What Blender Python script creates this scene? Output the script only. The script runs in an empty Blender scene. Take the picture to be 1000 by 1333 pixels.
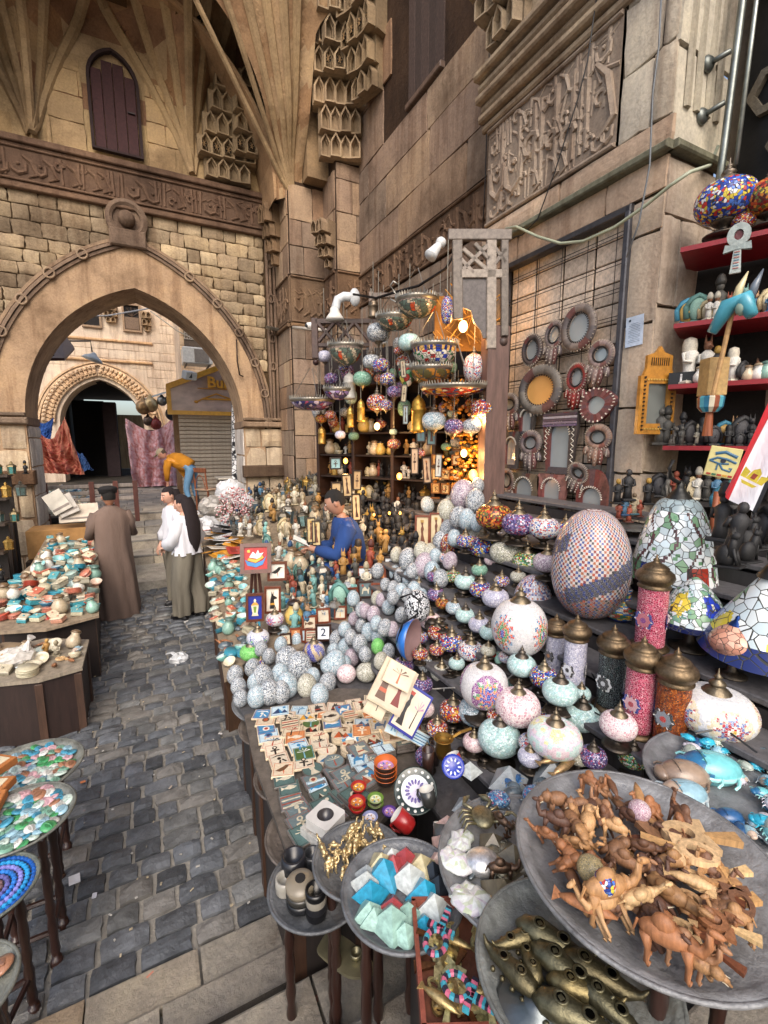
import bpy,math,random
from mathutils import Vector,Matrix,noise
from math import sin,cos,pi,radians,hypot,atan2
random.seed(7)
R=random.random
def U(a,b):return a+(b-a)*random.random()
scn=bpy.context.scene
COL=scn.collection
# ------------------------------------------------------------------ camera, sky, sun, exposure
FPX,PITCH,YAW,EYE=600.0,radians(8.65),radians(27),2.3
cd=bpy.data.cameras.new("camera");cam=bpy.data.objects.new("camera",cd);COL.objects.link(cam)
cd.sensor_fit='VERTICAL';cd.sensor_height=36;cd.lens=36*FPX/1333.0
cd.clip_start=.02;cd.clip_end=400
cam.location=(0,0,EYE);cam.rotation_euler=(pi/2-PITCH,0,-YAW)
scn.camera=cam
world=bpy.data.worlds.new("World");scn.world=world;world.use_nodes=True
wn=world.node_tree.nodes;bg=wn["Background"]
sky=wn.new("ShaderNodeTexSky");sky.sky_type='NISHITA';sky.sun_disc=False
SUN_EL,SUN_AZ=radians(44),radians(202)
sky.sun_elevation=SUN_EL;sky.sun_rotation=SUN_AZ;sky.dust_density=4;sky.air_density=1.0;sky.ozone_density=.6
world.node_tree.links.new(sky.outputs[0],bg.inputs[0]);bg.inputs[1].default_value=.15
sl=bpy.data.lights.new("sun",'SUN');sl.energy=1.05;sl.angle=radians(50);sl.color=(1,.97,.93)
sun=bpy.data.objects.new("sun",sl);COL.objects.link(sun)
sd=Vector((sin(SUN_AZ)*cos(SUN_EL),cos(SUN_AZ)*cos(SUN_EL),sin(SUN_EL)))
sun.rotation_euler=sd.to_track_quat('Z','Y').to_euler();sun.location=sd*40
scn.view_settings.view_transform='Standard';scn.view_settings.look='None'
scn.view_settings.gamma=1;scn.view_settings.use_curve_mapping=False
scn.view_settings.exposure=0.85
scn.render.engine='CYCLES'
scn.cycles.max_bounces=6;scn.cycles.diffuse_bounces=4;scn.cycles.glossy_bounces=3
scn.cycles.sample_clamp_indirect=6
try:scn.cycles.use_denoising=True
except Exception:pass

# ------------------------------------------------------------------ sight lines: a point of the photo put on a real surface
def ray(px,py):
 xc=px-500;yu=666.5-py
 h=FPX*cos(PITCH)+yu*sin(PITCH);v=-FPX*sin(PITCH)+yu*cos(PITCH)
 return Vector((xc*cos(YAW)+h*sin(YAW),-xc*sin(YAW)+h*cos(YAW),v)),h
def at(px,py,x=None,y=None,z=None,D=None):
 r,h=ray(px,py)
 t=x/r.x if x is not None else y/r.y if y is not None else D/h if D is not None else (z-EYE)/r.z
 return Vector((0,0,EYE))+r*t
def dist(p):return p.x*sin(YAW)+p.y*cos(YAW)
def metres(px,p):return px*dist(p)/600.0

# ------------------------------------------------------------------ colours
def lin(v):return v/12.92 if v <= .04045 else ((v+.055)/1.055) ** 2.4
def hx(s):
 s=s.lstrip('#');return tuple(lin(int(s[i:i+2],16)/255) for i in (0,2,4))
def mul(c,k):return tuple(min(1,x*k) for x in c)
def mixc(a,b,t):return tuple(x+(y-x)*t for x,y in zip(a,b))
W=(1,1,1)
# ------------------------------------------------------------------ materials
def _new(name):
 m=bpy.data.materials.new(name);m.use_nodes=True
 nt=m.node_tree;return m,nt,nt.nodes,nt.links,nt.nodes["Principled BSDF"]
def _mix(nt,mode,fac,a,b):
 n=nt.nodes.new("ShaderNodeMix");n.data_type='RGBA';n.blend_type=mode
 for i,v in ((0,fac),(6,a),(7,b)):
  if hasattr(v,'is_linked'):nt.links.new(v,n.inputs[i])
  elif i==0:n.inputs[0].default_value=v
  else:n.inputs[i].default_value=(*v[:3],1)
 return n.outputs[2]
def _ramp(nt,fac,stops,interp='LINEAR'):
 r=nt.nodes.new("ShaderNodeValToRGB");r.color_ramp.interpolation=interp
 e=r.color_ramp.elements
 while len(e)<len(stops):e.new(.5)
 for k,(p,c) in enumerate(stops):
  e[k].position=p;e[k].color=(*(c if not isinstance(c,(int,float)) else (c,c,c)),1)
 nt.links.new(fac,r.inputs[0]);return r.outputs[0]
def _noise(nt,co,scale,detail=4,rough=.6):
 n=nt.nodes.new("ShaderNodeTexNoise");n.inputs["Scale"].default_value=scale
 n.inputs["Detail"].default_value=detail;n.inputs["Roughness"].default_value=rough
 nt.links.new(co,n.inputs["Vector"]);return n
def _base(nt):
 a=nt.nodes.new("ShaderNodeAttribute");a.attribute_name="Col"
 oi=nt.nodes.new("ShaderNodeObjectInfo")
 return _mix(nt,'MULTIPLY',1.0,a.outputs["Color"],oi.outputs["Color"]),oi
MATS={}
def plain(name,rough=.6,metal=0,nscale=8,namt=.35,bump=.15,bscale=30,rnd=.25,spec=.5,worldco=False,coat=0,sub=None,stretch=None):
 """flat colour from the mesh and the object, dirt noise, relief"""
 m,nt,N,L,b=_new(name)
 base,oi=_base(nt)
 if worldco:g=N.new("ShaderNodeNewGeometry");co=g.outputs["Position"]
 else:tc=N.new("ShaderNodeTexCoord");co=tc.outputs["Object"]
 if stretch:
  mp=N.new("ShaderNodeMapping");mp.inputs["Scale"].default_value=stretch;L.new(co,mp.inputs[0]);co=mp.outputs[0]
 n1=_noise(nt,co,nscale)
 dirt=_ramp(nt,n1.outputs["Fac"],[(.3,1-namt),(.65,1.0)])
 c=_mix(nt,'MULTIPLY',1.0,base,dirt)
 rr=_ramp(nt,oi.outputs["Random"],[(0,1-rnd),(1,1.0)])
 c=_mix(nt,'MULTIPLY',1.0,c,rr)
 L.new(c,b.inputs["Base Color"])
 b.inputs["Roughness"].default_value=rough;b.inputs["Metallic"].default_value=metal
 b.inputs["Specular IOR Level"].default_value=spec;b.inputs["Coat Weight"].default_value=coat;b.inputs["Coat Roughness"].default_value=.08
 if bump:
  n2=_noise(nt,co,bscale,5);bp=N.new("ShaderNodeBump");bp.inputs["Strength"].default_value=bump
  bp.inputs["Distance"].default_value=.02;L.new(n2.outputs["Fac"],bp.inputs["Height"]);L.new(bp.outputs[0],b.inputs["Normal"])
 MATS[name]=m;return m
def stone(name,tones,rough=.85,stain=.5,nscale=1.3,bump=.6,bscale=9,streak=True):
 """old limestone: per-block tone, blotches, vertical streaks, pits; world coordinates"""
 m,nt,N,L,b=_new(name)
 base,oi=_base(nt)
 g=N.new("ShaderNodeNewGeometry");co=g.outputs["Position"]
 tone=_ramp(nt,oi.outputs["Random"],[(i/(len(tones)-1),hx(t)) for i,t in enumerate(tones)])
 c=_mix(nt,'MULTIPLY',1.0,base,tone)
 n1=_noise(nt,co,nscale,6,.65);blotch=_ramp(nt,n1.outputs["Fac"],[(.3,(1-stain,(1-stain)*.9,(1-stain)*.82)),(.5,(.9,.86,.82)),(.68,(1.18,1.12,1.0))])
 c=_mix(nt,'MULTIPLY',1.0,c,blotch)
 if streak:
  mp=N.new("ShaderNodeMapping");mp.inputs["Scale"].default_value=(5,5,.45);L.new(co,mp.inputs[0])
  n3=_noise(nt,mp.outputs[0],1.6,5,.6);st=_ramp(nt,n3.outputs["Fac"],[(.34,(.62,.56,.53)),(.52,1.0),(.74,1.0),(.8,(1.35,1.3,1.2))])
  c=_mix(nt,'MULTIPLY',.8,c,st)
 nf=_noise(nt,co,38,4,.7);fine=_ramp(nt,nf.outputs["Fac"],[(.3,.72),(.6,1.06)])
 c=_mix(nt,'MULTIPLY',.8,c,fine)
 L.new(c,b.inputs["Base Color"]);b.inputs["Roughness"].default_value=rough;b.inputs["Specular IOR Level"].default_value=.25
 nb=_noise(nt,co,bscale,8,.72);bp=N.new("ShaderNodeBump");bp.inputs["Strength"].default_value=bump;bp.inputs["Distance"].default_value=.03
 L.new(nb.outputs["Fac"],bp.inputs["Height"]);L.new(bp.outputs[0],b.inputs["Normal"])
 MATS[name]=m;return m
def mosaic(name,pal=None,scale=14,line='#3a3a3a',lw=.06,rough=.2,useCol=0.0,rnd=1.0,jitter=.25):
 """little glass pieces set in grout; the palette gives the piece colours"""
 m,nt,N,L,b=_new(name)
 base,oi=_base(nt)
 tc=N.new("ShaderNodeTexCoord")
 ad=N.new("ShaderNodeVectorMath");ad.operation='ADD';L.new(tc.outputs["Object"],ad.inputs[0])
 cb=N.new("ShaderNodeCombineXYZ");mu=N.new("ShaderNodeMath");mu.operation='MULTIPLY';mu.inputs[1].default_value=9
 L.new(oi.outputs["Random"],mu.inputs[0]);L.new(mu.outputs[0],cb.inputs[0]);L.new(mu.outputs[0],cb.inputs[2]);L.new(cb.outputs[0],ad.inputs[1])
 v1=N.new("ShaderNodeTexVoronoi");v1.inputs["Scale"].default_value=scale;v1.inputs["Randomness"].default_value=rnd
 v2=N.new("ShaderNodeTexVoronoi");v2.feature='DISTANCE_TO_EDGE';v2.inputs["Scale"].default_value=scale;v2.inputs["Randomness"].default_value=rnd
 L.new(ad.outputs[0],v1.inputs["Vector"]);L.new(ad.outputs[0],v2.inputs["Vector"])
 sp=N.new("ShaderNodeSeparateColor");L.new(v1.outputs["Color"],sp.inputs[0])
 if pal:
  n=len(pal);cell=_ramp(nt,sp.outputs[0],[(i/n,hx(p)) for i,p in enumerate(pal)],'CONSTANT')
  c=_mix(nt,'MIX',[q for q in N if q.type=='ATTRIBUTE'][0].outputs['Alpha'],cell,base) if useCol=='alpha' else _mix(nt,'MIX',useCol,cell,base) if useCol else _mix(nt,'MULTIPLY',1.0,cell,oi.outputs["Color"])
 else:c=base
 jt=_ramp(nt,sp.outputs[1],[(0,1-jitter),(1,1.0)])
 c=_mix(nt,'MULTIPLY',1.0,c,jt)
 ed=_ramp(nt,v2.outputs["Distance"],[(lw*.7,0.0),(lw*1.2,1.0)])
 c=_mix(nt,'MIX',ed,hx(line),c)
 L.new(c,b.inputs["Base Color"])
 rg=_ramp(nt,ed,[(0,.8),(1,rough)]);L.new(rg,b.inputs["Roughness"])
 bp=N.new("ShaderNodeBump");bp.inputs["Strength"].default_value=.5;bp.inputs["Distance"].default_value=.02
 L.new(ed,bp.inputs["Height"]);L.new(bp.outputs[0],b.inputs["Normal"])
 MATS[name]=m;return m
def wood(name,rough=.5,scale=3,bump=.2,amt=.5):
 m,nt,N,L,b=_new(name)
 base,oi=_base(nt);tc=N.new("ShaderNodeTexCoord");mp=N.new("ShaderNodeMapping");mp.inputs["Scale"].default_value=(9,9,1.2)
 L.new(tc.outputs["Object"],mp.inputs[0]);n1=_noise(nt,mp.outputs[0],scale,6,.7)
 g=_ramp(nt,n1.outputs["Fac"],[(.3,1-amt),(.62,1.05)]);c=_mix(nt,'MULTIPLY',1.0,base,g)
 rr=_ramp(nt,oi.outputs["Random"],[(0,.7),(1,1.1)]);c=_mix(nt,'MULTIPLY',1.0,c,rr)
 L.new(c,b.inputs["Base Color"]);b.inputs["Roughness"].default_value=rough
 bp=N.new("ShaderNodeBump");bp.inputs["Strength"].default_value=bump;bp.inputs["Distance"].default_value=.01
 L.new(n1.outputs["Fac"],bp.inputs["Height"]);L.new(bp.outputs[0],b.inputs["Normal"])
 MATS[name]=m;return m
def glow(name,col,s):
 m,nt,N,L,b=_new(name);b.inputs["Base Color"].default_value=(*col,1)
 b.inputs["Emission Color"].default_value=(*col,1);b.inputs["Emission Strength"].default_value=s;MATS[name]=m;return m

plain('paint',.45,0,14,.25,.1,40,.2)
plain('matte',.85,0,6,.35,.3,30,.25)
plain('glaze',.3,0,9,.28,.08,24,.2,coat=.2)
plain('carved',.55,0,30,.4,.25,60,.35)
plain('brass',.42,.85,12,.5,.15,25,.25)
plain('dullmetal',.42,.85,9,.45,.12,14,.15)
plain('tray_metal',.48,.3,16,.5,.35,55,.15,worldco=True)
plain('iron',.5,.5,20,.4,.1,30,.2)
plain('cloth',.9,0,5,.3,.9,10,.15,stretch=(1,1,.3))
plain('skin',.5,0,6,.15,.05,20,0)
plain('marble',.28,0,2.6,.45,.05,8,.2,stretch=(1,1.6,3))
plain('asphalt',.8,0,3,.3,.5,40,0,worldco=True)
plain('cobble',.48,0,9,.5,.9,15,.4,spec=.4,worldco=True)
plain('mirror',.14,.4,3,.15,.0,3,0)
plain('glass_pane',.12,0,3,.1,0,3,0,spec=.8)
plain('plaster',.85,0,1.6,.6,.35,9,.1,worldco=True)
wood('wood',.55);wood('old_wood',.9,3,.4,.5);wood('animal_wood',.55,1.6,.25,.45);wood('polished_wood',.28,2.2,.12,.45)
stone('rough_stone',['#b6aa9a','#90877c','#cbc1b0','#a69a8a','#81786e','#c2b6a2'],.9,.5,1.6,1.0,14)
stone('ashlar',['#8f8177','#a89a90','#7f736b','#9a8c82','#8e857e','#b2a596','#96806e'],.82,.6,1.1,.8,10)
stone('pale_stone',['#c6c3c0','#d2cfcb','#bab6b2','#ccc8c4','#c4bdb4'],.85,.4,1.2,.5,12)
stone('vault_stone',['#c0b6ac','#aea49a','#cac0b6'],.85,.6,1.1,.7,8,False)
stone('old_plaster',['#b8a48e','#b8a48e'],.88,.5,1.5,.8,7)
stone('slab',['#85837f','#767574','#8f8a82','#7c7b79'],.7,.5,3.5,.7,14,False)
stone('far_stone',['#e2d4c2','#d6c6b4','#ead9c4'],.85,.22,1.0,.5,8)
mosaic('crackle_white',['#dde3e6','#cfd6dc','#e6e6e4','#b4bdc6','#7d858e'],19,'#4c5056',.085)
mosaic('crackle_blue',['#c9dde4','#b9d2dd','#dbe4e8','#a2bccb','#e5eaee'],19,'#5d6870',.075)
mosaic('crackle_pink',['#d6cad2','#c8b6c2','#dfd9de','#b09aac','#cdc0ca'],19,'#625863',.075)
mosaic('crackle_cream',['#dcdacb','#cfccba','#e6e4d8','#bab9a6','#d8d5c4'],19,'#65645a',.075)
mosaic('crackle_black',['#e6e8ea','#d8dcdf','#cfd3d8','#26272b','#e9eaee'],13,'#3b3c42',.08)
mosaic('crackle_green',['#7fcf6e','#8bdc7a','#6cbf62','#97e283'],30,'#5c8a4f',.05)
mosaic('sea_green',['#7fb09a','#93bfa8','#6fa38c','#a4c8b4'],20,'#4f6a5c',.06)
mosaic('mint',['#bfdedd','#cfe6e4','#aed2d2','#d9ecea','#b8d8cf'],18,'#7f9c9c',.05)
mosaic('rosewhite',['#e0c4c8','#d3aeb5','#e9d8d8','#c99ba5'],18,'#efe6e2',.06)
mosaic('oncol',None,26,'#d9d6d0',.045)
mosaic('oncol_dark',None,24,'#37312d',.05)
mosaic('oncol_fine',None,60,'#b9b4ae',.03)
mosaic('confetti_blue',['#2b49b0','#e8e9ec','#233a86','#c23a3a','#4f79d0','#d9c24a'],20,'#25252d',.05)
mosaic('confetti_red',['#b32d2d','#d9a536','#8f1f26','#e7e2dc','#c5522c','#2c4b8f'],20,'#2e2220',.05)
mosaic('confetti_orange',['#c9502a','#8b2320','#d98638','#5a2320','#c8a93a','#6a6a3a'],18,'#2c1f1b',.05)
mosaic('confetti_green',['#4f8f5f','#a53a33','#d1c65c','#7db18a','#2f6848','#e0ddd2'],20,'#2b2d28',.05)
mosaic('confetti_purple',['#6b5a93','#8c78ab','#4a4678','#c8bcd6','#a24a6a','#36356a'],20,'#2a2733',.05)
mosaic('confetti_white',['#e7e5e2','#dcd9d6','#efeeec','#c4343a','#cfd3de','#3f6fb0'],22,'#8d8a86',.05)
mosaic('cyl_red',['#b03a58','#9d2c4b','#c4506c','#8f2746'],16,'#e3b9be',.045)
mosaic('cyl_orange',['#a2521f','#8a3f18','#b9682c','#74340f'],18,'#2a1a10',.07)
mosaic('cyl_black',['#17181c','#22252b','#1b2a2a','#101114'],18,'#8f9a98',.035)
mosaic('cyl_lilac',['#c2c2d4','#d2d0de','#b0b0c8','#dddbe4'],18,'#7a7890',.05)
mosaic('tiffany_white',['#e4ebee','#d5e0e6','#eef2f2','#7fa582','#dfe8ea','#c9d9de','#d6e2e6','#cfdfe6','#e9efee'],11,'#33332f',.035,useCol='alpha')
mosaic('tiffany_col',None,8,'#3b3a34',.035)
mosaic('tiffany_peach',['#d39a82','#c58a74','#e0b29c','#c99a80','#b97a66'],7,'#4a3c34',.035,useCol=.35)
mosaic('millefiori',['#4f86b8','#6ea3cf','#d7dfe6','#35659c','#8fb5d2','#b9708a'],16,'#3c5f80',.08)
glow('warm_glow',(1,.58,.2),5)
glow('bulb_white',(1,.93,.8),6)
glow('amber_glow',(1,.42,.08),2.0)
# ------------------------------------------------------------------ mesh helpers
class G:
 def __init__(s):s.v=[];s.f=[];s.c=[];s.s=[]
 def add(s,vf,col=W,M=None,smooth=False):
  V,F=vf[0],vf[1];o=len(s.v)
  if M is not None:V=[M@Vector(p) for p in V]
  s.v.extend([tuple(p) for p in V]);s.f.extend([tuple(i+o for i in f) for f in F])
  s.c.extend(col if isinstance(col,list) else [col]*len(F));s.s.extend([smooth]*len(F));return s
 def mesh(s,name,mat):
  me=bpy.data.meshes.new(name);me.from_pydata(s.v,[],s.f)
  me.polygons.foreach_set('use_smooth',s.s)
  a=me.color_attributes.new("Col",'FLOAT_COLOR','CORNER');buf=[]
  for f,c in zip(s.f,s.c):
   q=(c[0],c[1],c[2],c[3] if len(c)>3 else 1.0);buf.extend(q*len(f))
  a.data.foreach_set('color',buf);me.materials.append(MATS[mat]);me.update();return me
def T(x=0,y=0,z=0,rx=0,ry=0,rz=0,s=1):
 M=Matrix.Translation((x,y,z))@Matrix.Rotation(rz,4,'Z')@Matrix.Rotation(ry,4,'Y')@Matrix.Rotation(rx,4,'X')
 if s != 1:M=M@(Matrix.Diagonal((*s,1)) if isinstance(s,(tuple,list)) else Matrix.Scale(s,4))
 return M
def box(sx,sy,sz,bev=0.0):
 """box centred in x,y, standing on z=0"""
 x,y=sx/2,sy/2
 if bev <= 0:
  V=[(-x,-y,0),(x,-y,0),(x,y,0),(-x,y,0),(-x,-y,sz),(x,-y,sz),(x,y,sz),(-x,y,sz)]
  return V,[(3,2,1,0),(4,5,6,7),(0,1,5,4),(1,2,6,5),(2,3,7,6),(3,0,4,7)]
 b=min(bev,x*.9,y*.9,sz*.45);V=[]
 for z,i in ((0,b),(b,0),(sz-b,0),(sz,b)):
  V += [(-x+i,-y+i,z),(x-i,-y+i,z),(x-i,y-i,z),(-x+i,y-i,z)]
 F=[(3,2,1,0),(12,13,14,15)]
 for k in range(3):
  for j in range(4):a=k*4+j;c=k*4+(j+1) % 4;F.append((a,c,c+4,a+4))
 return V,F
def lathe(prof,seg=20,fn=None,caps=True):
 V,F,C=[],[],[];n=len(prof)
 for r,z in prof:
  for k in range(seg):a=2*pi*k/seg;V.append((r*cos(a),r*sin(a),z))
 for i in range(n-1):
  for k in range(seg):
   F.append((i*seg+k,i*seg+(k+1) % seg,(i+1)*seg+(k+1) % seg,(i+1)*seg+k))
   if fn:C.append(fn((k+.5)/seg,(i+.5)/(n-1)))
 if caps:
  F.append(tuple(range(seg-1,-1,-1)));F.append(tuple((n-1)*seg+k for k in range(seg)))
  if fn:C += [fn(0,0),fn(0,1)]
 return (V,F,C) if fn else (V,F)
def ell(rx,ry,rz,seg=10,rings=7):
 V=[(0,0,-rz)];F=[]
 for i in range(1,rings):
  t=-pi/2+pi*i/rings
  for k in range(seg):a=2*pi*k/seg;V.append((rx*cos(t)*cos(a),ry*cos(t)*sin(a),rz*sin(t)))
 V.append((0,0,rz));e=len(V)-1
 for k in range(seg):
  F.append((0,1+(k+1) % seg,1+k));o=1+(rings-2)*seg;F.append((o+k,o+(k+1) % seg,e))
 for i in range(rings-2):
  o=1+i*seg
  for k in range(seg):F.append((o+k,o+(k+1) % seg,o+seg+(k+1) % seg,o+seg+k))
 return V,F
def tube(pts,r,seg=6,flat=1.0,closed=False):
 P=[Vector(p) for p in pts];n=len(P);rr=r if isinstance(r,(list,tuple)) else [r]*n
 V,F=[],[];up=Vector((0,0,1))
 for i,p in enumerate(P):
  d=(P[(i+1) % n]-P[i-1]) if closed else (P[min(i+1,n-1)]-P[max(i-1,0)])
  d=d.normalized() if d.length>1e-9 else Vector((0,0,1))
  a=d.cross(up)
  if a.length<.2:a=d.cross(Vector((0,1,0)))
  a.normalize();b=a.cross(d).normalized();
  for k in range(seg):t=2*pi*k/seg;V.append(tuple(p+a*(rr[i]*cos(t))+b*(rr[i]*flat*sin(t))))
 m=n if closed else n-1
 for i in range(m):
  for k in range(seg):j=(i+1) % n;F.append((i*seg+k,i*seg+(k+1) % seg,j*seg+(k+1) % seg,j*seg+k))
 if not closed:F.append(tuple(range(seg-1,-1,-1)));F.append(tuple((n-1)*seg+k for k in range(seg)))
 return V,F
def prism(poly,h,z=0):
 n=len(poly);V=[(x,y,z) for x,y in poly]+[(x,y,z+h) for x,y in poly]
 F=[tuple(range(n-1,-1,-1)),tuple(range(n,2*n))]+[(i,(i+1) % n,n+(i+1) % n,n+i) for i in range(n)]
 return V,F
def ringstrip(inner,outer,h,z=0,closed=True):
 """band between two outlines of equal length, extruded by h in z"""
 n=len(inner);V=[]
 for zz in (z,z+h):V += [(x,y,zz) for x,y in inner]+[(x,y,zz) for x,y in outer]
 F=[];m=n if closed else n-1
 for i in range(m):
  j=(i+1) % n;I0,O0,I1,O1=0,n,2*n,3*n
  F += [(I1+i,O1+i,O1+j,I1+j),(I0+j,O0+j,O0+i,I0+i),(O0+i,O0+j,O1+j,O1+i),(I0+j,I0+i,I1+i,I1+j)]
 if not closed:F += [(0,n,3*n,2*n),(n-1,3*n-1,4*n-1,2*n-1)]
 return V,F
def circle(r,n=16,cx=0,cy=0,ry=None,a0=0):ry=r if ry is None else ry;return [(cx+r*cos(a0+2*pi*k/n),cy+ry*sin(a0+2*pi*k/n)) for k in range(n)]
def text_poly(s,size=1.0,depth=.02,bold=0.0):
 cu=bpy.data.curves.new("txt",'FONT');cu.body=s;cu.size=size;cu.extrude=depth;cu.offset=bold;cu.align_x='CENTER';cu.align_y='CENTER';cu.resolution_u=3
 o=bpy.data.objects.new("txt",cu);COL.objects.link(o);bpy.context.view_layer.update()
 me=o.to_mesh();V=[tuple(v.co) for v in me.vertices];F=[tuple(p.vertices) for p in me.polygons]
 o.to_mesh_clear();bpy.data.objects.remove(o);bpy.data.curves.remove(cu);return V,F
def frameM(o,u,v):
 u,v,o=Vector(u).normalized(),Vector(v).normalized(),Vector(o);w=u.cross(v)
 return Matrix(((u.x,v.x,w.x,o.x),(u.y,v.y,w.y,o.y),(u.z,v.z,w.z,o.z),(0,0,0,1)))

# ------------------------------------------------------------------ object helpers
def obj(name,me,parent=None,M=None,mat=None,col=None):
 o=bpy.data.objects.new(name,me);COL.objects.link(o)
 if parent is not None:o.parent=parent
 if M is not None:o.matrix_local=M
 if mat:o.material_slots[0].link='OBJECT';o.material_slots[0].material=MATS[mat]
 if col:o.color=(*col[:3],1)
 return o
def tag(o,label=None,cat=None,group=None,kind=None):
 if label:o['label']=label
 if cat:o['category']=cat
 if group:o['group']=group
 if kind:o['kind']=kind
 return o
def thing(name,label,cat,M=None,group=None):
 o=bpy.data.objects.new(name,None);COL.objects.link(o);o.empty_display_size=.1
 if M is not None:o.matrix_local=M
 return tag(o,label,cat,group)
def struct(name,g,mat,M=None):return tag(obj(name,g.mesh(name,mat),None,M),kind='structure')
ORD=['first','second','third','fourth','fifth','sixth','seventh','eighth','ninth','tenth','eleventh','twelfth','thirteenth','fourteenth','fifteenth','sixteenth','seventeenth','eighteenth','nineteenth','twentieth',
       'twenty-first','twenty-second','twenty-third','twenty-fourth','twenty-fifth','twenty-sixth','twenty-seventh','twenty-eighth','twenty-ninth','thirtieth']
def spawn(spec,name,label,cat,M,group=None,over=None,cols=None,scale=None):
 """spec = [(part, mesh, [(sub, mesh)...])...]; one part -> a single mesh object. over = {part: material}"""
 over=over or {};cols=cols or {}
 if len(spec)==1 and not spec[0][2]:
  o=obj(name,spec[0][1],None,M,over.get(spec[0][0]),cols.get(spec[0][0]));return tag(o,label,cat,group)
 t=thing(name,label,cat,M,group)
 for pn,me,subs in spec:
  p=obj(pn,me,t,None,over.get(pn),cols.get(pn))
  for sn,sm in subs:obj(sn,sm,p,None,over.get(sn),cols.get(sn))
 return t
# block meshes shared by all masonry: unit in x,y, from z=0 to 1
def block_mesh(seed,rough,mat,inset=.06):
 rnd=random.Random(seed);n=4;V=[];F=[]
 for j in range(n):
  for i in range(n):
   x,y=i/(n-1)-.5,j/(n-1)-.5;ed=i in (0,n-1) or j in (0,n-1);co=i in (0,n-1) and j in (0,n-1)
   k=1-inset*1.2 if ed else 1
   if co:k=1-inset*2.0
   V.append((x*k+rnd.uniform(-1,1)*rough*.1,y*k+rnd.uniform(-1,1)*rough*.1,(1-.22*ed-.16*co)+rnd.uniform(-1,1)*rough*.45))
 for j in range(n-1):
  for i in range(n-1):a=j*n+i;F.append((a,a+1,a+n+1,a+n))
 bd=[i for i in range(n)]+[n*j+n-1 for j in range(1,n)]+[n*(n-1)+i for i in range(n-2,-1,-1)]+[n*j for j in range(n-2,0,-1)]
 o=len(V)
 for i in bd:x,y,z=V[i];V.append((x*(1+inset*.8),y*(1+inset*.8),0))
 m=len(bd)
 for k in range(m):F.append((bd[k],bd[(k+1) % m] ,o+(k+1) % m,o+k)[::-1])
 return G().add((V,F),smooth=rough>.3).mesh('block',mat)
BLK={}
def blocks(mat,rough,inset=.06):
 k=(mat,rough,inset)
 if k not in BLK:BLK[k]=[block_mesh(i*7+1,rough,mat,inset) for i in range(7)]
 return BLK[k]
def masonry(parent,F,u0,u1,v0,v1,rowh,ln,depth,mat,rough=.25,gap=.008,test=None,name='stone',inset=.05,col=None,jit=.12):
 BM=blocks(mat,rough,inset);v=v0;k=0
 while v<v1-.03:
  h=min(rowh*U(1-jit,1+jit),v1-v)
  if v1-v-h<rowh*.35:h=v1-v
  u=u0-U(0,ln*.6)
  while u<u1:
   L=ln*U(.6,1.4);a,b=max(u,u0),min(u+L,u1);u += L
   if b-a<.04:continue
   cu,cv=(a+b)/2,v+h/2
   if test and not test(a,b,v,v+h):continue
   obj(name,random.choice(BM),parent,F@T(cu,cv,0)@T(s=(b-a-gap,h-gap,depth*U(.7,1.2))),col=col);k += 1
  v += h
 return k
# ================================================================== SETTING
# ---- street bed, setts
g=G().add(box(14,8.6,.06),hx('#8d887f'),T(0,3.6,-.052));struct('ground',G().add(box(160,160,.1),hx('#8a8276'),T(0,20,-.2)),'asphalt');street=struct('street',g,'asphalt')
SETT=[block_mesh(900+i,.29,'cobble',.035) for i in range(10)]
y=1.97;rows=[]
near=[];far=G()
while y<7.8:
 h=U(.105,.14);x=-2.6+U(0,.2)
 while x<2.3:
  L=U(.12,.235);near.append((x+L/2,y+h/2,L,h));x += L
 y += h
near.sort(key=lambda s:(not (-.95<s[0]<.75),s[1]))
tones=['#6f7276','#62656a','#7b7c7b','#585b5f','#83807b','#696d72']
for i,(x,y,L,h) in enumerate(near):
 c=hx(random.choice(tones));M=T(x,y,0,rz=U(-.02,.02))@T(s=(L-.012,h-.012,U(.03,.042)))
 if i<295:obj('sett',random.choice(SETT),street,M,col=c)
 elif-1.6<x<1.6:me=random.choice(SETT);far.add(([v.co[:] for v in me.vertices],[p.vertices[:] for p in me.polygons]),c,M,True)
tag(obj('small_setts',far.mesh('small_setts','cobble'),street),kind='stuff')
# ---- near steps rising to the viewer (x from -0.5)
st=thing('stone_stairs','worn stone stairs at the near end of the lane','stairs');st['kind']='structure';del st['category']
SL=[G().add(box(1,1,1,.03),smooth=False).mesh('slab','slab')]
def slabrow(par,y0,y1,z,x0,x1,ln,th=.15,cols=None):
 x=x0
 while x<x1:
  L=min(ln*U(.7,1.35),x1-x+.01);obj('slab',random.choice(SL),par,T(x+L/2,(y0+y1)/2,z-th)@T(s=(L-.012,abs(y1-y0)-.004,th)),col=random.choice(cols or [W]));x += L
warm=[(1.25,1.24,1.2),(1.1,1.1,1.08),(.95,.96,.95),(1.2,1.15,1.06)]
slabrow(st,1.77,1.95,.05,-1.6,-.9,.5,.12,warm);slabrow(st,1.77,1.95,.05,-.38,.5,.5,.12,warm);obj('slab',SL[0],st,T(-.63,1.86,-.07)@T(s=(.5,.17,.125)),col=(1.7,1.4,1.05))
slabrow(st,1.50,1.77,.07,-1.6,1.0,.7,.14,warm)
for k in range(5):slabrow(st,1.50-.3*(k+1),1.50-.3*k,.21+.14*k,-1.6,2.2,.9,.17,warm)
obj('riser_fill',G().add(box(3.5,1.55,.14),hx('#777067'),T(.45,.8,-.01)).mesh('riser_fill','slab'),st)
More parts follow.
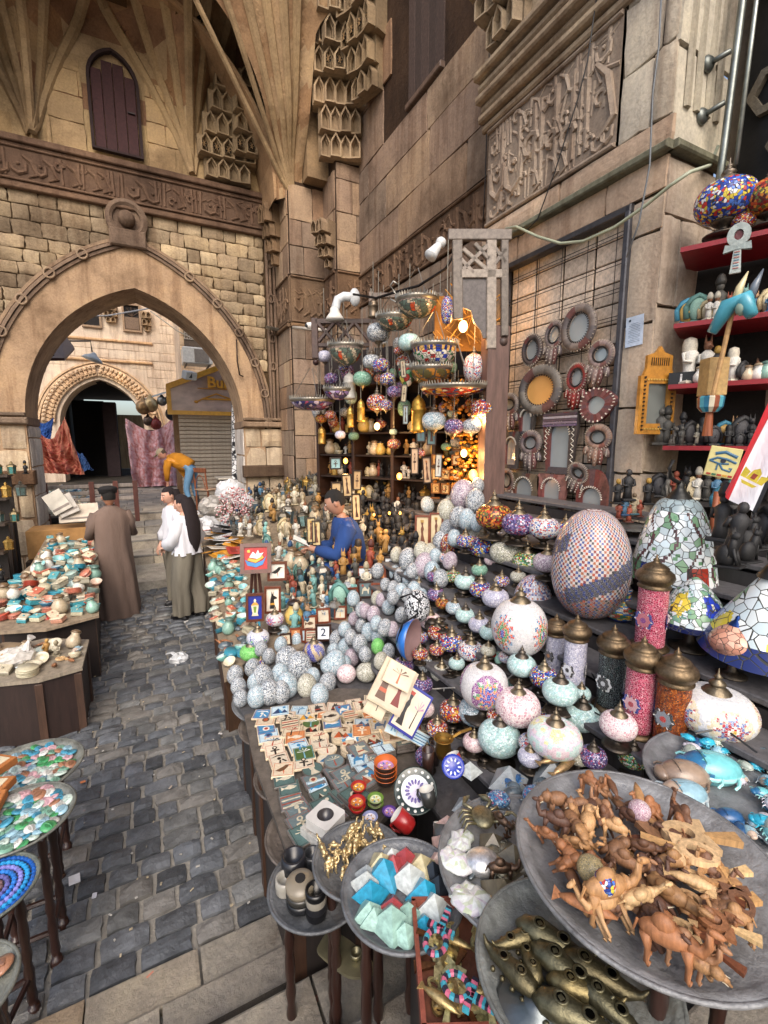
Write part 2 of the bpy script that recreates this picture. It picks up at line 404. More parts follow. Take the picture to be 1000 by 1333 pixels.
# ---- far steps and upper paving
fs=thing('stone_steps','far steps','steps');fs['kind']='structure';del fs['category'],fs['label']
E_=[(7.82,.16),(8.97,.32),(9.58,.48),(10.22,.64),(11.0,.80)]
for k,(y0,z) in enumerate(E_):
 y1=E_[k+1][0]+.05 if k<4 else 11.4
 slabrow(fs,y0,y1,z,-1.62 if k else-2.0,1.64 if k else 2.3,1.3 if k else 2.2,.17,[(1.75,1.72,1.62),(1.55,1.52,1.45)])
 if k:obj('step_nosing',G().add(box(3.26,.05,.035,.01),hx('#ffffff'),T(0,y0+.02,z-.03)).mesh('step_nosing','slab'),fs)
pv=struct('upper_pavement',G().add(box(30,24,.1),hx('#8f8b84'),T(0,23.2,.68)),'slab')
y=11.4
while y<17:slabrow(pv,y,y+.42,.80,-2.6,3.2,.62,.06,[(1.8,1.7,1.55),(1.6,1.52,1.4),(1.5,1.45,1.36)]);y += .42

# ---- arch wall
def pointed(a,r,spring,n=18,ext=None,cx=0.0):
 """outline from right spring over the apex to the left spring"""
 rho=(a*a+r*r)/(2*a);t1=math.acos((rho-a)/rho);R_=[]
 for i in range(n+1):t=t1*i/n;R_.append((-(rho-a)+rho*cos(t),spring+rho*sin(t)))
 P=R_+[(-x,z) for x,z in R_[-2::-1]]
 if ext is not None:P=[(a,ext)]+P+[(-a,ext)]
 return [(x+cx,z) for x,z in P]
def inside_pointed(x,z,a,r,spring):
 if z<spring:return abs(x)<a
 rho=(a*a+r*r)/(2*a);return (abs(x)+rho-a) ** 2+(z-spring) ** 2<rho*rho
FA=frameM((0,9,0),(1,0,0),(0,0,1))
aw=thing('arch_wall','tall stone gateway wall with pointed arch and carved inscription band','gateway')
IN=pointed(1.635,2.15,2.63,18,0);OUT=pointed(2.02,2.78,2.63,18,0)
g=G()
g.add(ringstrip(IN,OUT,.95,-.9,closed=False),hx('#f0e6da'))
obj('plaster_arch',g.mesh('plaster_arch','old_plaster'),aw,FA)
g=G()   # core wall behind the stones, column strips over the arch
n=len(OUT)
for i in range(n-1):
 (x1,z1),(x2,z2)=OUT[i],OUT[i+1]
 if abs(x1-x2)<1e-6:continue
 g.add(([(x1,z1,0),(x2,z2,0),(x2,6.0,0),(x1,6.0,0)],[(0,1,2,3)]),hx('#8a7860'))
g.add(box(2.0,6,.9),hx('#8a7860'),T(3.02,3,-.9));g.add(box(2.6,6,.9),hx('#8a7860'),T(-3.32,3,-.9))
g.add(box(9,7,.3),hx('#8a7860'),T(-.5,9.45,-1.2))
obj('wall_core',g.mesh('wall_core','rough_stone'),aw,FA)
masonry(aw,FA,-2.5,2.12,3.6,5.95,.2,.3,.04,'rough_stone',.45,.01,lambda a,b,c,d:not (inside_pointed(a,c,2.04,2.8,2.63) and inside_pointed(b,c,2.04,2.8,2.63) ) and not (inside_pointed(a,d,2.0,2.74,2.63) and inside_pointed(b,d,2.0,2.74,2.63)),name='rubble_stone',col=hx('#fdf2de'),inset=.02)
def ogee(off,th,w,col,pts,name,lift=.05):
 a=[(x,z) for x,z in pts];c=Vector((0,3.2));q=[]
 for x,z in a:d=Vector((x,z-2.6));d.normalize();q.append((x+d.x*th,z+d.y*th))
 return obj(name,G().add(ringstrip(a,q,w,lift,closed=False),col).mesh(name,'ashlar'),aw,FA)
mc=hx('#ddd0c2')
for o_,w_ in ((0,.035),(.055,.06),(.115,.035)):
 ogee(0,.045,w_,mc,pointed(2.02+o_,2.78+o_,2.63,18,2.63),'arch_moulding')
g=G()
mp_=pointed(2.09,2.85,2.63,60)
for k in range(0,len(mp_),9):
 if k in (54,63):continue
 x,z=mp_[k];g.add(tube([(x+.07*cos(t),z+.07*sin(t),.1) for t in [i*pi/6 for i in range(12)]],.018,5,closed=True),mc,smooth=True)
obj('moulding_knots',g.mesh('moulding_knots','ashlar'),aw,FA)
g=G()   # boss over the apex
g.add(lathe([(.30,0),(.30,.07),(.24,.1),(.2,.07),(.2,.03),(.13,.03)],24),mc);g.add(ell(.125,.125,.12,14,9),mc,T(0,0,.08),True)
g.add(box(.52,.26,.08,.02),mc,T(0,-.28,.02))
obj('boss',g.mesh('boss','ashlar'),aw,FA@T(-.04,5.78,.05))
# inscription band and cornices
band=hx('#c4ab98')
def carving(seed,L,H,col,lift=.0,sc=1.0,mat='ashlar',rails=True):
 rd=random.Random(seed);g=G().add(box(L,H,.04),mul(col,.8),T(L/2,H/2,-.02));x=.06
 for b in (0.0,H-.03) if rails else ():g.add(box(L,.03,.05,.01),col,T(L/2,b+.015,0))
 r=.020*sc
 while x<L-.1:
  k=rd.random()
  if k<.42:g.add(tube([(x,H*.12,.02),(x+rd.uniform(-.02,.02),H*.86,.02)],[r,r*1.5],5,.8),col);x += .06*sc
  elif k<.68:
   w=rd.uniform(.12,.2)*sc;y0=H*rd.uniform(.2,.35)
   g.add(tube([(x,y0+.2*H,.03),(x+w*.1,y0,.03),(x+w*.5,y0-.08*H,.03),(x+w*.95,y0,.03),(x+w,y0+.22*H,.03)],[r,r*1.4,r*1.6,r*1.3,r],5,.8),col)
   g.add(ell(r*1.3,r*1.3,r,6,4),col,T(x+w*.5,y0+.2*H,.03));x += w*.8
  elif k<.85:
   q=rd.uniform(.05,.08)*sc;y0=H*rd.uniform(.3,.7)
   g.add(tube([(x+q+q*cos(t),y0+q*sin(t),.03) for t in [i*pi/4 for i in range(7)]],r*1.2,5,.8),col);x += q*1.6
  else:
   g.add(tube([(x,H*.75,.03),(x+.1*sc,H*.6,.03),(x+.16*sc,H*.25,.03),(x+.05*sc,H*.15,.03)],[r,r*1.5,r*1.4,r*.7],5,.8),col);x += .14*sc
  if rd.random()<.5:g.add(tube([(x-.1,H*rd.uniform(.55,.8),.025),(x-.03,H*rd.uniform(.5,.85),.025),(x+.04,H*rd.uniform(.55,.8),.025)],r*.7,4,.7),col)
 return g.mesh('carved_inscription',mat)
obj('carved_inscription',carving(3,4.75,.46,band),aw,FA@T(-2.6,6.04,.06))
g=G()
for z,w,h in ((5.93,.12,.07),(6.0,.08,.04),(6.5,.09,.04),(6.54,.14,.09)):g.add(box(4.9,h,w,.012),band,T(-.2,z+h/2,0))
obj('cornice',g.mesh('cornice','ashlar'),aw,FA)
g=G()
for x,w,d in ((2.16,.04,.09),(2.22,.05,.06),(2.29,.04,.09)):g.add(box(w,3.4,d,.01),mc,T(x,4.3,0))
for z in (3.7,4.2,4.9,5.5):g.add(tube([(2.22+.05*cos(t),z+.07*sin(t),.08) for t in [i*pi/5 for i in range(10)]],.014,5,closed=True),mc)
obj('frame_moulding',g.mesh('frame_moulding','ashlar'),aw,FA)
# impost blocks and pier stones on both sides
for s in (-1,1):
 g=G().add(box(.85,.1,.16,.02),mc,T(s*2.02,2.62,0)).add(box(.7,.05,.1,.01),mul(mc,.8),T(s*1.98,2.72,.02));
 obj('impost',g.mesh('impost','ashlar'),aw,FA)
 obj('impost_return',G().add(box(.1,.12,1.0,.02),mc,T(s*1.66,2.62,-.9)).mesh('impost_return','ashlar'),aw,FA)
 masonry(aw,FA,min(s*1.65,s*2.45),max(s*1.65,s*2.45),0,2.55,.55,.8,.09,'pale_stone',.2,.01,inset=.03,col=hx('#efe0c8'))
 FJ=frameM((s*1.64,9,0),(0,s,0),(0,0,1)) if s<0 else frameM((1.64,9.9,0),(0,-1,0),(0,0,1))
 masonry(aw,frameM((-1.64,9.0,0),(0,1,0),(0,0,1)) if s<0 else frameM((1.64,9.9,0),(0,-1,0),(0,0,1)),0,.9,0,2.55,.5,.6,.03,'pale_stone',.2,.01,inset=.03)
 g=G().add(box(.95,.22,.2,.02),hx('#a08e7c'),T(s*2.05,1.75,0));obj('plinth_course',g.mesh('plinth_course','ashlar'),aw,FA)
# upper wall: ashlar round the window with fan vault creases (real relief), window niche
ND=.0
def fan(x,z):
 """how far the vault leans out over the wall at (x, z)"""
 lean=0
 for cx,hw in ((-.08,.98),(-2.3,.95),(2.0,.62)):
  pass
 best=9
 for cx,a,r,sp in ((-.08,1.02,1.75,6.9),(-2.32,1.1,1.7,6.9),(1.75,.75,1.5,6.9)):
  dx=abs(x-cx)
  if z<sp:d=max(0,dx-a)
  else:
   rho=(a*a+r*r)/(2*a);d=max(0,math.sqrt((dx+rho-a) ** 2+(z-sp) ** 2)-rho)
  best=min(best,d)
 lean=best*1.5
 for fx in (-1.18,1.0):
  an=atan2(x-fx,max(.01,z-6.5));
  if best>.001:lean += .07*abs(sin(an*9))*min(1,best*5)
 return min(lean,1.6)
V=[];F=[];C=[];nx,nz=110,90;X0,X1,Z0,Z1=-4.2,2.6,6.6,10.6
for j in range(nz+1):
 for i in range(nx+1):
  x=X0+(X1-X0)*i/nx;z=Z0+(Z1-Z0)*j/nz;V.append((x,z,fan(x,z)+.02*noise.noise((x*2,z*2,3))))
rd=random.Random(5);cc={}
for j in range(nz):
 for i in range(nx):
  x=X0+(X1-X0)*(i+.5)/nx;z=Z0+(Z1-Z0)*(j+.5)/nz
  row=int((z-6.6)/.34);key=(row,int((x+row % 2*.35)/.7))
  if key not in cc:cc[key]=rd.choice([hx('#e6d2b0'),hx('#dcc8a4'),hx('#c4a382'),hx('#ecdcbc'),hx('#b4937a')]) if row>1 else rd.choice([hx('#ecd8ae'),hx('#e3cc9f')])
  F.append((j*(nx+1)+i,j*(nx+1)+i+1,(j+1)*(nx+1)+i+1,(j+1)*(nx+1)+i));C.append(cc[key])
g=G();g.add((V,F),C,smooth=False);obj('vault_back',g.mesh('vault_back','vault_stone'),aw,FA)
rbc=hx('#e0cca8')
for fx,As in ((-1.18,(-.5,-.3,-.12,.08,.26,.45)),(1.0,(-.55,-.38,-.2,-.02,.15,.32))):
 for a_ in As:
  P_=[]
  for s_ in range(16):q_=.1+s_*.21;x,z=fx+q_*sin(a_)*(.55+.1*s_*.3),6.62+q_*cos(a_);P_.append((x,z,fan(x,z)+.015))
  obj('vault_rib',G().add(tube(P_,[.05+.003*k_ for k_ in range(16)],6,.8),rbc).mesh('vault_rib','vault_stone'),aw,FA)
# joint lines on the vault as slightly proud courses round the window
masonry(aw,FA,-1.0,-.5,6.66,7.9,.34,.5,.03,'vault_stone',.2,.008,inset=.02,col=hx('#f2dcb4'))
masonry(aw,FA,.34,.85,6.66,7.9,.34,.5,.03,'vault_stone',.2,.008,inset=.02,col=hx('#f2dcb4'))
win=thing('arched_shutter_window','dark purple-brown wooden shutter with pointed top high above the gateway arch','window',FA@T(-.08,6.72,.03))
pw=[(x,z) for x,z in pointed(.35,.45,.98,6,0)]
obj('shutter_frame',G().add(ringstrip([(x*.88,z*.95+.03) for x,z in pw],pw,.08),hx('#301e1e')).mesh('shutter_frame','old_wood'),win)
for k in range(4):
 x=-.225+.15*k;top=1.28-abs(x)*.9
 obj('board',G().add(box(.143,top,.035,.008),hx('#45292a'),T(x,top/2+.04,.01)).mesh('board','old_wood'),win)
obj('rail',G().add(box(.1,.02,.03),hx('#2a1c1c'),T(.22,.62,.045)).mesh('rail','iron'),win)

# ---- muqarnas: tiers of pointed cells growing outward
def niche(w,h,d,col):
 P=[(-w/2,0),(w/2,0),(w/2,h*.62),(0,h),(-w/2,h*.62)]
 I=[(x*.74,.06*h+y*.84) for x,y in P];g=G()
 g.add(ringstrip(I,P,d),col);g.add(([(x,y,d*.1) for x,y in I]+[(0,h*.3,d*.02)],[(0,1,5),(1,2,5),(2,3,5),(3,4,5),(4,0,5)]),mul(col,.9))
 I2=[(x*.8,y*.9+h*.03) for x,y in I];g.add(ringstrip(I2,I,d*.5),mul(col,.95))
 return g.v,g.f,g.c
NI={}
def muqarnas(name,parent,F,tiers,w0=.16,h0=.26,col=hx('#dccdb0'),out=.11,seed=1,label=None,pierce=None):
 rd=random.Random(seed);g=G();z=0
 for t,(cnt,hh) in enumerate(tiers):
  w=w0;span=cnt*w
  d=.08+out*t
  g.add(box(span,hh,d,.0),mul(col,.8),T(0,z+hh/2,0))
  for k in range(cnt):
   x=-span/2+w*(k+.5);v,f,c=niche(w*.96,hh,.09+.03*((k+t) % 2),mul(col,rd.uniform(.8,1.05)))
   g.add((v,f),[mul(q,1) for q in c],T(x,z,d,ry=(.0 if cnt<3 else (k/(cnt-1)-.5)*-.5)))
   if pierce==t:
    for a in range(6):g.add(tube([(x+.035*cos(a),z+hh*.42+.05*sin(a),d+.1),(x-.035*cos(a),z+hh*.42-.05*sin(a),d+.1)],.005,4),hx('#c9b08a'))
    g.add(prism(circle(.05,8),.008),hx('#120e0a'),T(x,z+hh*.42,d+.085))
  z += hh
 return obj(name,g.mesh(name,'vault_stone'),parent,F)
muqarnas('muqarnas',aw,FA@T(1.55,6.68,.02),[(4,.3),(5,.3),(4,.32),(3,.32),(2,.3)],.19,.3,seed=2,out=.06,pierce=1)
muqarnas('muqarnas',aw,FA@T(1.9,7.05,.25),[(3,.28),(3,.26),(3,.3),(2,.3)],.19,.3,seed=3,out=.07,pierce=0)
muqarnas('muqarnas',aw,FA@T(-2.35,6.68,.02),[(5,.3),(5,.3),(4,.32),(3,.32),(2,.3)],.2,.3,seed=4,out=.05,pierce=3)
g=G()
for x,z in ((-.02,8.75),(1.0,8.6)):g.add(box(.4,.3,.5,.03),hx('#6f5a40'),T(x,z,.3));g.add(box(.3,.3,.03),hx('#1a1410'),T(x,z-.0,.81))
obj('vault_boss',g.mesh('vault_boss','vault_stone'),aw,FA)

# ---- great front arch with fluted springer (between vault and court)
AR=pointed(2.12,2.35,6.35,52,6.2);bigG=G();vc=hx('#dcbf9c')
FB=frameM((0,8.15,0),(1,0,0),(0,0,1))
rd=random.Random(9);n=len(AR)
def spring_lean(x,z):
 dx=2.42-x;h=max(0,z-6.3);q=math.sqrt(max(0,dx)) 
 fl=.075*abs(sin(atan2(dx,h+.25)*11))*min(1,h*1.2)
 return max(0,h*.42-dx*.10)*min(1,h)+fl
for i in range(n-1):
 p0,p1=AR[i],AR[i+1];V=[];F=[];C=[];K=70
 for p in (p0,p1):
  d=Vector((p[0],p[1]-5.2)).normalized();
  for k in range(K+1):
   r=3.4*(k/K) ** 1.2;x,z=p[0]+d.x*r,p[1]+d.y*r
   if p[0]>1.9 and x>2.6:x=2.6
   V.append((x,z,spring_lean(x,z) if x>-2.4 else 0))
 for k in range(K):
  F.append((k,k+1,K+2+k,K+1+k)[::1]);tone=[hx('#e6d2b0'),hx('#cdb190'),hx('#ead8b8'),hx('#bd9c7c')][(int(V[k][1]/.42)*7+int(atan2(2.42-V[k][0],max(.1,V[k][1]-5.9))*5+int(V[k][1]/.42) % 2*.5)*3) % 4];C.append(mixc(tone,vc,.35))
 bigG.add((V,[f[::-1] for f in F]),C)
obj('springer_vault',bigG.mesh('springer_vault','vault_stone'),aw,FB)
for a_ in (-.08,-.2,-.33,-.47,-.62,-.78,-.95):
 P_=[]
 for s_ in range(18):
  q_=.15+s_*.2;x,z=2.45+q_*sin(a_)*.8,6.3+q_*cos(a_)
  if not inside_pointed(x,z,2.14,2.37,6.35):P_.append((x,z,spring_lean(x,z)+.02))
 if len(P_)>3:obj('vault_rib',G().add(tube(P_,[.03+.004*k_ for k_ in range(len(P_))],6,.8),hx('#e0cca8')).mesh('vault_rib','vault_stone'),aw,FB)
obj('corner_mass',G().add(box(.5,1.5,4),hx('#cdb898'),T(2.86,8.6,6.55)).mesh('corner_mass','vault_stone'),aw)
g=G();V=[];F=[]
for p in AR:V += [(p[0],p[1],0),(p[0],p[1],-.9)]
for i in range(n-1):F.append((2*i,2*i+1,2*i+3,2*i+2))
g.add((V,F),[mixc(vc,hx('#a88c6c'),(i // 7) % 2*.5) for i in range(n-1)])
g.add(ringstrip(AR,[(x*1.02,z+.05) for x,z in AR],.05,0,closed=False),vc)
obj('arch_soffit',g.mesh('arch_soffit','vault_stone'),aw,FB)
# vault over the bay: closes the top
g=G().add(box(8,2.4,.2),hx('#c0a482'),T(-1,8.6,10.55));obj('vault_ceiling',g.mesh('vault_ceiling','vault_stone'),aw)
# ---- corner pilasters
cp=thing('corner_pilasters','stepped stone pilasters in the corner right of the gateway','pillar')
obj('core',G().add(box(.66,1.4,6.55),hx('#7d6a58'),T(2.68,8.8,0)).add(box(.45,1.9,7.2),hx('#7d6a58'),T(3.2,8.5,0)).mesh('core','ashlar'),cp)
for (o,u,u0,u1,ztop) in (((0,8.1,0),(1,0,0),2.35,2.97,6.5),((2.34,9.0,0),(0,-1,0),0,.89,6.5),((2.97,8.1,0),(0,-1,0),0,.54,6.6),((0,7.55,0),(1,0,0),2.98,3.4,6.7)):
 Fp=frameM(o,u,(0,0,1))
 masonry(cp,Fp,u0,u1,.3,4.3,.42,.5,.025,'ashlar',.1,.008,inset=.012,col=hx('#f6ece0'))
 masonry(cp,Fp,u0,u1,5.1,ztop,.45,.5,.025,'ashlar',.1,.008,inset=.012,col=hx('#f6e8d8'))
 obj('carved_inscription',carving(int(u1*10),u1-u0,.75,hx('#cfb9a4'),sc=.9),cp,Fp@T(u0,4.33,.0))
 obj('string_course',G().add(box(u1-u0+.04,.06,.07,.015),hx('#c4ad94'),T((u0+u1)/2,4.28,0)).mesh('string_course','ashlar'),cp,Fp)
muqarnas('bracket',cp,frameM((2.99,7.75,5.15),(.5,-.85,0),(0,0,1)),[(1,.14),(2,.16),(3,.16),(3,.2)],.1,col=hx('#d0bfa8'),out=.07,seed=11)
muqarnas('bracket',cp,frameM((2.36,8.7,5.4),(.3,-.95,0),(0,0,1)),[(1,.2),(2,.22),(3,.22),(3,.3)],.1,col=hx('#bda78c'),out=.05,seed=12)
FM=frameM((3.1,7.45,6.7),(.9,-.42,0),(0,0,1))
muqarnas('muqarnas',cp,frameM((3.08,7.6,6.72),(.95,-.3,0),(0,0,1)),[(4,.34),(4,.36),(5,.36),(5,.36),(6,.4),(6,.4)],.17,col=hx('#dccbb0'),out=.04,seed=5)
muqarnas('muqarnas',cp,frameM((2.98,7.35,7.75),(.95,-.3,0),(0,0,1)),[(3,.3),(3,.34),(4,.36),(4,.36)],.17,col=hx('#e2d4ba'),out=.08,seed=6,pierce=0)
muqarnas('muqarnas',cp,frameM((3.3,6.9,7.3),(.3,-.95,0),(0,0,1)),[(3,.3),(3,.34),(4,.36),(4,.4),(5,.4)],.17,col=hx('#d6c6aa'),out=.06,seed=7,pierce=2)

# ---- right wall
FR=frameM((3.4,0,0),(0,-1,0),(0,0,1))
rw=thing('side_wall','high brown ashlar wall behind the lamp stall with lime streaks','wall')
obj('core',G().add(box(.5,5.2,12),hx('#7a6654'),T(3.66,6.4,0)).mesh('core','ashlar'),rw)
def tR(a,b,c,d):return not (b>-5.97 and a<-5.1 and d>6.62) and not (b>-7.6 and a<-3.9 and 4.5<(c+d)/2<5.1)
masonry(rw,FR,-7.55,-3.8,.6,4.52,.52,1.05,.03,'ashlar',.1,.009,tR,inset=.01,col=hx('#f2e6da'))
masonry(rw,FR,-7.55,-3.8,5.06,6.6,.6,1.3,.03,'ashlar',.1,.009,tR,inset=.01,col=hx('#f4e8dc'))
masonry(rw,FR,-7.55,-3.8,6.6,10.5,.7,1.3,.03,'ashlar',.1,.009,tR,inset=.01,col=hx('#fbeee0'))
obj('carved_inscription',carving(21,3.65,.5,hx('#c0a896')),rw,FR@T(-7.55,4.54,0))
w2=thing('tall_wooden_window','tall dark plank window high in the side wall','window',FR@T(-5.54,6.66,-.02))
for k in range(5):obj('board',G().add(box(.16,3.6,.03,.006),hx('#4a3a34'),T(-.33+.165*k,1.8,0)).mesh('board','old_wood'),w2)
for z in (.0,2.2):obj('sill',G().add(box(.84,.07,.08,.01),hx('#6a564a'),T(0,z,0)).mesh('sill','wood'),w2)
# ---- big pillar with the doorway
FP=frameM((3.1,0,0),(0,-1,0),(0,0,1));FQ=frameM((0,2.08,0),(1,0,0),(0,0,1))
pl=thing('carved_pillar','pale stone pillar block with doorway, carved calligraphy panel and mouldings','pillar')
g=G().add(box(.5,.34,3.95),hx('#8b7c6c'),T(3.36,3.74,0)).add(box(.5,.22,3.95),hx('#8b7c6c'),T(3.36,2.2,0)).add(box(.5,1.83,6.5),hx('#8b7c6c'),T(3.36,2.995,3.92))
g.add(box(.1,1.4,3.9),hx('#3a322c'),T(3.45,2.95,0));obj('core',g.mesh('core','pale_stone'),pl)
def tP(a,b,c,d):return not (b>-3.54 and a<-2.32 and c<3.86)
masonry(pl,FP,-3.9,-3.56,.5,3.9,.5,.6,.03,'pale_stone',.1,.008,inset=.012,col=hx('#efe2d2'))
masonry(pl,FP,-2.31,-2.06,.5,3.9,.52,.6,.03,'pale_stone',.12,.01,inset=.012,col=hx('#efe2d2'))
masonry(pl,FP,-3.9,-2.06,3.92,4.12,.2,.7,.03,'pale_stone',.1,.006,inset=.01,col=hx('#efd9c4'))
masonry(pl,FP,-3.92,-2.04,4.17,4.34,.17,.9,.045,'pale_stone',.1,.006,inset=.01,col=hx('#efd9c4'))
masonry(pl,FP,-3.9,-2.06,5.75,9,.3,.6,.03,'pale_stone',.25,.01,inset=.02,col=hx('#e6dac4'))
masonry(pl,FP,-2.45,-2.06,4.34,5.75,.45,.4,.03,'pale_stone',.35,.01,inset=.02,col=hx('#f2eee2'))
obj('ledge',G().add(box(1.9,.05,.09,.01),hx('#8f9484'),T(-2.98,4.145,0)).mesh('ledge','pale_stone'),pl,FP)
obj('ledge_return',G().add(box(.62,.05,.09,.01),hx('#8f9484'),T(3.38,4.145,0)).mesh('ledge_return','pale_stone'),pl,FQ)
obj('carved_calligraphy',carving(33,1.4,.84,hx('#d8cabc'),sc=1.05,mat='pale_stone'),pl,FP@T(-3.86,4.35,.0))
for k_ in range(3):obj('carved_scrolls',carving(40+k_,1.4,.3,hx('#d8cabc'),sc=.62,mat='pale_stone',rails=False),pl,FP@T(-3.86,4.36+.27*k_,-.004+.001*k_))
g=G()
for z,w in ((5.2,.06),(5.27,.11),(5.36,.08),(5.42,.15),(5.52,.12),(5.6,.18)):g.add(box(1.9,.06,w,.015),hx('#d8cbb8'),T(-2.98,z+.03,0))
obj('cornice',g.mesh('cornice','pale_stone'),pl,FP)
muqarnas('muqarnas',pl,FP@T(-3.55,5.72,.02),[(3,.22),(4,.22),(5,.22),(5,.24),(5,.26)],.13,col=hx('#d6ccb8'),out=.06,seed=8)
masonry(pl,FQ,3.08,3.68,.5,4.1,.52,.7,.03,'pale_stone',.12,.01,inset=.012,col=hx('#e8ddd0'))
masonry(pl,FQ,3.08,3.68,4.17,8,.6,.8,.03,'pale_stone',.25,.01,inset=.015,col=hx('#eceade'))
g=G()
for x in (3.2,3.3,3.42,3.52):g.add(tube([(x,4.4,.03),(x,5.3,.03)],.03,6,.7),hx('#d8d6c8'))
obj('worn_flutes',g.mesh('worn_flutes','pale_stone'),pl,FQ)
# wall round the return and ornamental iron window
nw=thing('near_wall','grey stone wall at the right edge behind the souvenir shelves','wall')
obj('core',G().add(box(.4,5.2,9),hx('#7c746a'),T(3.9,-.5,0)).mesh('core','pale_stone'),nw)
FN=frameM((3.70,0,0),(0,-1,0),(0,0,1))
masonry(nw,FN,-2.05,1.0,2.4,3.4,.5,.7,.03,'pale_stone',.15,.01,inset=.012)
gw=thing('ornamental_grille','dark window grille of stars and hexagons at the top right edge','window grille',FN@T(-1.35,3.6,.03))
obj('backing',G().add(box(1.2,2.6,.03),hx('#191716'),T(0,1.3,0)).mesh('backing','iron'),gw)
for j in range(7):
 for i in range(4):
  x=-.42+i*.28+(j % 2)*.14;z=.2+j*.34
  obj('hexagon',G().add(ringstrip(circle(.1,6),circle(.15,6),.05),hx('#6e6a62')).mesh('hexagon','pale_stone') if (i,j)==(0,0) else bpy.data.meshes['hexagon'],gw,T(x,z,.02))
# ---- far court beyond the gateway
FF=frameM((-1.43,21,.8),(1,0,0),(0,0,1))
fb=thing('courtyard_building','sunlit stone building with zigzag carved archway seen through the gate','building')
IN2=pointed(1.39,1.75,2.1,14,0);O2=pointed(1.5,1.85,2.1,14,0);g=G();n=len(O2)
for i in range(n-1):
 (x1,z1),(x2,z2)=O2[i],O2[i+1]
 if abs(x1-x2)>1e-6:g.add(([(x1,z1,0),(x2,z2,0),(x2,12,0),(x1,12,0)],[(0,1,2,3)]),W)
g.add(box(1.6,12,.6),W,T(2.3,6,-.6));g.add(box(6,12,.6),W,T(-4.5,6,-.6));g.add(ringstrip(IN2,O2,1.2,-1.2,closed=False),W)
obj('wall',g.mesh('wall','far_stone'),fb,FF)
ch=G().add(box(.12,.42,.1,.02),hx('#fff0dc'),T(0,.21,0)).add(box(.1,.1,.14,.02),hx('#efdcc4'),T(-.03,.14,.02)).add(box(.1,.1,.14,.02),hx('#fff4e4'),T(.03,.34,.02)).mesh('voussoir','far_stone')
VP_=pointed(1.52,1.87,2.1,60)
for k in range(2,len(VP_)-2,3):
 x,z=VP_[k];dx,dz=VP_[k+1][0]-VP_[k-1][0],VP_[k+1][1]-VP_[k-1][1]
 obj('voussoir',ch,fb,FF@T(x,z,.01,rz=atan2(dz,dx)+pi)@T(ry=0))
for a_,r_ in ((2.0,2.36),(2.1,2.46)):
 q=pointed(a_,r_,2.0,14);obj('hood_mould',G().add(ringstrip(q,[(x*1.03,z+.05) for x,z in q],.1,0,closed=False),hx('#fff0dc')).mesh('hood_mould','far_stone'),fb,FF)
for z in (5.3,4.55,3.9+.2):obj('string_course',G().add(box(3.9 if z<5 else 4.0,.09,.1,.02),hx('#efd9bd'),T(-.3 if z<4.3 else-.1,z,0)).mesh('string_course','far_stone'),fb,FF) if z != 4.1 else None
masonry(fb,FF,-2.6,2.9,4.65,9,.34,.8,.03,'far_stone',.1,.015,lambda a,b,c,d:not ((b>-.38 and a<.2 and d>5.65 and c<6.6) or (b>.92 and a<1.55 and d>5.65 and c<6.75)),inset=.01)
masonry(fb,FF,-2.8,2.9,.0,4.5,.36,.8,.02,'far_stone',.1,.015,lambda a,b,c,d:not inside_pointed(min(abs(a),abs(b)) if a*b>0 else 0,c,2.12,2.5,2.0),inset=.01)
for (x,w,zb,h,ar) in ((-.08,.5,5.78,.72,0),(1.25,.5,5.75,.9,1)):
 wi=obj('window',G().add(box(w,h,.04),hx('#1a1412'),T(0,h/2,-.02)).mesh('window','matte'),fb,FF@T(x,zb,0))
 obj('frame',G().add(ringstrip([(-w/2,0),(w/2,0),(w/2,h),(-w/2,h)],[(-w/2-.07,-.07),(w/2+.07,-.07),(w/2+.07,h+.07),(-w/2-.07,h+.07)],.1),hx('#9c8064')).mesh('frame','wood'),wi)
 if ar:
  obj('shutter',G().add(box(w*.95,h*.5,.05,.01),hx('#77604c'),T(0,h*.27,.03)).mesh('shutter','wood'),wi)
  gg=G()
  for t in range(1,6):gg.add(tube([(0,h*.55,.05),(.28*cos(pi*t/6),h*.55+.35*sin(pi*t/6),.05)],.012,4),hx('#5a4636'))
  obj('fan_bars',gg.mesh('fan_bars','wood'),wi)
  muqarnas('bracket',fb,FF@T(.55,5.95,.0),[(2,.2),(3,.2),(3,.2)],.16,col=hx('#efdcbf'),out=.06,seed=15)
  muqarnas('bracket',fb,FF@T(1.75,5.75,.0),[(1,.2),(2,.25),(2,.25)],.16,col=hx('#efdcbf'),out=.06,seed=16)
# passage with pier: shade put into near-black walls, far light into pale end wall
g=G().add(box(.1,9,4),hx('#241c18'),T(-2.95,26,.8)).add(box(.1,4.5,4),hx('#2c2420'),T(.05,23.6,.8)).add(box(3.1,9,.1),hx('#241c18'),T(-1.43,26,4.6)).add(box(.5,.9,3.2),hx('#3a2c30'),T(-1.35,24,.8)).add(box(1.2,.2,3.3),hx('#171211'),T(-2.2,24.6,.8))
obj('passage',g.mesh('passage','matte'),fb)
g=G().add(box(5,.2,3.0),hx('#b9a88e'),T(-1,30.2,.8));obj('passage_end_wall',g.mesh('passage_end_wall','far_stone'),fb)
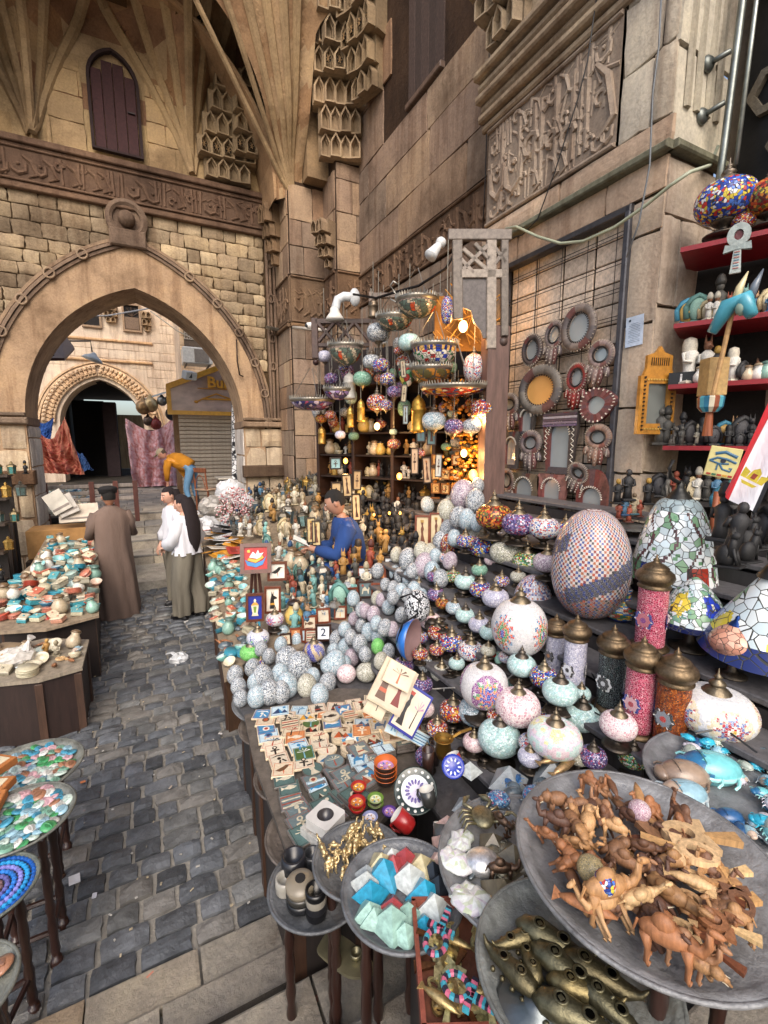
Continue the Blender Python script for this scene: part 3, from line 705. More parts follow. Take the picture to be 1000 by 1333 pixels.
# bay block on the right with lattice window and air conditioner
bb=thing('bay_building','stone bay with wooden lattice window to the right of the far archway','building')
FY=frameM((0,18,.8),(1,0,0),(0,0,1))
obj('wall',G().add(box(3.4,11,3),W,T(2.95,5.5,-3)).mesh('wall','far_stone'),bb,FY)
masonry(bb,FY,1.25,4.2,2.2,9,.36,.7,.03,'far_stone',.1,.012,inset=.01,col=hx('#fff2e0'))
la=obj('lattice_window',G().add(box(.66,1.25,.05),hx('#6a5744'),T(0,.62,0)).mesh('lattice_window','wood'),bb,FY@T(1.72,4.75,.05))
gg=G()
for k in range(9):gg.add(box(.02,1.0,.03),hx('#cdbfae'),T(-.3+.075*k,.75,.04));
for k in range(11):gg.add(box(.64,.02,.03),hx('#cdbfae'),T(0,.26+.1*k,.045))
obj('lattice',gg.mesh('lattice','wood'),la)
obj('string_course',G().add(box(2.6,.08,.12,.02),hx('#efdcc0'),T(2.5,3.5,0)).mesh('string_course','far_stone'),bb,FY)
ac=thing('air_conditioner','white air conditioner under the lattice window beyond the gate','air conditioner',T(1.68,17.0,4.82))
obj('case',G().add(box(.9,.7,.52,.03),hx('#dcd8cf')).mesh('case','paint'),ac)
obj('grille',G().add(box(.44,.02,.4),hx('#8a8076'),T(.12,-.36,.06)).mesh('grille','paint'),ac)
for x in (-.35,.35):obj('bracket',G().add(box(.04,.9,.04),hx('#5b564e'),T(x,.1,-.045)).mesh('bracket','iron'),ac)
# shop with the yellow sign
shp=thing('shuttered_shop','small shop with yellow-framed lettered gable sign over a rolled-down shutter','shop')
FS=frameM((0,13,.0),(1,0,0),(0,0,1))
obj('wall',G().add(box(3.2,3.0,.3),hx('#a08c78'),T(2.25,1.5+.1,-.42)).mesh('wall','far_stone'),shp,FS)
for k in range(22):obj('shutter_slat',bpy.data.meshes.get('shutter_slat') or G().add(box(2.7,.088,.03,.012),hx('#c4b4a0')).mesh('shutter_slat','paint'),shp,FS@T(2.12,.84+.1*k,-.1))
PG=[(.62,3.05),(3.5,3.05),(3.5,3.75),(2.05,4.2),(.62,3.58)];PGo=[(.52,2.95),(3.6,2.95),(3.6,3.83),(2.05,4.34),(.52,3.68)]
obj('sign_panel',G().add(prism(PG,.08),hx('#cdb6b0')).mesh('sign_panel','marble'),shp,FS@T(0,.03,0))
obj('sign_frame',G().add(ringstrip(PG,PGo,.16),hx('#f6b848')).mesh('sign_frame','paint'),shp,FS@T(0,.03,0))
tv=text_poly('Bullı',.38,.03,.012);obj('sign_lettering',G().add(tv,hx('#f0ad40')).mesh('sign_lettering','paint'),shp,Matrix.Translation(at(287,499,y=12.86))@T(rx=pi/2))
g=G().add(box(1.7,.045,.04),hx('#d89a35'),T(2.2,3.36,0)).add(tube([(1.15,3.28,.02),(1.25,3.3,.02),(1.35,3.36,.02),(1.7,3.5,.02),(2.05,3.38,.02)],.02,5),hx('#d89a35')).add(ell(.05,.04,.03),hx('#d89a35'),T(1.2,3.28,.02))
g.add(box(1.9,.02,.04),hx('#d89a35'),T(2.2,3.62,0))
obj('sign_flourish',g.mesh('sign_flourish','paint'),shp,FS@T(0,.03,.09))
# ================================================================== PROTOTYPES (unit width about 1)
PR={}
def proto(name,spec):PR[name]=spec;return spec
def one(g,name,mat):return [(name,g.mesh(name,mat),[])]
# --- eggs
def eggprof(n=12,h=1.32):return [(max(.01,.5*sin(pi*t) ** .85*(1.06-.22*t+.1*sin(pi*t))),h*(1-cos(pi*t))/2) for t in [i/n for i in range(n+1)]]
EGG=[('egg',G().add(lathe(eggprof(12),18,caps=False),W,smooth=True).mesh('mosaic_egg','crackle_white'),[])]
BALL=[('ball',G().add(ell(.5,.5,.47,20,14),W,T(0,0,.47),True).mesh('mosaic_ball','crackle_white'),[])]
# --- lamp parts
def cap_mesh(k=1.0,col='#94866f',nm='finial'):
 P=[(.27,0),(.27,.03),(.21,.07),(.2,.1),(.12,.14),(.10,.17),(.15,.2),(.13,.24),(.06,.29),(.055,.32),(.08,.34),(.05,.37),(.02,.42),(.012,.5),(.002,.52)]
 return G().add(lathe([(r*k,z*k) for r,z in P],16,caps=False),hx(col),smooth=True).mesh(nm,'brass')
CAP,CAPD=cap_mesh(),cap_mesh(1.0,'#6a6258')
CAPS=cap_mesh(.8,'#96897a')
def base_mesh(col='#585048'):
 P=[(.4,0),(.4,.03),(.3,.06),(.16,.1),(.1,.15),(.1,.19),(.17,.23),(.25,.29),(.27,.34)]
 return G().add(lathe(P,16),hx(col),smooth=True).mesh('stand','brass')
BASE=base_mesh()
def onion(seg=32,n=14,fn=None,h=.66,p=.8):return lathe([(max(.16,.5*sin(pi*(.06+.88*t)) ** p),h*(1-cos(pi*t))/2) for t in [i/n for i in range(n+1)]],seg,fn)
def lamp_spec(shade_me,h=.66,cap=None,base=None,bz=.3):
 c=G();return [('shade',shade_me,[]),('finial',cap or CAP,[]),('stand',base or BASE,[])]
def lamp(name,label,px,py,w,mat,lev,fn=None,seg=40,n=16,h=.66,body='onion',cap=None,cat='lamp',group=None,p=.8):
 """standing oval mosaic lamp; px,py is the middle of its glass"""
 k=(mat if fn is None else name+label[:18])+body+str(h)+str(p)
 if k not in PR:
  g=G();v=onion(seg,n,fn,h,p)
  g.add((v[0],v[1]),list(v[2]) if fn else W,T(0,0,.3),smooth=True);PR[k]=g.mesh('shade',mat)
 pos,s=fit(px,py,w*(1.14 if w<50 else 1.04),.3+h/2,lev)
 t=thing(name,label,cat,Matrix.Translation(pos)@T(rz=U(0,6),s=s),group)
 obj('shade',PR[k],t,None,mat);obj('finial',cap or CAP,t,T(0,0,.3+h-.03,s=.88 if w<50 else .7));obj('stand',BASE,t)
 return t
# --- placing
def fit(px,py,w,hc,lev):
 best=None
 for z0,test in lev:
  s=.15
  for _ in range(6):p=at(px,py,z=z0+hc*s if z0+hc*s<EYE-.02 else EYE-.02);s=max(.01,metres(w,p))
  e=test(p)
  if best is None or e<best[0]-1e-6:best=(e,Vector((p.x,p.y,z0)),s)
 return best[1],best[2]
TIER=[(.75+.12*k,1.0+.2*k) for k in range(10)]
LEV=[(z,(lambda p,x=x:0 if x <= p.x <= x+.2 else min(abs(p.x-x),abs(p.x-x-.2)))) for z,x in TIER]
LEV0=[(.72,(lambda p:0 if p.x<1.0 else p.x-1.0))]+LEV
def flat(z):return [(z,lambda p:0)]
def plane_hit(px,py,pl,lift=0):
 z0,a,b,X0,Y0=pl;r,h=ray(px,py)
 t=(z0+lift-b*X0-a*Y0-EYE)/(r.z-b*r.x-a*r.y);return Vector((0,0,EYE))+r*t
def plz(pl,x,y):z0,a,b,X0,Y0=pl;return z0+a*(y-Y0)+b*(x-X0)
# --- colour patterns on the lathe
def flowers(bg,petals,centre,v0=.5,n=4,R0=.3,asp=4.0,lobes=8,ring=None,off=.0):
 def fn(u,v):
  uu=((u+off)*n) % 1-.5;dx=uu*asp/n*1.0;dy=(v-v0);r=hypot(dx,dy);a=atan2(dy,dx)
  if r<R0*.16:return centre
  if r<R0*(.75+.25*cos(lobes*a)):return petals[int(r/R0*5+(a*lobes/pi/2) % 1*1.5) % len(petals)]
  if ring and r<R0*1.12:return ring
  return bg
 return fn
def bands(cols,k):return lambda u,v:cols[int(v*k) % len(cols)]
# --- tall cylinder lamps
def cyl_lamp(label,px,ptop,pbot,w,mat,medal,lev,dome='#7d6a52',D=None):
 """px centre, ptop top of the glass, pbot bottom of the glass"""
 pos,s=fit(px,pbot,w,.12,lev);Hh=0
 lo,hi=.5,6
 for _ in range(30):
  m=(lo+hi)/2;q=pos+Vector((0,0,(m+.12)*s));d=q-Vector((0,0,EYE));f=d.x*sin(YAW)+d.y*cos(YAW)
  yc=d.z*cos(PITCH)+f*sin(PITCH);zc=f*cos(PITCH)-d.z*sin(PITCH);yy=666.5-FPX*yc/zc
  if yy>ptop:lo=m
  else:hi=m
 Hh=lo;t=thing('cylinder_lamp',label,'lamp',Matrix.Translation(pos)@T(s=s))
 obj('foot',G().add(lathe([(.62,0),(.62,.05),(.52,.12),(.47,.14)],20),hx('#7d6a52'),smooth=True).mesh('foot','brass'),t)
 c1,c2,c3=[hx(c) for c in medal[:3]];bgc=hx(medal[3])
 def fn(u,v):
  uu=(u*3+.3) % 1-.5;dx=uu*2*pi*.47/3;dy=(v-.45)*Hh;r=hypot(dx,dy);a=atan2(dy,dx)
  if r<.08:return c3
  if r<.2*(1+.2*cos(8*a)):return c2
  if r<.3*(1+.12*cos(12*a)):return c1
  return bgc
 v=lathe([(.45,.12),(.45,.14)]+[(.46,.14+Hh*i/36) for i in range(37)],44,fn)
 # the glass body in real mosaic, medallions painted glass
 g=G();g.add((v[0],v[1]),list(v[2]),smooth=True);obj('glass_body',g.mesh('glass_body','oncol_fine' if mat=='oncol_fine' else mat),t)
 med=G()
 for k in range(3):
  a0=2*pi*(k+.52)/3;M=T(0,0,.14+Hh*.45,rz=a0)@T(.462,0,0,ry=pi/2)
  for rr,cc,zz in ((.31,c1,.0),(.23,c2,.012),(.09,c3,.022)):med.add(prism([(rr*(1+.1*cos(8*q))*cos(q),rr*(1+.1*cos(8*q))*sin(q)) for q in [i*pi/16 for i in range(32)]],.01,zz-(.03 if rr>.3 else .012)),cc,M)
  for q in range(12):med.add(ell(.045,.02,.012,6,4),hx('#f0ece4') if q % 2 else c1,M@T(.27*cos(q*pi/6),.27*sin(q*pi/6),.0,rz=q*pi/6))
 obj('medallions',med.mesh('medallions','oncol_fine'),t)['kind']='stuff'
 DP=[(.53,0),(.55,.05),(.5,.1),(.5,.16),(.6,.26),(.64,.38),(.6,.52),(.48,.62),(.42,.66),(.44,.7),(.36,.78),(.26,.84),(.14,.9),(.09,.96),(.12,1.0),(.05,1.06),(.02,1.16),(.002,1.2)]
 obj('dome_top',PR.setdefault('dome'+dome,G().add(lathe(DP,24,caps=False),hx(dome),smooth=True).mesh('dome_top','brass')),t,T(0,0,.12+Hh,s=.95))
 return t
# --- small goods
def _bowl(c1,c2):
 P=[(.25,0),(.27,.04),(.4,.2),(.5,.42),(.47,.43),(.36,.22),(.2,.1),(.01,.08)]
 return one(G().add(lathe(P,16,lambda u,v:hx(c1) if v<.5 else hx(c2),False)[:2],[hx(c1)]*48+[hx('#d8ceb4')]*16+[hx(c2)]*48,smooth=True),'bowl','glaze')
BOWLC=[('#2f8fa0','#8fc4c4'),('#cfc4a8','#d8ceb4'),('#b8452f','#d8a088'),('#3a6f8c','#a8bcc0'),('#d8a088','#dcc0ac'),('#7fc0b8','#d8ece6')]
for i,(a,b) in enumerate(BOWLC):proto('bowl%d' % i,_bowl(a,b))
def _plates(c):
 g=G()
 for k in range(5):g.add(lathe([(.3,0),(.5,.05),(.5,.07),(.01,.05)],16),mul(hx(c),U(.8,1.1)),T(U(-.03,.03),U(-.03,.03),k*.085),True)
 return one(g,'plates','glaze')
for i,c in enumerate(['#3f9ab0','#cfc6a8','#cc8068','#2c7f9c','#a8beb4','#b84e38']):proto('plates%d' % i,_plates(c))
def _boxl(c1,c2):return one(G().add(box(.8,.6,.34,.06),hx(c1)).add(box(.84,.64,.12,.05),hx(c2),T(0,0,.34)).add(ell(.08,.08,.06,8,5),hx(c1),T(0,0,.48)),'box','glaze')
for i,(a,b) in enumerate([('#d4c4a4','#c87058'),('#4498a5','#cfc8b0'),('#c89078','#d8caac'),('#cfc8ac','#5fa9b0'),('#9f9884','#c8bea4')]):proto('lidbox%d' % i,_boxl(a,b))
def _fig(c1,c2,c3,hat=0):
 g=G().add(box(.5,.4,.1,.03),hx(c3));g.add(lathe([(.17,.1),(.14,.4),(.16,.62),(.2,.82),(.12,.9),(.07,.95)],10),hx(c1),smooth=True)
 g.add(ell(.11,.12,.14,10,7),hx(c2),T(0,-.01,1.06),True)
 for s in (-1,1):g.add(tube([(s*.2,0,.82),(s*.24,-.05,.6),(s*.08,-.17,.58)],[.055,.05,.04],6),hx(c1),smooth=True)
 if hat==1:
  for s in (-1,1):g.add(tube([(s*.07,0,1.14),(s*.08,0,1.38)],[.04,.005],5),hx(c2))
  g.add(tube([(0,-.08,1.04),(0,-.26,1.0)],[.05,.02],6),hx(c2))
 if hat==2:g.add(lathe([(.13,0),(.16,.12),(.1,.3),(.04,.36)],10),hx(c3),T(0,0,1.1),True)
 if hat==3:g.add(lathe([(.17,-.22),(.18,-.05),(.15,.1),(.03,.16)],10,caps=False),hx(c3),T(0,.03,1.08),True)
 return one(g,'figurine','carved')
FIGC=[('#2a2a2c','#2f2e30','#1c1c1e'),('#7fb3ae','#8fc0b8','#c9bfa5'),('#b98b4a','#c79a55','#3a2d20'),('#d8cfb8','#cfc3a8','#b0a488'),('#5a87a8','#c29a72','#2c4f78'),('#9b4a35','#a8573f','#5a2c22'),('#53514c','#605d56','#3a3833'),('#e6e2d8','#8a5a3c','#d8d0bd'),('#c8b89a','#7d6a52','#3d6a78'),('#202022','#b58e3c','#151516')]
for i,f in enumerate(FIGC):
 for h in range(4):proto('fig%d_%d' % (i,h),_fig(*f,hat=h))
def _cat(c):
 q=hx(c);g=G().add(box(.4,.6,.06,.02),q).add(ell(.17,.24,.3,10,8),q,T(0,.08,.3),True).add(tube([(0,-.02,.3),(0,-.1,.62),(0,-.12,.75)],[.15,.11,.08],8),q,smooth=True).add(ell(.1,.13,.11,10,7),q,T(0,-.15,.82),True)
 for s in (-1,1):g.add(tube([(s*.05,-.12,.88),(s*.07,-.12,1.04)],[.045,.003],5),q);g.add(tube([(s*.07,-.12,.5),(s*.07,-.2,.08)],[.05,.04],6),q,smooth=True)
 g.add(tube([(.1,.28,.1),(.22,.2,.09),(.25,0,.09)],[.03,.03,.02],5),q);return one(g,'cat','carved')
for i,c in enumerate(['#19191b','#6f6a62','#3e5a5c','#c9bfa8']):proto('cat%d' % i,_cat(c))
def _scarab(c1,c2,c3):
 g=G().add(ell(.5,.34,.1,16,8),hx(c3),T(0,0,.08),True)
 n=14;V=[];F=[];C=[]
 v,f=ell(.47,.31,.26,18,10);g.add((v,f),[hx(c2) if sum(v[i][0] for i in ff)/len(ff)>.14 else hx(c1) for ff in f],T(0,0,.1),True)
 g.add(ell(.13,.2,.12,10,6),hx(c2),T(.42,0,.12),True)
 g.add(tube([(-.44,0,.2),(-.2,0,.335),(.12,0,.36)],.012,4),mul(hx(c1),.4));g.add(tube([(.14,-.28,.16),(.16,-.15,.31),(.17,0,.355),(.16,.15,.31),(.14,.28,.16)],.014,4),mul(hx(c1),.4))
 for s in (-1,1):
  for x in (-.3,-.05,.25):g.add(tube([(x,s*.28,.12),(x+.06,s*.38,.08),(x+.12,s*.4,.03)],.025,4),hx(c3))
 return one(g,'scarab','glaze')
for i,c in enumerate([('#74c3c9','#2f6f9c','#9adad8'),('#9b8674','#8b7666','#7d6b5c'),('#e3dce4','#d9d2dc','#cfc8d2'),('#2d5b8c','#244a78','#4a7ab0'),('#9fc6d6','#c9b3a0','#c8d4d8'),('#2fb2d2','#2aa3c4','#45c0dc'),('#b9c4b8','#9db0a0','#c8d0c2'),('#5d6a72','#4a565e','#78858c')]):proto('scarab%d' % i,_scarab(*c))
def _pyr(c):return one(G().add(([(-.5,-.5,0),(.5,-.5,0),(.5,.5,0),(-.5,.5,0),(0,0,.62)],[(3,2,1,0),(0,1,4),(1,2,4),(2,3,4),(3,0,4)]),hx(c)),'pyramid','marble')
for k,c in {'turquoise':'#2f9fc4','red':'#a8464a','mint':'#9fc4b8','white':'#c9cfcc','cream':'#cfc39a','black':'#2a3038','brass':'#7d725c','grey':'#9aa0a2','pink':'#d8b4a8'}.items():proto('pyr_'+k,_pyr(c))
# animals
def _camel(c,hump=1):
 q=hx(c);g=G().add(ell(.36,.15,.17,12,8),q,T(0,0,.55),True).add(ell(.16,.11,.16,10,7),q,T(-.02,0,.7),True)
 g.add(tube([(.28,0,.58),(.44,0,.52),(.52,0,.66),(.54,0,.86)],[.11,.085,.06,.05],8),q,smooth=True).add(ell(.12,.05,.055,8,6),q,T(.6,0,.89,ry=.2),True)
 for sx in (-.25,.26):
  for sy in (-.08,.08):g.add(tube([(sx,sy,.52),(sx+.02,sy,.27),(sx-.01,sy,.03),(sx+.03,sy,0)],[.085,.045,.04,.05],7),q,smooth=True)
 for s in (-1,1):g.add(ell(.02,.012,.03,5,4),q,T(.54,s*.045,.94))
 g.add(tube([(-.36,0,.6),(-.42,0,.4)],[.025,.015],5),q);return one(g,'camel','animal_wood')
def _eleph(c):
 q=hx(c);g=G().add(ell(.36,.22,.24,12,8),q,T(0,0,.5),True).add(ell(.19,.17,.2,10,8),q,T(.36,0,.58),True)
 g.add(tube([(.48,0,.56),(.6,0,.4),(.6,0,.2),(.68,0,.12)],[.1,.07,.05,.035],8),q,smooth=True)
 for s in (-1,1):g.add(ell(.05,.03,.16,8,6),mul(q,.85),T(.26,s*.2,.58,ry=.3),True);g.add(tube([(.5,s*.08,.46),(.64,s*.1,.4)],[.02,.006],5),hx('#e8dcc0'))
 for sx in (-.22,.2):
  for sy in (-.12,.12):g.add(tube([(sx,sy,.45),(sx,sy,0)],[.1,.085],8),q,smooth=True)
 return one(g,'elephant','animal_wood')
def _fish(c):
 q=hx(c);g=G().add(tube([(-.5,0,.1),(-.3,0,.12),(0,0,.14),(.3,0,.12),(.5,0,.1)],[.03,.1,.14,.09,.02],9,.8),q,smooth=True);g.add(prism([(-.6,.14),(-.42,0),(-.6,-.14)],.03,.09),q);return one(g,'fish','animal_wood')
def _ankh(c,c2=None):
 g=G();q=hx(c);inn=[(-.28+.12*cos(t)*1.5-.03*cos(t) ** 2,.12*sin(t)) for t in [i*pi/10 for i in range(20)]];out=[(-.28+.24*cos(t)*1.25,.22*sin(t)) for t in [i*pi/10 for i in range(20)]]
 g.add(ringstrip(inn,out,.1),q);w=hx(c2 or c)
 g.add(prism([(-.02,-.03),(.5,-.1),(.5,.1),(-.02,.03)],.1),w)
 for s in (-1,1):g.add(prism([(-.04,s*.02),(.05,s*.03),(.1,s*.28),(-.1,s*.28)][::s],.1),q)
 return one(g,'ankh','animal_wood')
for i,c in enumerate(['#9a7050','#74503a','#b08458','#c49a6c','#604234','#9c6844','#d4b080']):
 proto('camel%d' % i,_camel(c));proto('eleph%d' % i,_eleph(c));proto('fish%d' % i,_fish(c));proto('ankh%d' % i,_ankh(c,['#6b3c24','#c89a63','#e0bd88'][i % 3]))
proto('ankh_pale',_ankh('#dcb98c','#c79c68'))
def _jar(c1,c2):return one(G().add(lathe([(.3,0),(.45,.2),(.48,.55),(.3,.85),(.25,.95),(.32,1.05)],14),hx(c1),smooth=True).add(lathe([(.2,0),(.36,.02),(.3,.15),(.08,.24)],12),hx(c2),T(0,0,1.05),True),'jar','glaze')
for i,c in enumerate([('#b93328','#2a2220'),('#d8b765','#2a2220'),('#6a9a3a','#2a2220'),('#e8e4da','#9c8a70'),('#c9b79a','#7a6248'),('#8fb7a8','#5d7a70')]):proto('jar%d' % i,_jar(*c))
def _lantern(c,pane):
 g=G().add(lathe([(.42,0),(.42,.05),(.34,.08)],6),hx(c));g.add(lathe([(.32,.08),(.36,.75)],6),hx(pane));
 for k in range(6):a=k*pi/3;g.add(tube([(.33*cos(a),.33*sin(a),.08),(.38*cos(a),.38*sin(a),.76)],.03,4),hx(c))
 g.add(lathe([(.46,.75),(.44,.8),(.3,.95),(.12,1.05),(.1,1.1),(.15,1.15),(.02,1.3)],6),hx(c));return one(g,'lantern','dullmetal')
for i,c in enumerate([('#8a7a5a','#5fa3a0'),('#a08a60','#c9a24a'),('#6a6458','#88a8a8'),('#6f5f48','#a85a48'),('#9a948a','#7fa0b8'),('#b08d4a','#d8b56a')]):proto('lantern%d' % i,_lantern(*c))
def _mask(c,c2):
 g=G().add(ell(.3,.16,.42,12,8),hx(c2),T(0,0,.5),True);g.add(tube([(-.34,0,.2),(-.38,0,.6),(-.2,0,.9),(0,0,1.0),(.2,0,.9),(.38,0,.6),(.34,0,.2)],.1,7),hx(c),smooth=True).add(box(.5,.3,.12,.03),hx(c));g.add(tube([(0,-.15,.55),(0,-.2,.45)],.03,5),hx(c2));return one(g,'bust','carved')
for i,c in enumerate([('#3f8ca8','#c9a050'),('#2c2c2e','#37363a'),('#c8b68c','#d8c8a4'),('#5e8f88','#8fb8a8')]):proto('bust%d' % i,_mask(*c))
# --- painted motifs: little flat shapes in a unit square, a hair above the tile
def motif(g,kind,M,pal,z=0):
 def s(poly,c,k=0):g.add(prism(poly,.012,z+k*.012),hx(c) if isinstance(c,str) else c,M)
 if kind=='eye':
  s([(-.4,0),(-.2,.16),(.1,.2),(.35,.05),(.1,-.1),(-.2,-.12)],pal[0]);s(circle(.11,10,0,.04),pal[1],1);s([(-.42,.22),(-.1,.34),(.3,.3),(.42,.16),(.2,.24),(-.1,.27)],pal[1],1);s([(.0,-.1),(.08,-.1),(.02,-.38),(-.08,-.36)],pal[1],1);s([(.12,-.1),(.2,-.08),(.38,-.3),(.3,-.34)],pal[1],1)
 elif kind=='bird':
  s([(-.4,-.1),(-.05,.15),(.1,.3),(.28,.3),(.2,.1),(.05,-.1),(-.15,-.2)],pal[1]);s([(.28,.3),(.42,.24),(.26,.22)],pal[2],1);s([(0,-.12),(.03,-.4),(.07,-.4),(.05,-.12)],pal[2],1)
 elif kind=='camel':
  s([(-.35,-.35),(-.28,.05),(-.05,.25),(.1,.05),(.22,.0),(.32,.3),(.42,.3),(.4,.2),(.3,-.1),(.26,-.35),(.2,-.35),(.15,-.1),(-.2,-.1),(-.26,-.35)],pal[1]);s(circle(.1,10,-.25,.32),pal[2])
 elif kind=='pyramids':
  s([(-.45,-.3),(-.1,.25),(.2,-.3)],pal[2]);s([(-.1,.25),(.2,-.3),(.0,-.3)],pal[1],1);s([(.05,-.3),(.28,.05),(.45,-.3)],pal[2],1);s(circle(.09,10,.25,.3),pal[1],1)
 elif kind=='sun':s(circle(.22,14),pal[1]);s(circle(.12,12),pal[2],1)
 elif kind=='ankh':s(circle(.14,12,0,.2),pal[1]);s(circle(.07,10,0,.2),pal[0],1);s([(-.05,.08),(.05,.08),(.05,-.4),(-.05,-.4)],pal[1],1);s([(-.25,.0),(.25,.0),(.25,-.08),(-.25,-.08)],pal[1],1)
 elif kind=='anubis':
  s([(-.25,-.42),(-.2,.0),(-.12,.2),(-.12,.42),(-.02,.25),(.06,.42),(.08,.2),(.38,.1),(.36,.04),(.12,.02),(.15,-.2),(.3,-.42)],pal[1]);s([(-.2,-.15),(.15,-.15),(.18,-.24),(-.22,-.24)],pal[2],1)
 elif kind=='fish':s([(-.42,.14),(-.25,0),(0,.16),(.25,.1),(.4,0),(.25,-.1),(0,-.14),(-.25,-.03),(-.42,-.14)],pal[1]);s(circle(.03,6,.26,.02),pal[0],1)
 elif kind=='palm':
  s([(-.04,-.4),(.05,-.4),(.02,.1),(-.02,.1)],pal[2]);
  for a in range(5):t=.3+a*.63;s([(0,.08),(.32*cos(t)-.05*sin(t),.08+.28*sin(t)+.05*cos(t)),(.38*cos(t),.08+.26*sin(t))],pal[1],1)
 elif kind=='stripes':
  for k in range(4):s([(-.45,-.42+.22*k),(.45,-.38+.22*k),(.45,-.32+.22*k),(-.45,-.34+.22*k)],pal[1+k % 2])
 elif kind=='queen':s([(-.2,-.42),(-.1,-.1),(-.16,.1),(-.08,.2),(-.2,.42),(.12,.42),(.06,.22),(.14,.1),(.08,.0),(.1,-.12),(.28,-.42)],pal[1]);s([(-.2,.42),(.12,.42),(.1,.33),(-.17,.33)],pal[2],1)
 elif kind=='num':pass
PALS=[('#dcd0ba','#2b2524','#b0402c'),('#d8cfba','#2f6f98','#d09a3a'),('#d6c6ac','#6a4a34','#c05a30'),('#bfd6e0','#2f83b4','#1f3d66'),('#dccdb0','#a83428','#2b2524'),('#d98e5a','#f0e4cc','#8a3a24'),('#6a7c80','#cfc6ae','#9a4a3a'),('#55706e','#d8cfb8','#2c2a2a'),('#3f89b8','#efe8dc','#a83428'),('#4f6a3a','#e9efe9','#7fb6cf')]
MOT=['eye','bird','camel','pyramids','sun','ankh','anubis','fish','palm','stripes','queen']
MW={'eye':'painted eye','bird':'black bird','camel':'camel','pyramids':'pyramids','sun':'sun disc','ankh':'looped cross','anubis':'jackal head','fish':'fish','palm':'palm tree','stripes':'stripes','queen':'crowned head'}
def tile_me(i,k,n=1,rnd=False,side='#d9c9a8'):
 key=('tile',i,k,n,rnd,side)
 if key not in PR:
  g=G();p=PALS[i % len(PALS)]
  for j in range(n):g.add(box(1,1,.11,.015) if not rnd else lathe([(.48,0),(.5,.02),(.5,.1),(.48,.11)],22),mul(hx(side),U(.7,1.05)),T(U(-.03,.03)*(j<n-1),U(-.03,.03)*(j<n-1),.115*j,rz=U(-.05,.05)*(j<n-1)))
  z=.115*(n-1)+.11
  g.add(prism([(-.46,-.46),(.46,-.46),(.46,.46),(-.46,.46)] if not rnd else circle(.45,20),.004,z),hx(p[0]))
  if not rnd:g.add(ringstrip([(-.41,-.41),(.41,-.41),(.41,.41),(-.41,.41)],[(-.43,-.43),(.43,-.43),(.43,.43),(-.43,.43)],.006,z),hx(p[2]))
  motif(g,k,T(0,0,z,s=.88),p,.004);PR[key]=g.mesh('tile','glaze')
 return PR[key]
def framed(name,label,M,w,h,pal,kind,fr='#6a3a24',cat='framed tile',text=None,depth=.03,group=None):
 """framed picture: local x right, y up, z towards the viewer; M at its centre"""
 t=thing(name,label,cat,M,group);b=min(w,h)*.13
 obj('frame',G().add(ringstrip([(-w/2+b,-h/2+b),(w/2-b,-h/2+b),(w/2-b,h/2-b),(-w/2+b,h/2-b)],[(-w/2,-h/2),(w/2,-h/2),(w/2,h/2),(-w/2,h/2)],depth),hx(fr)).mesh('frame','polished_wood'),t)
 g=G().add(box(w-b*1.6,h-b*1.6,depth*.5),hx(pal[0]));obj('picture',g.mesh('picture','paint'),t)
 g=G();s=min(w,h)-2*b;A=T(0,0,depth*.5+.001,s=(s*.95,(h-2*b)*.95,.12))
 if text:v=text_poly(text,s*.95,.001,.004*s);g.add(v,hx(pal[1]),T(0,0,depth*.5+.002))
 elif kind:motif(g,kind,A,pal)
 if g.f:obj('painting',g.mesh('painting','paint'),t)
 return t
def facing(p,az=None,lean=0,roll=0):
 """frame at p whose z axis points to the viewer (horizontally), leaning back"""
 if az is None:az=atan2(-p.y,-p.x)
 w=Vector((cos(az),sin(az),0));u=Vector((0,0,1)).cross(w);return frameM(p,u,(0,0,1))@T(rx=-lean,rz=roll)
# ================================================================== STALL FURNITURE
stand=thing('display_stand','long stepped grey display stand carrying the mosaic lamps and eggs','stand')
for k,(z,x) in enumerate(TIER):
 y0=.97 if k<4 else .55;y1=3.95 if k<5 else 4.3
 obj('shelf',G().add(box(.22,y1-y0,.03,.006),hx('#5c5a5c')).mesh('shelf','wood'),stand,T(x+.1,(y0+y1)/2,z-.03))
 obj('riser',G().add(box(.02,y1-y0-.02,z-.05),hx('#322f30')).mesh('riser','wood'),stand,T(x+.02,(y0+y1)/2,0))
def table(name,label,px,pl,th=.03,top='#8a7a66',leg='#4a3326',legs=True,shade_skirt=None,cat='table'):
 P=[plane_hit(x,y,pl) for x,y in px];t=thing(name,label,cat);n=len(P)
 g=G().add(([tuple(p-Vector((0,0,.004))) for p in P]+[tuple(p-Vector((0,0,th))) for p in P],[tuple(range(n)),tuple(range(2*n-1,n-1,-1))]+[(i,n+i,n+(i+1) % n,(i+1) % n) for i in range(n)]),hx(top))
 obj('tabletop',g.mesh('tabletop','wood'),t);c=sum(P,Vector())/n
 for p in P:
  q=c+(p-c)*.9;obj('leg',G().add(box(.05,.05,max(.1,p.z-th-.02),.006),hx(leg)).mesh('leg','wood'),t,T(q.x,q.y,0))
 if shade_skirt:
  g=G()
  for i in range(n):a,b=c+(P[i]-c)*.93,c+(P[(i+1) % n]-c)*.93;g.add(([(a.x,a.y,.02),(b.x,b.y,.02),(b.x,b.y,b.z-th),(a.x,a.y,a.z-th)],[(0,1,2,3)]),hx(shade_skirt))
  obj('side_shade_panel',g.mesh('side_shade_panel','wood'),t)  # dark side panels, coloured to stand for the shadow under the table
 return t
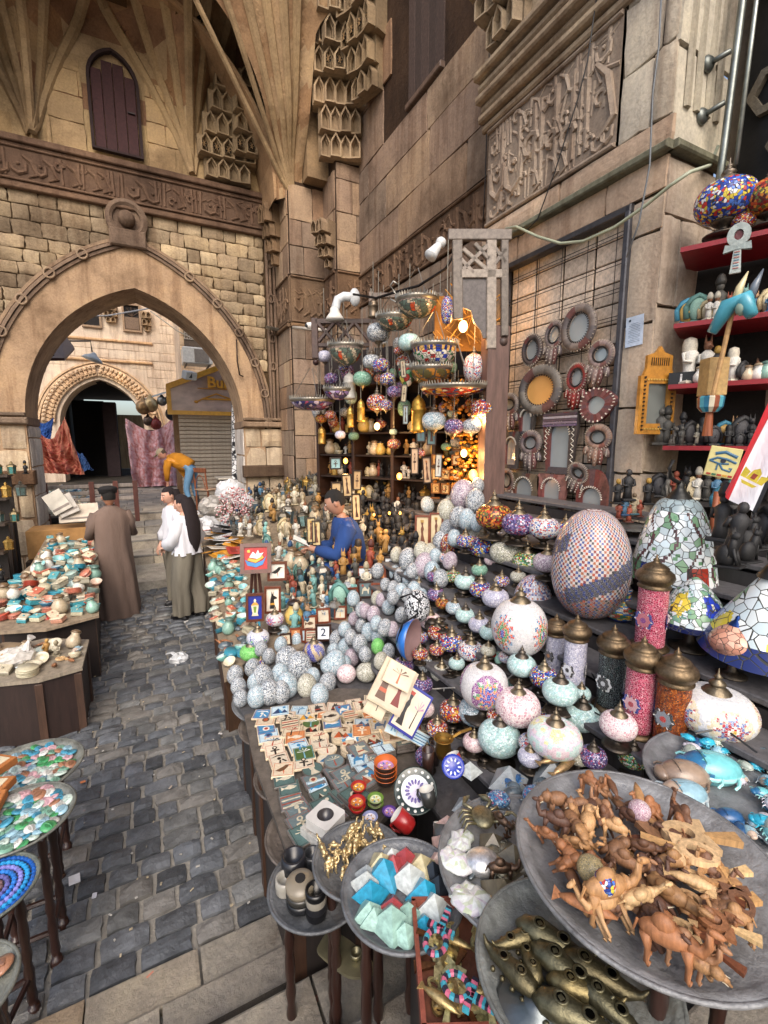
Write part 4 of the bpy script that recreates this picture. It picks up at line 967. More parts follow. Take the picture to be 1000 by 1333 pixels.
PL_L=(.66,.10,0,-1,4.9);PL_L2=(.55,.04,0,-1,4);PL_RT=(.56,.06,.28,.4,3.4);PL_FC=(.62,.2,.3,.6,3.0);PL_TILE=(.76,0,0,0,0)
table('goods_table','long left stall table heaped with teal and cream glazed boxes and dishes',[(-30,800),(0,822),(60,818),(129,800),(128,705),(60,700),(40,735),(-30,790)],PL_L,shade_skirt='#241a16')
table('small_goods_table','smaller left stall table with shells, plastic bags and carved oddments',[(-30,892),(50,884),(107,868),(116,832),(60,830),(-30,850)],PL_L2,top='#a09482',shade_skirt='#2a1c18')
table('goods_table','long table along the right of the lane under papyrus and small boxes',[(292,884),(330,862),(345,760),(345,700),(300,680),(262,692),(276,780)],PL_RT,shade_skirt='#4a3424')
table('goods_table','crowded table of figurines and framed tiles in front of the reading seller',[(345,868),(470,800),(545,735),(545,655),(430,640),(345,655),(335,770)],PL_FC,shade_skirt='#3a2a22')
table('tile_table','low table covered with painted tiles and coasters beside the lane',[(318,930),(330,990),(375,1110),(470,1090),(560,1010),(600,900),(440,895)],PL_TILE,top='#6a625a',shade_skirt='#2c2624')
table('egg_shelf','low board with the front rows of crackle eggs at the corner by the lane',[(302,905),(318,930),(440,905),(520,880),(550,800),(470,780),(370,850)],(.72,0,0,0,0),top='#5b5a5c',shade_skirt='#2c2a2a',cat='shelf')

def tray(label,c,z,r,col='#9a9c9e',legs='#3a2620',cat='tray',stool=True,tilt=0,name='metal_tray',leglabel=None,group=None):
 t=thing(name,label,cat,T(c[0],c[1],z),group)
 P=[(0.001,0),(r*.5,.0),(r*.86,.003),(r*.9,.012),(r*.99,.02),(r,.026),(r*.985,.03),(r*.9,.018),(r*.85,.008),(r*.5,.005),(.001,.005)]
 obj('dish',G().add(lathe(P,56,caps=False),hx(col),smooth=True).mesh('dish','tray_metal'),t)
 obj('rim',G().add(tube([(r*cos(a),r*sin(a),.026) for a in [i*pi/28 for i in range(56)]],.006,6,closed=True),mul(hx(col),.8),smooth=True).mesh('rim','tray_metal'),t)
 if stool:
  s=thing('turned_stool',leglabel or ('dark turned wooden stool under the '+label),'stool',T(c[0],c[1],0));gz=.0
  nl_=4 if r>.2 else 3
  for k in range(nl_):
   a=pi/4+k*2*pi/nl_;q=r*.62
   P=[(.02,0),(.026,.02),(.02,.05)]+[(.012+.008*abs(sin(j*1.3)),.05+(z-.1)*j/14) for j in range(15)]+[(.02,z-.03)]
   obj('leg',G().add(lathe(P,10),hx(legs),smooth=True).mesh('leg','polished_wood'),s,T(q*cos(a),q*sin(a),gz))  # leg colour darkened for the shade under the trays
  g=G()
  for k in range(nl_):a,b=pi/4+k*2*pi/nl_,pi/4+(k+1)*2*pi/nl_;g.add(tube([(r*.62*cos(a),r*.62*sin(a),.18),(r*.62*cos(b),r*.62*sin(b),.18)],.012,6),hx(legs))
  obj('stretcher',g.mesh('stretcher','polished_wood'),s);obj('top_ring',G().add(lathe([(r*.66,z-.035),(r*.7,z-.03),(r*.7,z-.004)],20),hx(legs)).mesh('top_ring','polished_wood'),s)
 return t
TR={'camel':((1.035,.60),1.25,.305),'scarab':((1.655,.67),1.17,.285),'brass':((.955,.90),1.0,.27),'frog':((.80,.60),1.07,.22),'pyr':((.60,1.055),.93,.182),'gold':((.55,1.265),.87,.155),'vase':((.435,1.375),.72,.17)}
tray('large round tray of carved wooden camels',*TR['camel'],col='#98999b');tray('round tray of glazed scarabs',*TR['scarab'],col='#949699')
tray('grey tray of brass crabs and mother-of-pearl shells',*TR['brass']);tray('tray of brass slipper holders at the bottom edge',*TR['frog'],col='#8b8f8c')
tray('round tray of coloured stone pyramids',*TR['pyr'],col='#7d8084');tray('small tray of gilded figures',*TR['gold'],col='#7d8084');tray('low tray of black stone bowls',*TR['vase'],col='#777a7e')
tray('empty-edged tray under the front eggs',(.66,2.74),.66,.3,stool=False);tray('tray jutting out under the tile table, farthest',(.59,2.56),.6,.225,col='#8a7f76');
tray('tray jutting out under the tile table, middle',(.56,2.1),.6,.2,col='#8a7f76',stool=False);tray('tray jutting out under the tile table, nearest',(.53,1.72),.6,.2,col='#8a7f76',stool=False)
tray('farthest left tray of round badges',(-.665,2.76),.6,.245,'#8d8f86');tray('larger left tray of shell discs',(-.60,2.28),.68,.205,'#8d8f86');tray('left tray of a blue beaded spiral',(-.63,1.95),.66,.155,'#7f857c');tray('scalloped tray at the lower left corner',(-.575,1.46),.78,.145,'#8d8f86')

# ================================================================== GOODS
# ---- eggs
EGGS=[(311,893,20),(313,909,20),(330,888,20),(333,906,26),(346,882,24),(353,901,27),(364,878,24),(377,861,28),(377,891,29),(393,870,28),(401,893,26),(417,906,24),(406,882,20),(433,864,28),(449,818,17),(459,805,16),(469,813,17),(436,832,18),(457,829,18),(447,843,18),(470,838,18),(481,824,18),(492,830,18),(506,848,18),(495,861,18),(477,851,18),(461,856,18),(478,795,16),(485,801,16),(490,779,15),(498,782,15),(490,812,17),(499,818,17),(510,819,18),(522,800,17),(502,760,15),(510,765,15),(514,744,17),(522,750,17),(532,754,19),(545,758,20),(530,728,24),(550,738,23),(521,771,15),(529,775,15),(537,779,15),(564,744,22),(575,753,19),(548,718,17),(559,720,16),(570,723,17),(558,698,24),(567,683,18),(580,676,17),(575,706,22),(600,645,28),(617,652,24),(582,666,22),(595,673,22),(609,676,22),(621,681,18),(581,688,20),(594,691,18),(585,709,23),(584,731,17),(617,697,17),(592,702,16),(562,730,17),(540,770,17),(548,776,17),(470,795,15),(512,778,15),(505,790,16),(516,786,15),(535,744,15),(545,726,15)]
EM=['crackle_white']*8+['crackle_blue']*5+['crackle_pink','crackle_cream']
EW={'crackle_white':'grey and white','crackle_blue':'pale blue','crackle_pink':'pinkish lilac','crackle_cream':'cream and white','crackle_green':'bright green','confetti_red':'dark multicoloured'}
SP={377*1000+891:'crackle_blue',567*1000+683:'crackle_blue',600*1000+645:'crackle_pink',585*1000+709:'confetti_red',478*1000+795:'crackle_pink',485*1000+801:'crackle_pink',564*1000+744:'crackle_blue'}
rde=random.Random(3);byc={}
for px,py,w in sorted(EGGS,key=lambda e:-e[1]):
 m=SP.get(px*1000+py) or rde.choice(EM);pos,s=fit(px,py,w*1.06,.62,LEV0);byc.setdefault(m,[]).append((px,py,pos,s))
for m,L in byc.items():
 for i,(px,py,pos,s) in enumerate(L):
  zone='front row by the lane' if py>855 else 'lower heap' if py>785 else 'middle of the heap' if py>715 else 'high by the shop post'
  same=[q for q in L if (q[1]>855,q[1]>785,q[1]>715)==(py>855,py>785,py>715)];same.sort();k=same.index((px,py,pos,s))
  lab='%s crackle egg, %s%s' % (EW[m],zone,'' if len(same)==1 else ', %s of its colour' % ORD[k])
  e=obj('mosaic_egg',EGG[0][1],None,Matrix.Translation(pos)@T(rz=rde.uniform(0,6),s=s*rde.uniform(.88,1.1))@T(rx=rde.uniform(-.2,.2),ry=rde.uniform(-.2,.2)),m);tag(e,lab,'egg','crackled mosaic eggs')
taken=[(a,b) for a,b,_ in EGGS];n_=0
HEAP={}
while n_<34:
 v=rde.random();px=330+290*v+rde.uniform(-45,45);py=905-250*v+rde.uniform(-30,40)
 if px>470+(880-py)*.62 or px<300 or py>905 or min(hypot(px-a,(py-b)*.9) for a,b in taken)<13:
  n_ += .02;continue
 taken.append((px,py));n_ += 1;w=17+max(0,py-850)*.15;m=rde.choice(EM);pos,s=fit(px,py,w,.62,LEV0)
 e=obj('mosaic_egg',EGG[0][1],None,Matrix.Translation(pos)@T(rz=rde.uniform(0,6),s=s)@T(rx=rde.uniform(-.2,.2),ry=rde.uniform(-.2,.2)),m);tag(e,'x','egg','crackled mosaic eggs');e['label']='%s crackle egg tucked between' % EW[m];HEAP.setdefault(('small %s egg' % EW[m],'between bigger eggs'),[]).append(e)
def single(nm,lab,cat,mesh,px,py,w,hc,lev,mat=None,sz=(1,1,1),rz=0,group=None,col=None):
 pos,s=fit(px,py,w,hc*sz[2],lev);o=obj(nm,mesh,None,Matrix.Translation(pos)@T(rz=rz,s=(s*sz[0],s*sz[1],s*sz[2])),mat,col);return tag(o,lab,cat,group)
single('mosaic_egg','bright green egg among white ones in the lower heap','egg',EGG[0][1],492,842,18,.62,LEV0,'crackle_green',group='crackled mosaic eggs')
single('mosaic_egg','large white egg with black netting above the curved black hook','egg',EGG[0][1],543,790,34,.62,LEV0,'crackle_black',group='crackled mosaic eggs')
single('mosaic_ball','round pink crackled ball behind the tile table','ornament',BALL[0][1],451,877,27,.47,LEV0,'rosewhite');single('mosaic_ball','round cream crackled ball right of the pink ball','ornament',BALL[0][1],477,875,29,.47,LEV0,'crackle_cream')
single('mosaic_ball','white crackled ball left of the pink ball','ornament',BALL[0][1],431,866,30,.47,LEV0,'crackle_blue')
# ---- standing lamps
fwht=hx('#cfcdd0');fl=flowers(fwht,[hx('#c43a3c'),hx('#2f6fae'),hx('#3f9a5f'),hx('#e0b23c')],hx('#d03030'),.48,3,.30,3.1,8,hx('#c9cdd6'))
LA=[(643,672,42,'confetti_orange','round dark lamp with orange and yellow flowers, highest left of the mirrors'),(675,682,38,'confetti_purple','purple-blue mosaic lamp under the arched mirror'),(708,687,36,'confetti_white','white mosaic lamp with red side patch, right end of the top row'),(736,690,26,'confetti_blue','bright blue lamp half hidden by the giant egg'),
(606,704,22,'confetti_blue','small cobalt lamp in front of the tall eggs'),(629,711,36,'confetti_blue','blue and purple speckled lamp in the second row'),(660,719,40,'crackle_cream','cream-green speckled lamp, middle of the second row'),(686,731,34,'confetti_green','green lamp with red flowers, second row'),(712,732,32,'crackle_pink','mauve crackled tall lamp beside the giant egg'),
(590,750,21,'confetti_green','small yellow-green lamp at the edge of the eggs'),(606,757,26,'mint','mint green crackled lamp near the dark blue one'),(626,767,27,'confetti_blue','dark blue and white lamp right of the mint lamp'),(645,778,32,'cyl_lilac','pearl white lamp with small black flower'),(568,774,22,'confetti_purple','dull mosaic lamp next to the netted egg'),(577,785,19,'confetti_orange','small brown-red lamp left of the light blue one'),(592,791,22,'crackle_blue','light blue small lamp in the third row'),(606,801,24,'mint','pale mint lamp in the third row'),(624,813,26,'cyl_lilac','lilac white lamp below the pearl white one'),
(560,808,26,'rosewhite','pinkish white lamp beside the netted egg'),(571,823,27,'confetti_red','red and yellow flowered lamp in the fourth row'),(588,836,30,'confetti_blue','cobalt and yellow lamp right of the red one'),(613,847,32,'confetti_white','many-coloured lamp right of the cobalt one'),(637,823,24,'mint','mint lamp tucked left of the big flower ball'),(547,851,20,'confetti_red','small red and teal lamp by the black hook'),(526,866,26,'confetti_purple','dark purple lamp under the black hook'),(557,864,26,'crackle_white','white and green lamp in the fifth row'),(575,876,27,'crackle_cream','cream-green lamp, right end of the fifth row'),(550,891,26,'confetti_purple','dark lamp with yellow beads behind the leaning tiles'),
(679,866,35,'mint','pale mint lamp below the big flower ball'),(708,881,34,'confetti_blue','blue and red lamp left of the pale mint one'),(729,900,42,'mint','larger pale mint lamp in front of the lilac cylinder'),(590,925,34,'confetti_red','red and white lamp above the wooden stools'),(620,926,44,'crackle_blue','ice white lamp next to the red and white lamp'),(650,960,58,'mint','big ice blue crackled lamp in front of the pink one'),(674,920,60,'rosewhite','wide pink lamp with white veins'),(758,933,44,'mint','sea green crackled lamp right of the flower lamp'),(805,944,44,'rosewhite','pink and white lamp below the lilac cylinder'),
(327,849,27,'crackle_green','green grey lamp hanging low by the framed tiles'),(340,863,16,'confetti_blue','tiny navy lamp at the foot of the easel'),(488,816,0,'','')]
for px,py,w,m,lab in LA:
 if not w:continue
 lamp('mosaic_lamp',lab,px,py,w,m,LEV0 if px>400 else flat(.62),cap=CAP if m != 'mint' else CAPD,h=.66 if w<50 else .72,group='standing mosaic lamps')
lamp('mosaic_lamp','wide pastel lamp with yellow, pink and mint patches',722,960,72,'oncol',LEV0,lambda u,v:[hx('#bfdcd8'),hx('#dccfe0'),hx('#e0dc9c'),hx('#cfe6e0'),hx('#e2c6d0')][int(hypot(((u*7) % 1-.5),(v*3 % 1-.5))*4+u*7+int(v*3)*3) % 5],group='standing mosaic lamps',h=.6)
lamp('mosaic_lamp','large white ball lamp with coloured star flowers, left of the cylinders',676,816,72,'oncol',LEV0,flowers(fwht,[hx('#2f7fae'),hx('#c43a3c'),hx('#3f9a5f'),hx('#d8704a')],hx('#2f4fae'),.5,4,.24,3.1,12),h=1.0,seg=96,n=44,p=1.0,group='standing mosaic lamps')
lamp('mosaic_lamp','white ball lamp with scalloped flower wreath in front of the flower ball',630,892,64,'oncol',LEV0,flowers(fwht,[hx('#dfe0e6'),hx('#c43a4c'),hx('#2f4fae'),hx('#e08a3c'),hx('#3f9a5f')],hx('#2f4fae'),.5,3,.32,3.1,8,hx('#8a4a8a')),h=.85,seg=90,n=40,group='standing mosaic lamps')
lamp('mosaic_lamp','huge oval white lamp with red star mosaic at the right edge',930,925,100,'oncol',LEV0,flowers(hx('#d9dade'),[hx('#a82c3a'),hx('#e9e6e2'),hx('#a82c3a'),hx('#6a7fae')],hx('#d8b23c'),.5,5,.26,3.4,10,hx('#e0d0b0')),h=.56,seg=100,n=36,group='standing mosaic lamps')
lamp('mosaic_lamp','blue flowered white lamp hanging by the easel',336,830,27,'oncol',flat(.72),flowers(hx('#c8ccd8'),[hx('#4a5fa8'),hx('#e9e8ec')],hx('#3f9a5f'),.5,5,.3,3.4,6),seg=60,n=24,group='standing mosaic lamps')
lamp('mosaic_lamp','small white lamp with red flower by the leaning post',358,806,22,'oncol',flat(.82),flowers(fwht,[hx('#c43a3c'),hx('#3f5fae')],hx('#e0b23c'),.5,4,.34,3.2,8),seg=60,n=24,group='standing mosaic lamps')
lamp('mosaic_lamp','cobalt leaf-patterned lamp behind the front eggs',409,848,26,'oncol',flat(.74),lambda u,v:hx('#2a2fa0') if sin(u*40+v*9)>-.2 else hx('#b89a6a'),seg=60,n=24,h=.9,group='standing mosaic lamps')
lamp('mosaic_lamp','low green lamp with yellow blossoms and black top',824,985,36,'confetti_green',flat(1.0),cap=CAPD,group='standing mosaic lamps')
lamp('mosaic_lamp','lavender lamp behind the brass beasts',772,985,34,'confetti_purple',flat(1.0),cap=CAPD,group='standing mosaic lamps');lamp('mosaic_lamp','ice white lamp low between two large lamps',690,985,30,'cyl_lilac',flat(.98),group='standing mosaic lamps')
LT_=[(a[0],a[1]) for a in LA]+[(722,960),(676,816),(630,892),(769,735),(694,772),(721,840),(746,860)];rdl=random.Random(14);n_=0;KIT=[('crackle_cream','cream'),('confetti_blue','cobalt'),('mint','mint'),('confetti_red','red speckled'),('confetti_white','white speckled'),('rosewhite','pink'),('confetti_purple','violet'),('sea_green','sea green')]
while n_<46:
 px,py=rdl.uniform(545,800),rdl.uniform(690,985);n_ += .01
 if py<700+(620-px)*.6 or px<520+(py-750)*.12 or (px>690 and py<900) or px>760 or min(hypot(px-a,py-b) for a,b in LT_)<(21 if py<870 else 27) or hypot(px-676,py-816)<42 or hypot(px-630,py-892)<38:continue
 LT_.append((px,py));n_ += 1;m,cw=rdl.choice(KIT);t=lamp('mosaic_lamp','x',px,py,19+max(0,py-850)*.08,m,LEV,group='standing mosaic lamps');HEAP.setdefault(('small %s lamp' % cw,'among larger standing lamps'),[]).append(t)
for k in range(34):
 px,py=rdl.uniform(560,860),rdl.uniform(760,1000)
 if px>700 and py<850 or px<520+(py-700)*.2:continue
 pos,s=fit(px,py,26,.3,LEV);t=obj('brass_pedestal',BASE,None,Matrix.Translation(pos)@T(rz=U(0,6),rx=U(-.3,.3),s=s));tag(t,'x','pedestal','bare brass pedestals on the stand');HEAP.setdefault(('bare dark brass pedestal','between the lamps'),[]).append(t)
for k,(pts) in enumerate([[(700,905),(712,925),(706,950),(690,962)],[(770,880),(780,905),(772,930),(788,948)],[(640,930),(650,905),(668,880)],[(600,870),(615,880),(640,872)],[(840,905),(860,870),(842,850)],[(905,960),(940,962),(985,985)],[(555,900),(575,905),(592,898)]]):
 P_=[fit(x,y,20,.1,LEV)[0]+Vector((0,0,.02+.03*(i % 2))) for i,(x,y) in enumerate(pts)];tag(obj('electric_wire',G().add(tube([tuple(p) for p in P_],.004,5),hx('#1c1a1a' if k % 2 else '#b8b4ac')).mesh('electric_wire','paint'),None),'thin %s wire trailing between lamps, %s of seven from the left' % ('black' if k % 2 else 'white',ORD[k]),'wire','wires between the lamps')
# giant egg
def diamonds(u,v):
 a=(u*2) % 1;band_=abs(v-(.32+.34*a))<.055
 if band_:return hx('#4b4b52') if (int(u*96)+int(v*60)) % 3 else hx('#2c3f7a')
 i,j=int(u*96),int(v*64);k=(i+(j % 2)) % 4;q=(j // 1+i // 2) % 6
 if v>.93:return hx('#e3e1e0') if j % 2 else hx('#8b3a3a')
 if (i+j) % 2:return hx('#cfc8c4') if v>.35 else hx('#8a7c78')
 return [hx('#b04a2c'),hx('#2c3f8f'),hx('#8a2828'),hx('#2f4a8a'),hx('#a8603c'),hx('#24242f')][q]
def giant(u,v):return diamonds(u,v)
g=G();gp=[(max(.01,.5*sin(pi*t) ** .8*(1.07-.2*t+.08*sin(pi*t))),1.55*(1-cos(pi*t))/2) for t in [i/64 for i in range(65)]]
v=lathe(gp,96,giant,False);g.add((v[0],v[1]),v[2],smooth=True)
pos,s=fit(769,735,95,.75,LEV);ge=obj('giant_egg_lamp',g.mesh('giant_egg','oncol_fine'),None,Matrix.Translation(pos)@T(s=s));tag(ge,'giant egg lamp of red, blue and white diamond mosaic with grey sash','lamp')
g=G();v=lathe([(max(.01,.5*sin(pi*(.08+.84*t)*.55+.12)),1.0*t) for t in [i/30 for i in range(31)]][:0]+[(.5*cos(t*pi/2*.98),.95*sin(t*pi/2)) for t in [i/30 for i in range(31)]],70,lambda u,v:random.choice([hx('#dfe0e6'),hx('#2c3f8f'),hx('#8f8fae'),hx('#c87a5a'),hx('#c9cbd6')]),False);g.add((v[0],v[1]),v[2],smooth=True)
single('half_egg_lamp','rounded white and blue speckled dome left of the giant egg','lamp',g.mesh('half_egg','oncol_fine'),694,772,56,.5,LEV)
# cylinders
cyl_lamp('slim white cylinder lamp with dark round flower, leftmost cylinder',721,826,872,27,'cyl_lilac',['#2a2a30','#6a6a70','#c98a5a','#ffffff'],LEV)
cyl_lamp('lilac white cylinder lamp with lace medallion',746,832,900,32,'cyl_lilac',['#2a2a30','#e9e9ee','#2a2a30','#ffffff'],LEV)
cyl_lamp('black cylinder lamp with white-ringed medallion',793,850,916,37,'cyl_black',['#e4e4e4','#2a2a30','#c9c9cc','#ffffff'],LEV)
cyl_lamp('crimson cylinder lamp with blue medallion in front of the tiffany shades',829,868,948,41,'cyl_red',['#2c3f9a','#d9a9b0','#b03a4a','#ffffff'],LEV)
cyl_lamp('tall crimson cylinder lamp standing behind the others',845,764,838,40,'cyl_red',['#2c3f9a','#c46a7a','#8a3a8a','#ffffff'],LEV)
cyl_lamp('burnt orange cylinder lamp with red-starred medallion',871,888,966,46,'cyl_orange',['#26262a','#7f8a94','#c02a2a','#ffffff'],LEV)
# vase-shaped lamp
g=G();VPr=[(.3,0),(.44,.12),(.5,.3),(.44,.48),(.3,.62),(.27,.8),(.3,1.0),(.26,1.02),(.2,1.15),(.3,1.2),(.26,1.35),(.1,1.5),(.05,1.7),(.01,1.75)]
v=lathe([VPr[0]]+[(VPr[i][0]+(VPr[i+1][0]-VPr[i][0])*j/4,VPr[i][1]+(VPr[i+1][1]-VPr[i][1])*j/4) for i in range(7) for j in range(1,5)],40,lambda u,v:hx('#2c3f8f') if (v>.62 and int(v*28) % 3==0) or v<.15 else [hx('#d9b23c'),hx('#2f6fae'),hx('#c9c9b9'),hx('#b0503a'),hx('#3f7a5f')][int(u*18+sin(v*20)*2) % 5]);g.add((v[0],v[1]),v[2],smooth=True)
t=thing('vase_lamp','vase-shaped lamp with blue bands and yellow blossoms behind the cylinders','lamp');pos,s=fit(808,788,44,.45,LEV);t.matrix_local=Matrix.Translation(pos)@T(s=s)
obj('body',g.mesh('body','oncol_dark'),t);obj('top',G().add(lathe(VPr[7:],20,caps=False),hx('#70706c'),smooth=True).mesh('top','dullmetal'),t)
# leaded shades
def leaded(label,px,py,w,prof,fn,mat,lev,hc,cap='#4a4a48',base=None,hook=False,rx=0,ry=0,z0=.0):
 pos,s=fit(px,py,w,hc,lev);t=thing('leaded_glass_lamp',label,'lamp',Matrix.Translation(pos)@T(s=s)@T(rx=rx,ry=ry),'leaded glass lamps')
 v=lathe(prof,110,fn,False);g=G();g.add((v[0],v[1]),v[2],smooth=True);obj('shade',g.mesh('shade',mat),t,T(0,0,z0));zt=prof[-1][1]+z0;rt=prof[-1][0]
 if cap:obj('cap',G().add(lathe([(rt+.05,-.02),(rt,.05),(rt*.6,.09),(.05,.12),(.05,.16),(.02,.2),(.005,.21)],20,caps=False),hx(cap),smooth=True).mesh('cap','dullmetal'),t,T(0,0,zt))
 if hook:obj('hook',G().add(tube([(.0,0,.18),(-.1,0,.2),(-.22,0,.26),(-.26,0,.36),(-.2,0,.46)],.025,7),hx('#3a3a3a'),smooth=True).mesh('hook','iron'),t,T(0,0,zt))
 if base:obj('base',G().add(lathe([(.3,0),(.3,.03),(.16,.08),(.09,.14),(.09,.4),(.12,.45),(.12,z0+.1)],18),hx('#5c5348'),smooth=True).mesh('base','brass'),t)
 return t
def pr(f,h,n=26,r1=.5,r0=.1):return [(r0+(r1-r0)*f(1-i/n),h*i/n) for i in range(n+1)]
PL4=(1,1,1,0)
def wist(u,v):
 if v>.86:return hx('#9fb0b4')
 q=(u*9+.28*sin(v*9)) % 1
 if q<.13:return hx('#5c3d40')
 if v<.22:return [hx('#23357f'),PL4,hx('#a83a2c'),PL4,hx('#5d8566')][int(u*11) % 5]
 if .3<q<.42 and sin(v*30+int(u*9)*2)>.75:return hx('#6a9a70')
 return PL4
leaded('tall bell-shaped leaded lamp shade with trailing vines on white glass',879,702,104,pr(lambda t:t ** .42,1.05),wist,'tiffany_white',LEV,.5,hook=True)
def dome_fn(u,v):
 if v<.12:return hx('#1c2450')
 q=(u*5) % 1-.5;r=hypot(q*.62,(v-.52)*.8)
 if r<.04:return hx('#e9e4c8')
 if r<.17+.03*cos(5*atan2(v-.52,q)):return [hx('#2440b8'),hx('#4a2440'),hx('#e0c84a'),hx('#2440b8'),hx('#4a2440')][int(u*5)]
 if r<.26 and int(u*40+v*20) % 3==0:return hx('#6f9a88')
 return PL4
leaded('dome-shaped leaded lamp with blue and maroon flowers and navy rim',903,786,84,pr(lambda t:sin(t*pi/2) ** .85,.8,r0=.02),dome_fn,'tiffany_white',LEV,.75,cap=None,base=1,z0=.4)
leaded('peach leaded ball lamp with dark blue roses',957,838,62,[(max(.05,.5*sin(pi*(.05+.9*t)) ** .8),.85*t) for t in [i/24 for i in range(25)]],lambda u,v:hx('#2c3348') if hypot(((u*5) % 1-.5)*.7,v-.45)<.13 else hx('#3f7a48') if v<.3 and int(u*20) % 3 else hx('#d8a088'),'tiffany_peach',LEV,.75,cap='#2c4a8c',base=1,z0=.35)
leaded('broad leaded cone shade with yellow and navy flowers at the right edge',1012,770,170,pr(lambda t:t,.62,r0=.06),lambda u,v:hx('#26306a') if v<.24 else (hx('#e0cc4a') if v<.3+.2*abs(sin(u*28)) and int(u*9) % 2 else PL4),'tiffany_white',LEV,.45,ry=-.15)
# small mugs, cups, bowls between the lamps
for i,(px,py,w,kd,lab) in enumerate([(642,851,14,'jar0','small red cup behind the mint lamp'),(650,858,14,'jar5','small grey-green cup right of the red cup'),(585,895,20,'jar3','white jug painted with an orange face'),(578,962,16,'jar4','small brass coffee pot with wide mouth')]):
 single(PR[kd][0][0] if False else 'cup',lab,'cup',PR[kd][0][1],px,py,w,.5,LEV0)
# ---- heaps: countable small goods set out row by row on a surface
NW={'bowl':'glazed bowl','plates':'stack of glazed plates','lidbox':'lidded trinket box','scarab':'scarab','fig':'small statuette','cat':'cat statuette','pyr':'stone pyramid','jar':'lidded jar','lantern':'little lantern','bust':'pharaoh bust','camel':'carved camel','eleph':'carved elephant','fish':'carved fish','ankh':'wooden looped cross'}
CATN={'bowl':'bowl','plates':'plates','lidbox':'box','scarab':'scarab','fig':'figurine','cat':'figurine','pyr':'pyramid','jar':'jar','lantern':'lantern','bust':'figurine','camel':'carved animal','eleph':'carved animal','fish':'carved animal','ankh':'ankh'}
NAMEN={'fig':'statuette','lidbox':'trinket_box','plates':'plate_stack','pyr':'pyramid','bust':'bust','eleph':'elephant','ankh':'ankh'}
import re as _re
def cword(me):
 """plain colour word of a prototype mesh, from its first face colour"""
 c=me.attributes['Col'].data[min(len(me.attributes['Col'].data)-1,len(me.attributes['Col'].data) // 3)].color;r,g,b=c[0],c[1],c[2];mx,mn=max(r,g,b),min(r,g,b)
 if mx<.06:return 'black'
 if mx-mn<.12*mx+.03:return 'white' if mn>.6 else 'pale grey' if mn>.3 else 'grey' if mn>.1 else 'dark grey'
 if b>= r and g>.6*b:return 'turquoise' if b>.25 else 'dark teal'
 if b>= r:return 'blue'
 if g>r:return 'green'
 if mn>.45:return 'cream'
 if g>.6*r:return 'tan' if r>.3 else 'olive brown'
 return 'red-brown' if r<.35 else 'salmon' if b>.25*r else 'orange-red'
SEQ={}
def put(key,M,where,group,col=None,lab=None,ord_=True):
 base=_re.match(r'[a-z]+',key).group(0);spec=PR[key];me=spec[0][1];w='%s %s' % (cword(me),NW[base])
 k=(w,where);SEQ[k]=SEQ.get(k,0)+1
 if lab is None:lab='%s %s' % (w,where);PEND.append((k,len(PEND)))
 o=obj(NAMEN.get(base,base),me,None,M,None,col);tag(o,lab,CATN[base],group)
 if ord_ :HEAP.setdefault(k,[]).append(o)
 return o
PEND=[]
def heap(pxpoly,pl,keys,size,step,where,group,seed=1,jit=.35,lift=0,layer=1,weights=None,tilt=.12):
 rd=random.Random(seed);P=[plane_hit(x,y,pl) for x,y in pxpoly];x0,x1=min(p.x for p in P),max(p.x for p in P);y0,y1=min(p.y for p in P),max(p.y for p in P)
 def inside(x,y):
  c=False;j=len(P)-1
  for i in range(len(P)):
   if (P[i].y>y) != (P[j].y>y) and x<(P[j].x-P[i].x)*(y-P[i].y)/(P[j].y-P[i].y)+P[i].x:c=not c
   j=i
  return c
 y=y0;n=0
 while y<y1:
  x=x0
  while x<x1:
   xx,yy=x+rd.uniform(-jit,jit)*step,y+rd.uniform(-jit,jit)*step;x += step*rd.uniform(.85,1.15)
   if not inside(xx,yy):continue
   key=rd.choices(keys,weights)[0] if weights else rd.choice(keys);s=rd.uniform(*size)
   if not isinstance(key,str):key=key(rd)
   z=plz(pl,xx,yy)+lift+rd.choice([0]+[.02]*0)
   put(key,T(xx,yy,z,rx=rd.uniform(-tilt,tilt),ry=rd.uniform(-tilt,tilt),rz=rd.uniform(0,6.28),s=s),where,group);n += 1
  y += step
 return n
def finish_labels():
 """objects with the same words get their row and place in the heap, counted from the viewer"""
 for k,L in HEAP.items():
  w,where=k
  if len(L)<2:L[0]['label']='%s %s' % k;continue
  L.sort(key=lambda o:o.matrix_basis.translation.length)
  n=1 if len(L)<12 else max(4,int(len(L) ** .5)+1)
  for r in range(0,len(L),n):
   R_=sorted(L[r:r+n],key=lambda o:(lambda p:(p.x*cos(YAW)-p.y*sin(YAW))/max(.1,dist(p)))(o.matrix_basis.translation))
   for i,o in enumerate(R_):
    o['label']=('%s %s, %s nearest' % (w,where,ORD[r])) if n==1 else '%s %s, %s row back, %s from left' % (w,where,ORD[r // n],ORD[i])
keys_t=['bowl%d' % i for i in range(6)]+['plates%d' % i for i in range(6)]+['lidbox%d' % i for i in range(5)]*2+['scarab0','scarab4','scarab5','jar3','jar5','jar4']
heap([(-20,812),(60,814),(128,796),(127,706),(62,702),(42,738),(-20,790)],PL_L,keys_t,(.1,.15),.128,'on the long left stall','glazed goods on the left stall',2,tilt=.3)
heap([(10,790),(110,785),(120,720),(62,716),(40,750)],PL_L,keys_t,(.1,.15),.15,'atop the left heap','glazed goods on the left stall',4,lift=.07,tilt=.5)
for k,(px,c) in enumerate([(12,'jar1'),(26,'jar0'),(40,'jar1'),(50,'jar2'),(62,'jar0')]):
 p=at(px,812,z=.62);put(c,Matrix.Translation(p)@T(s=.085),'in the spice jar row','row of spice jars')
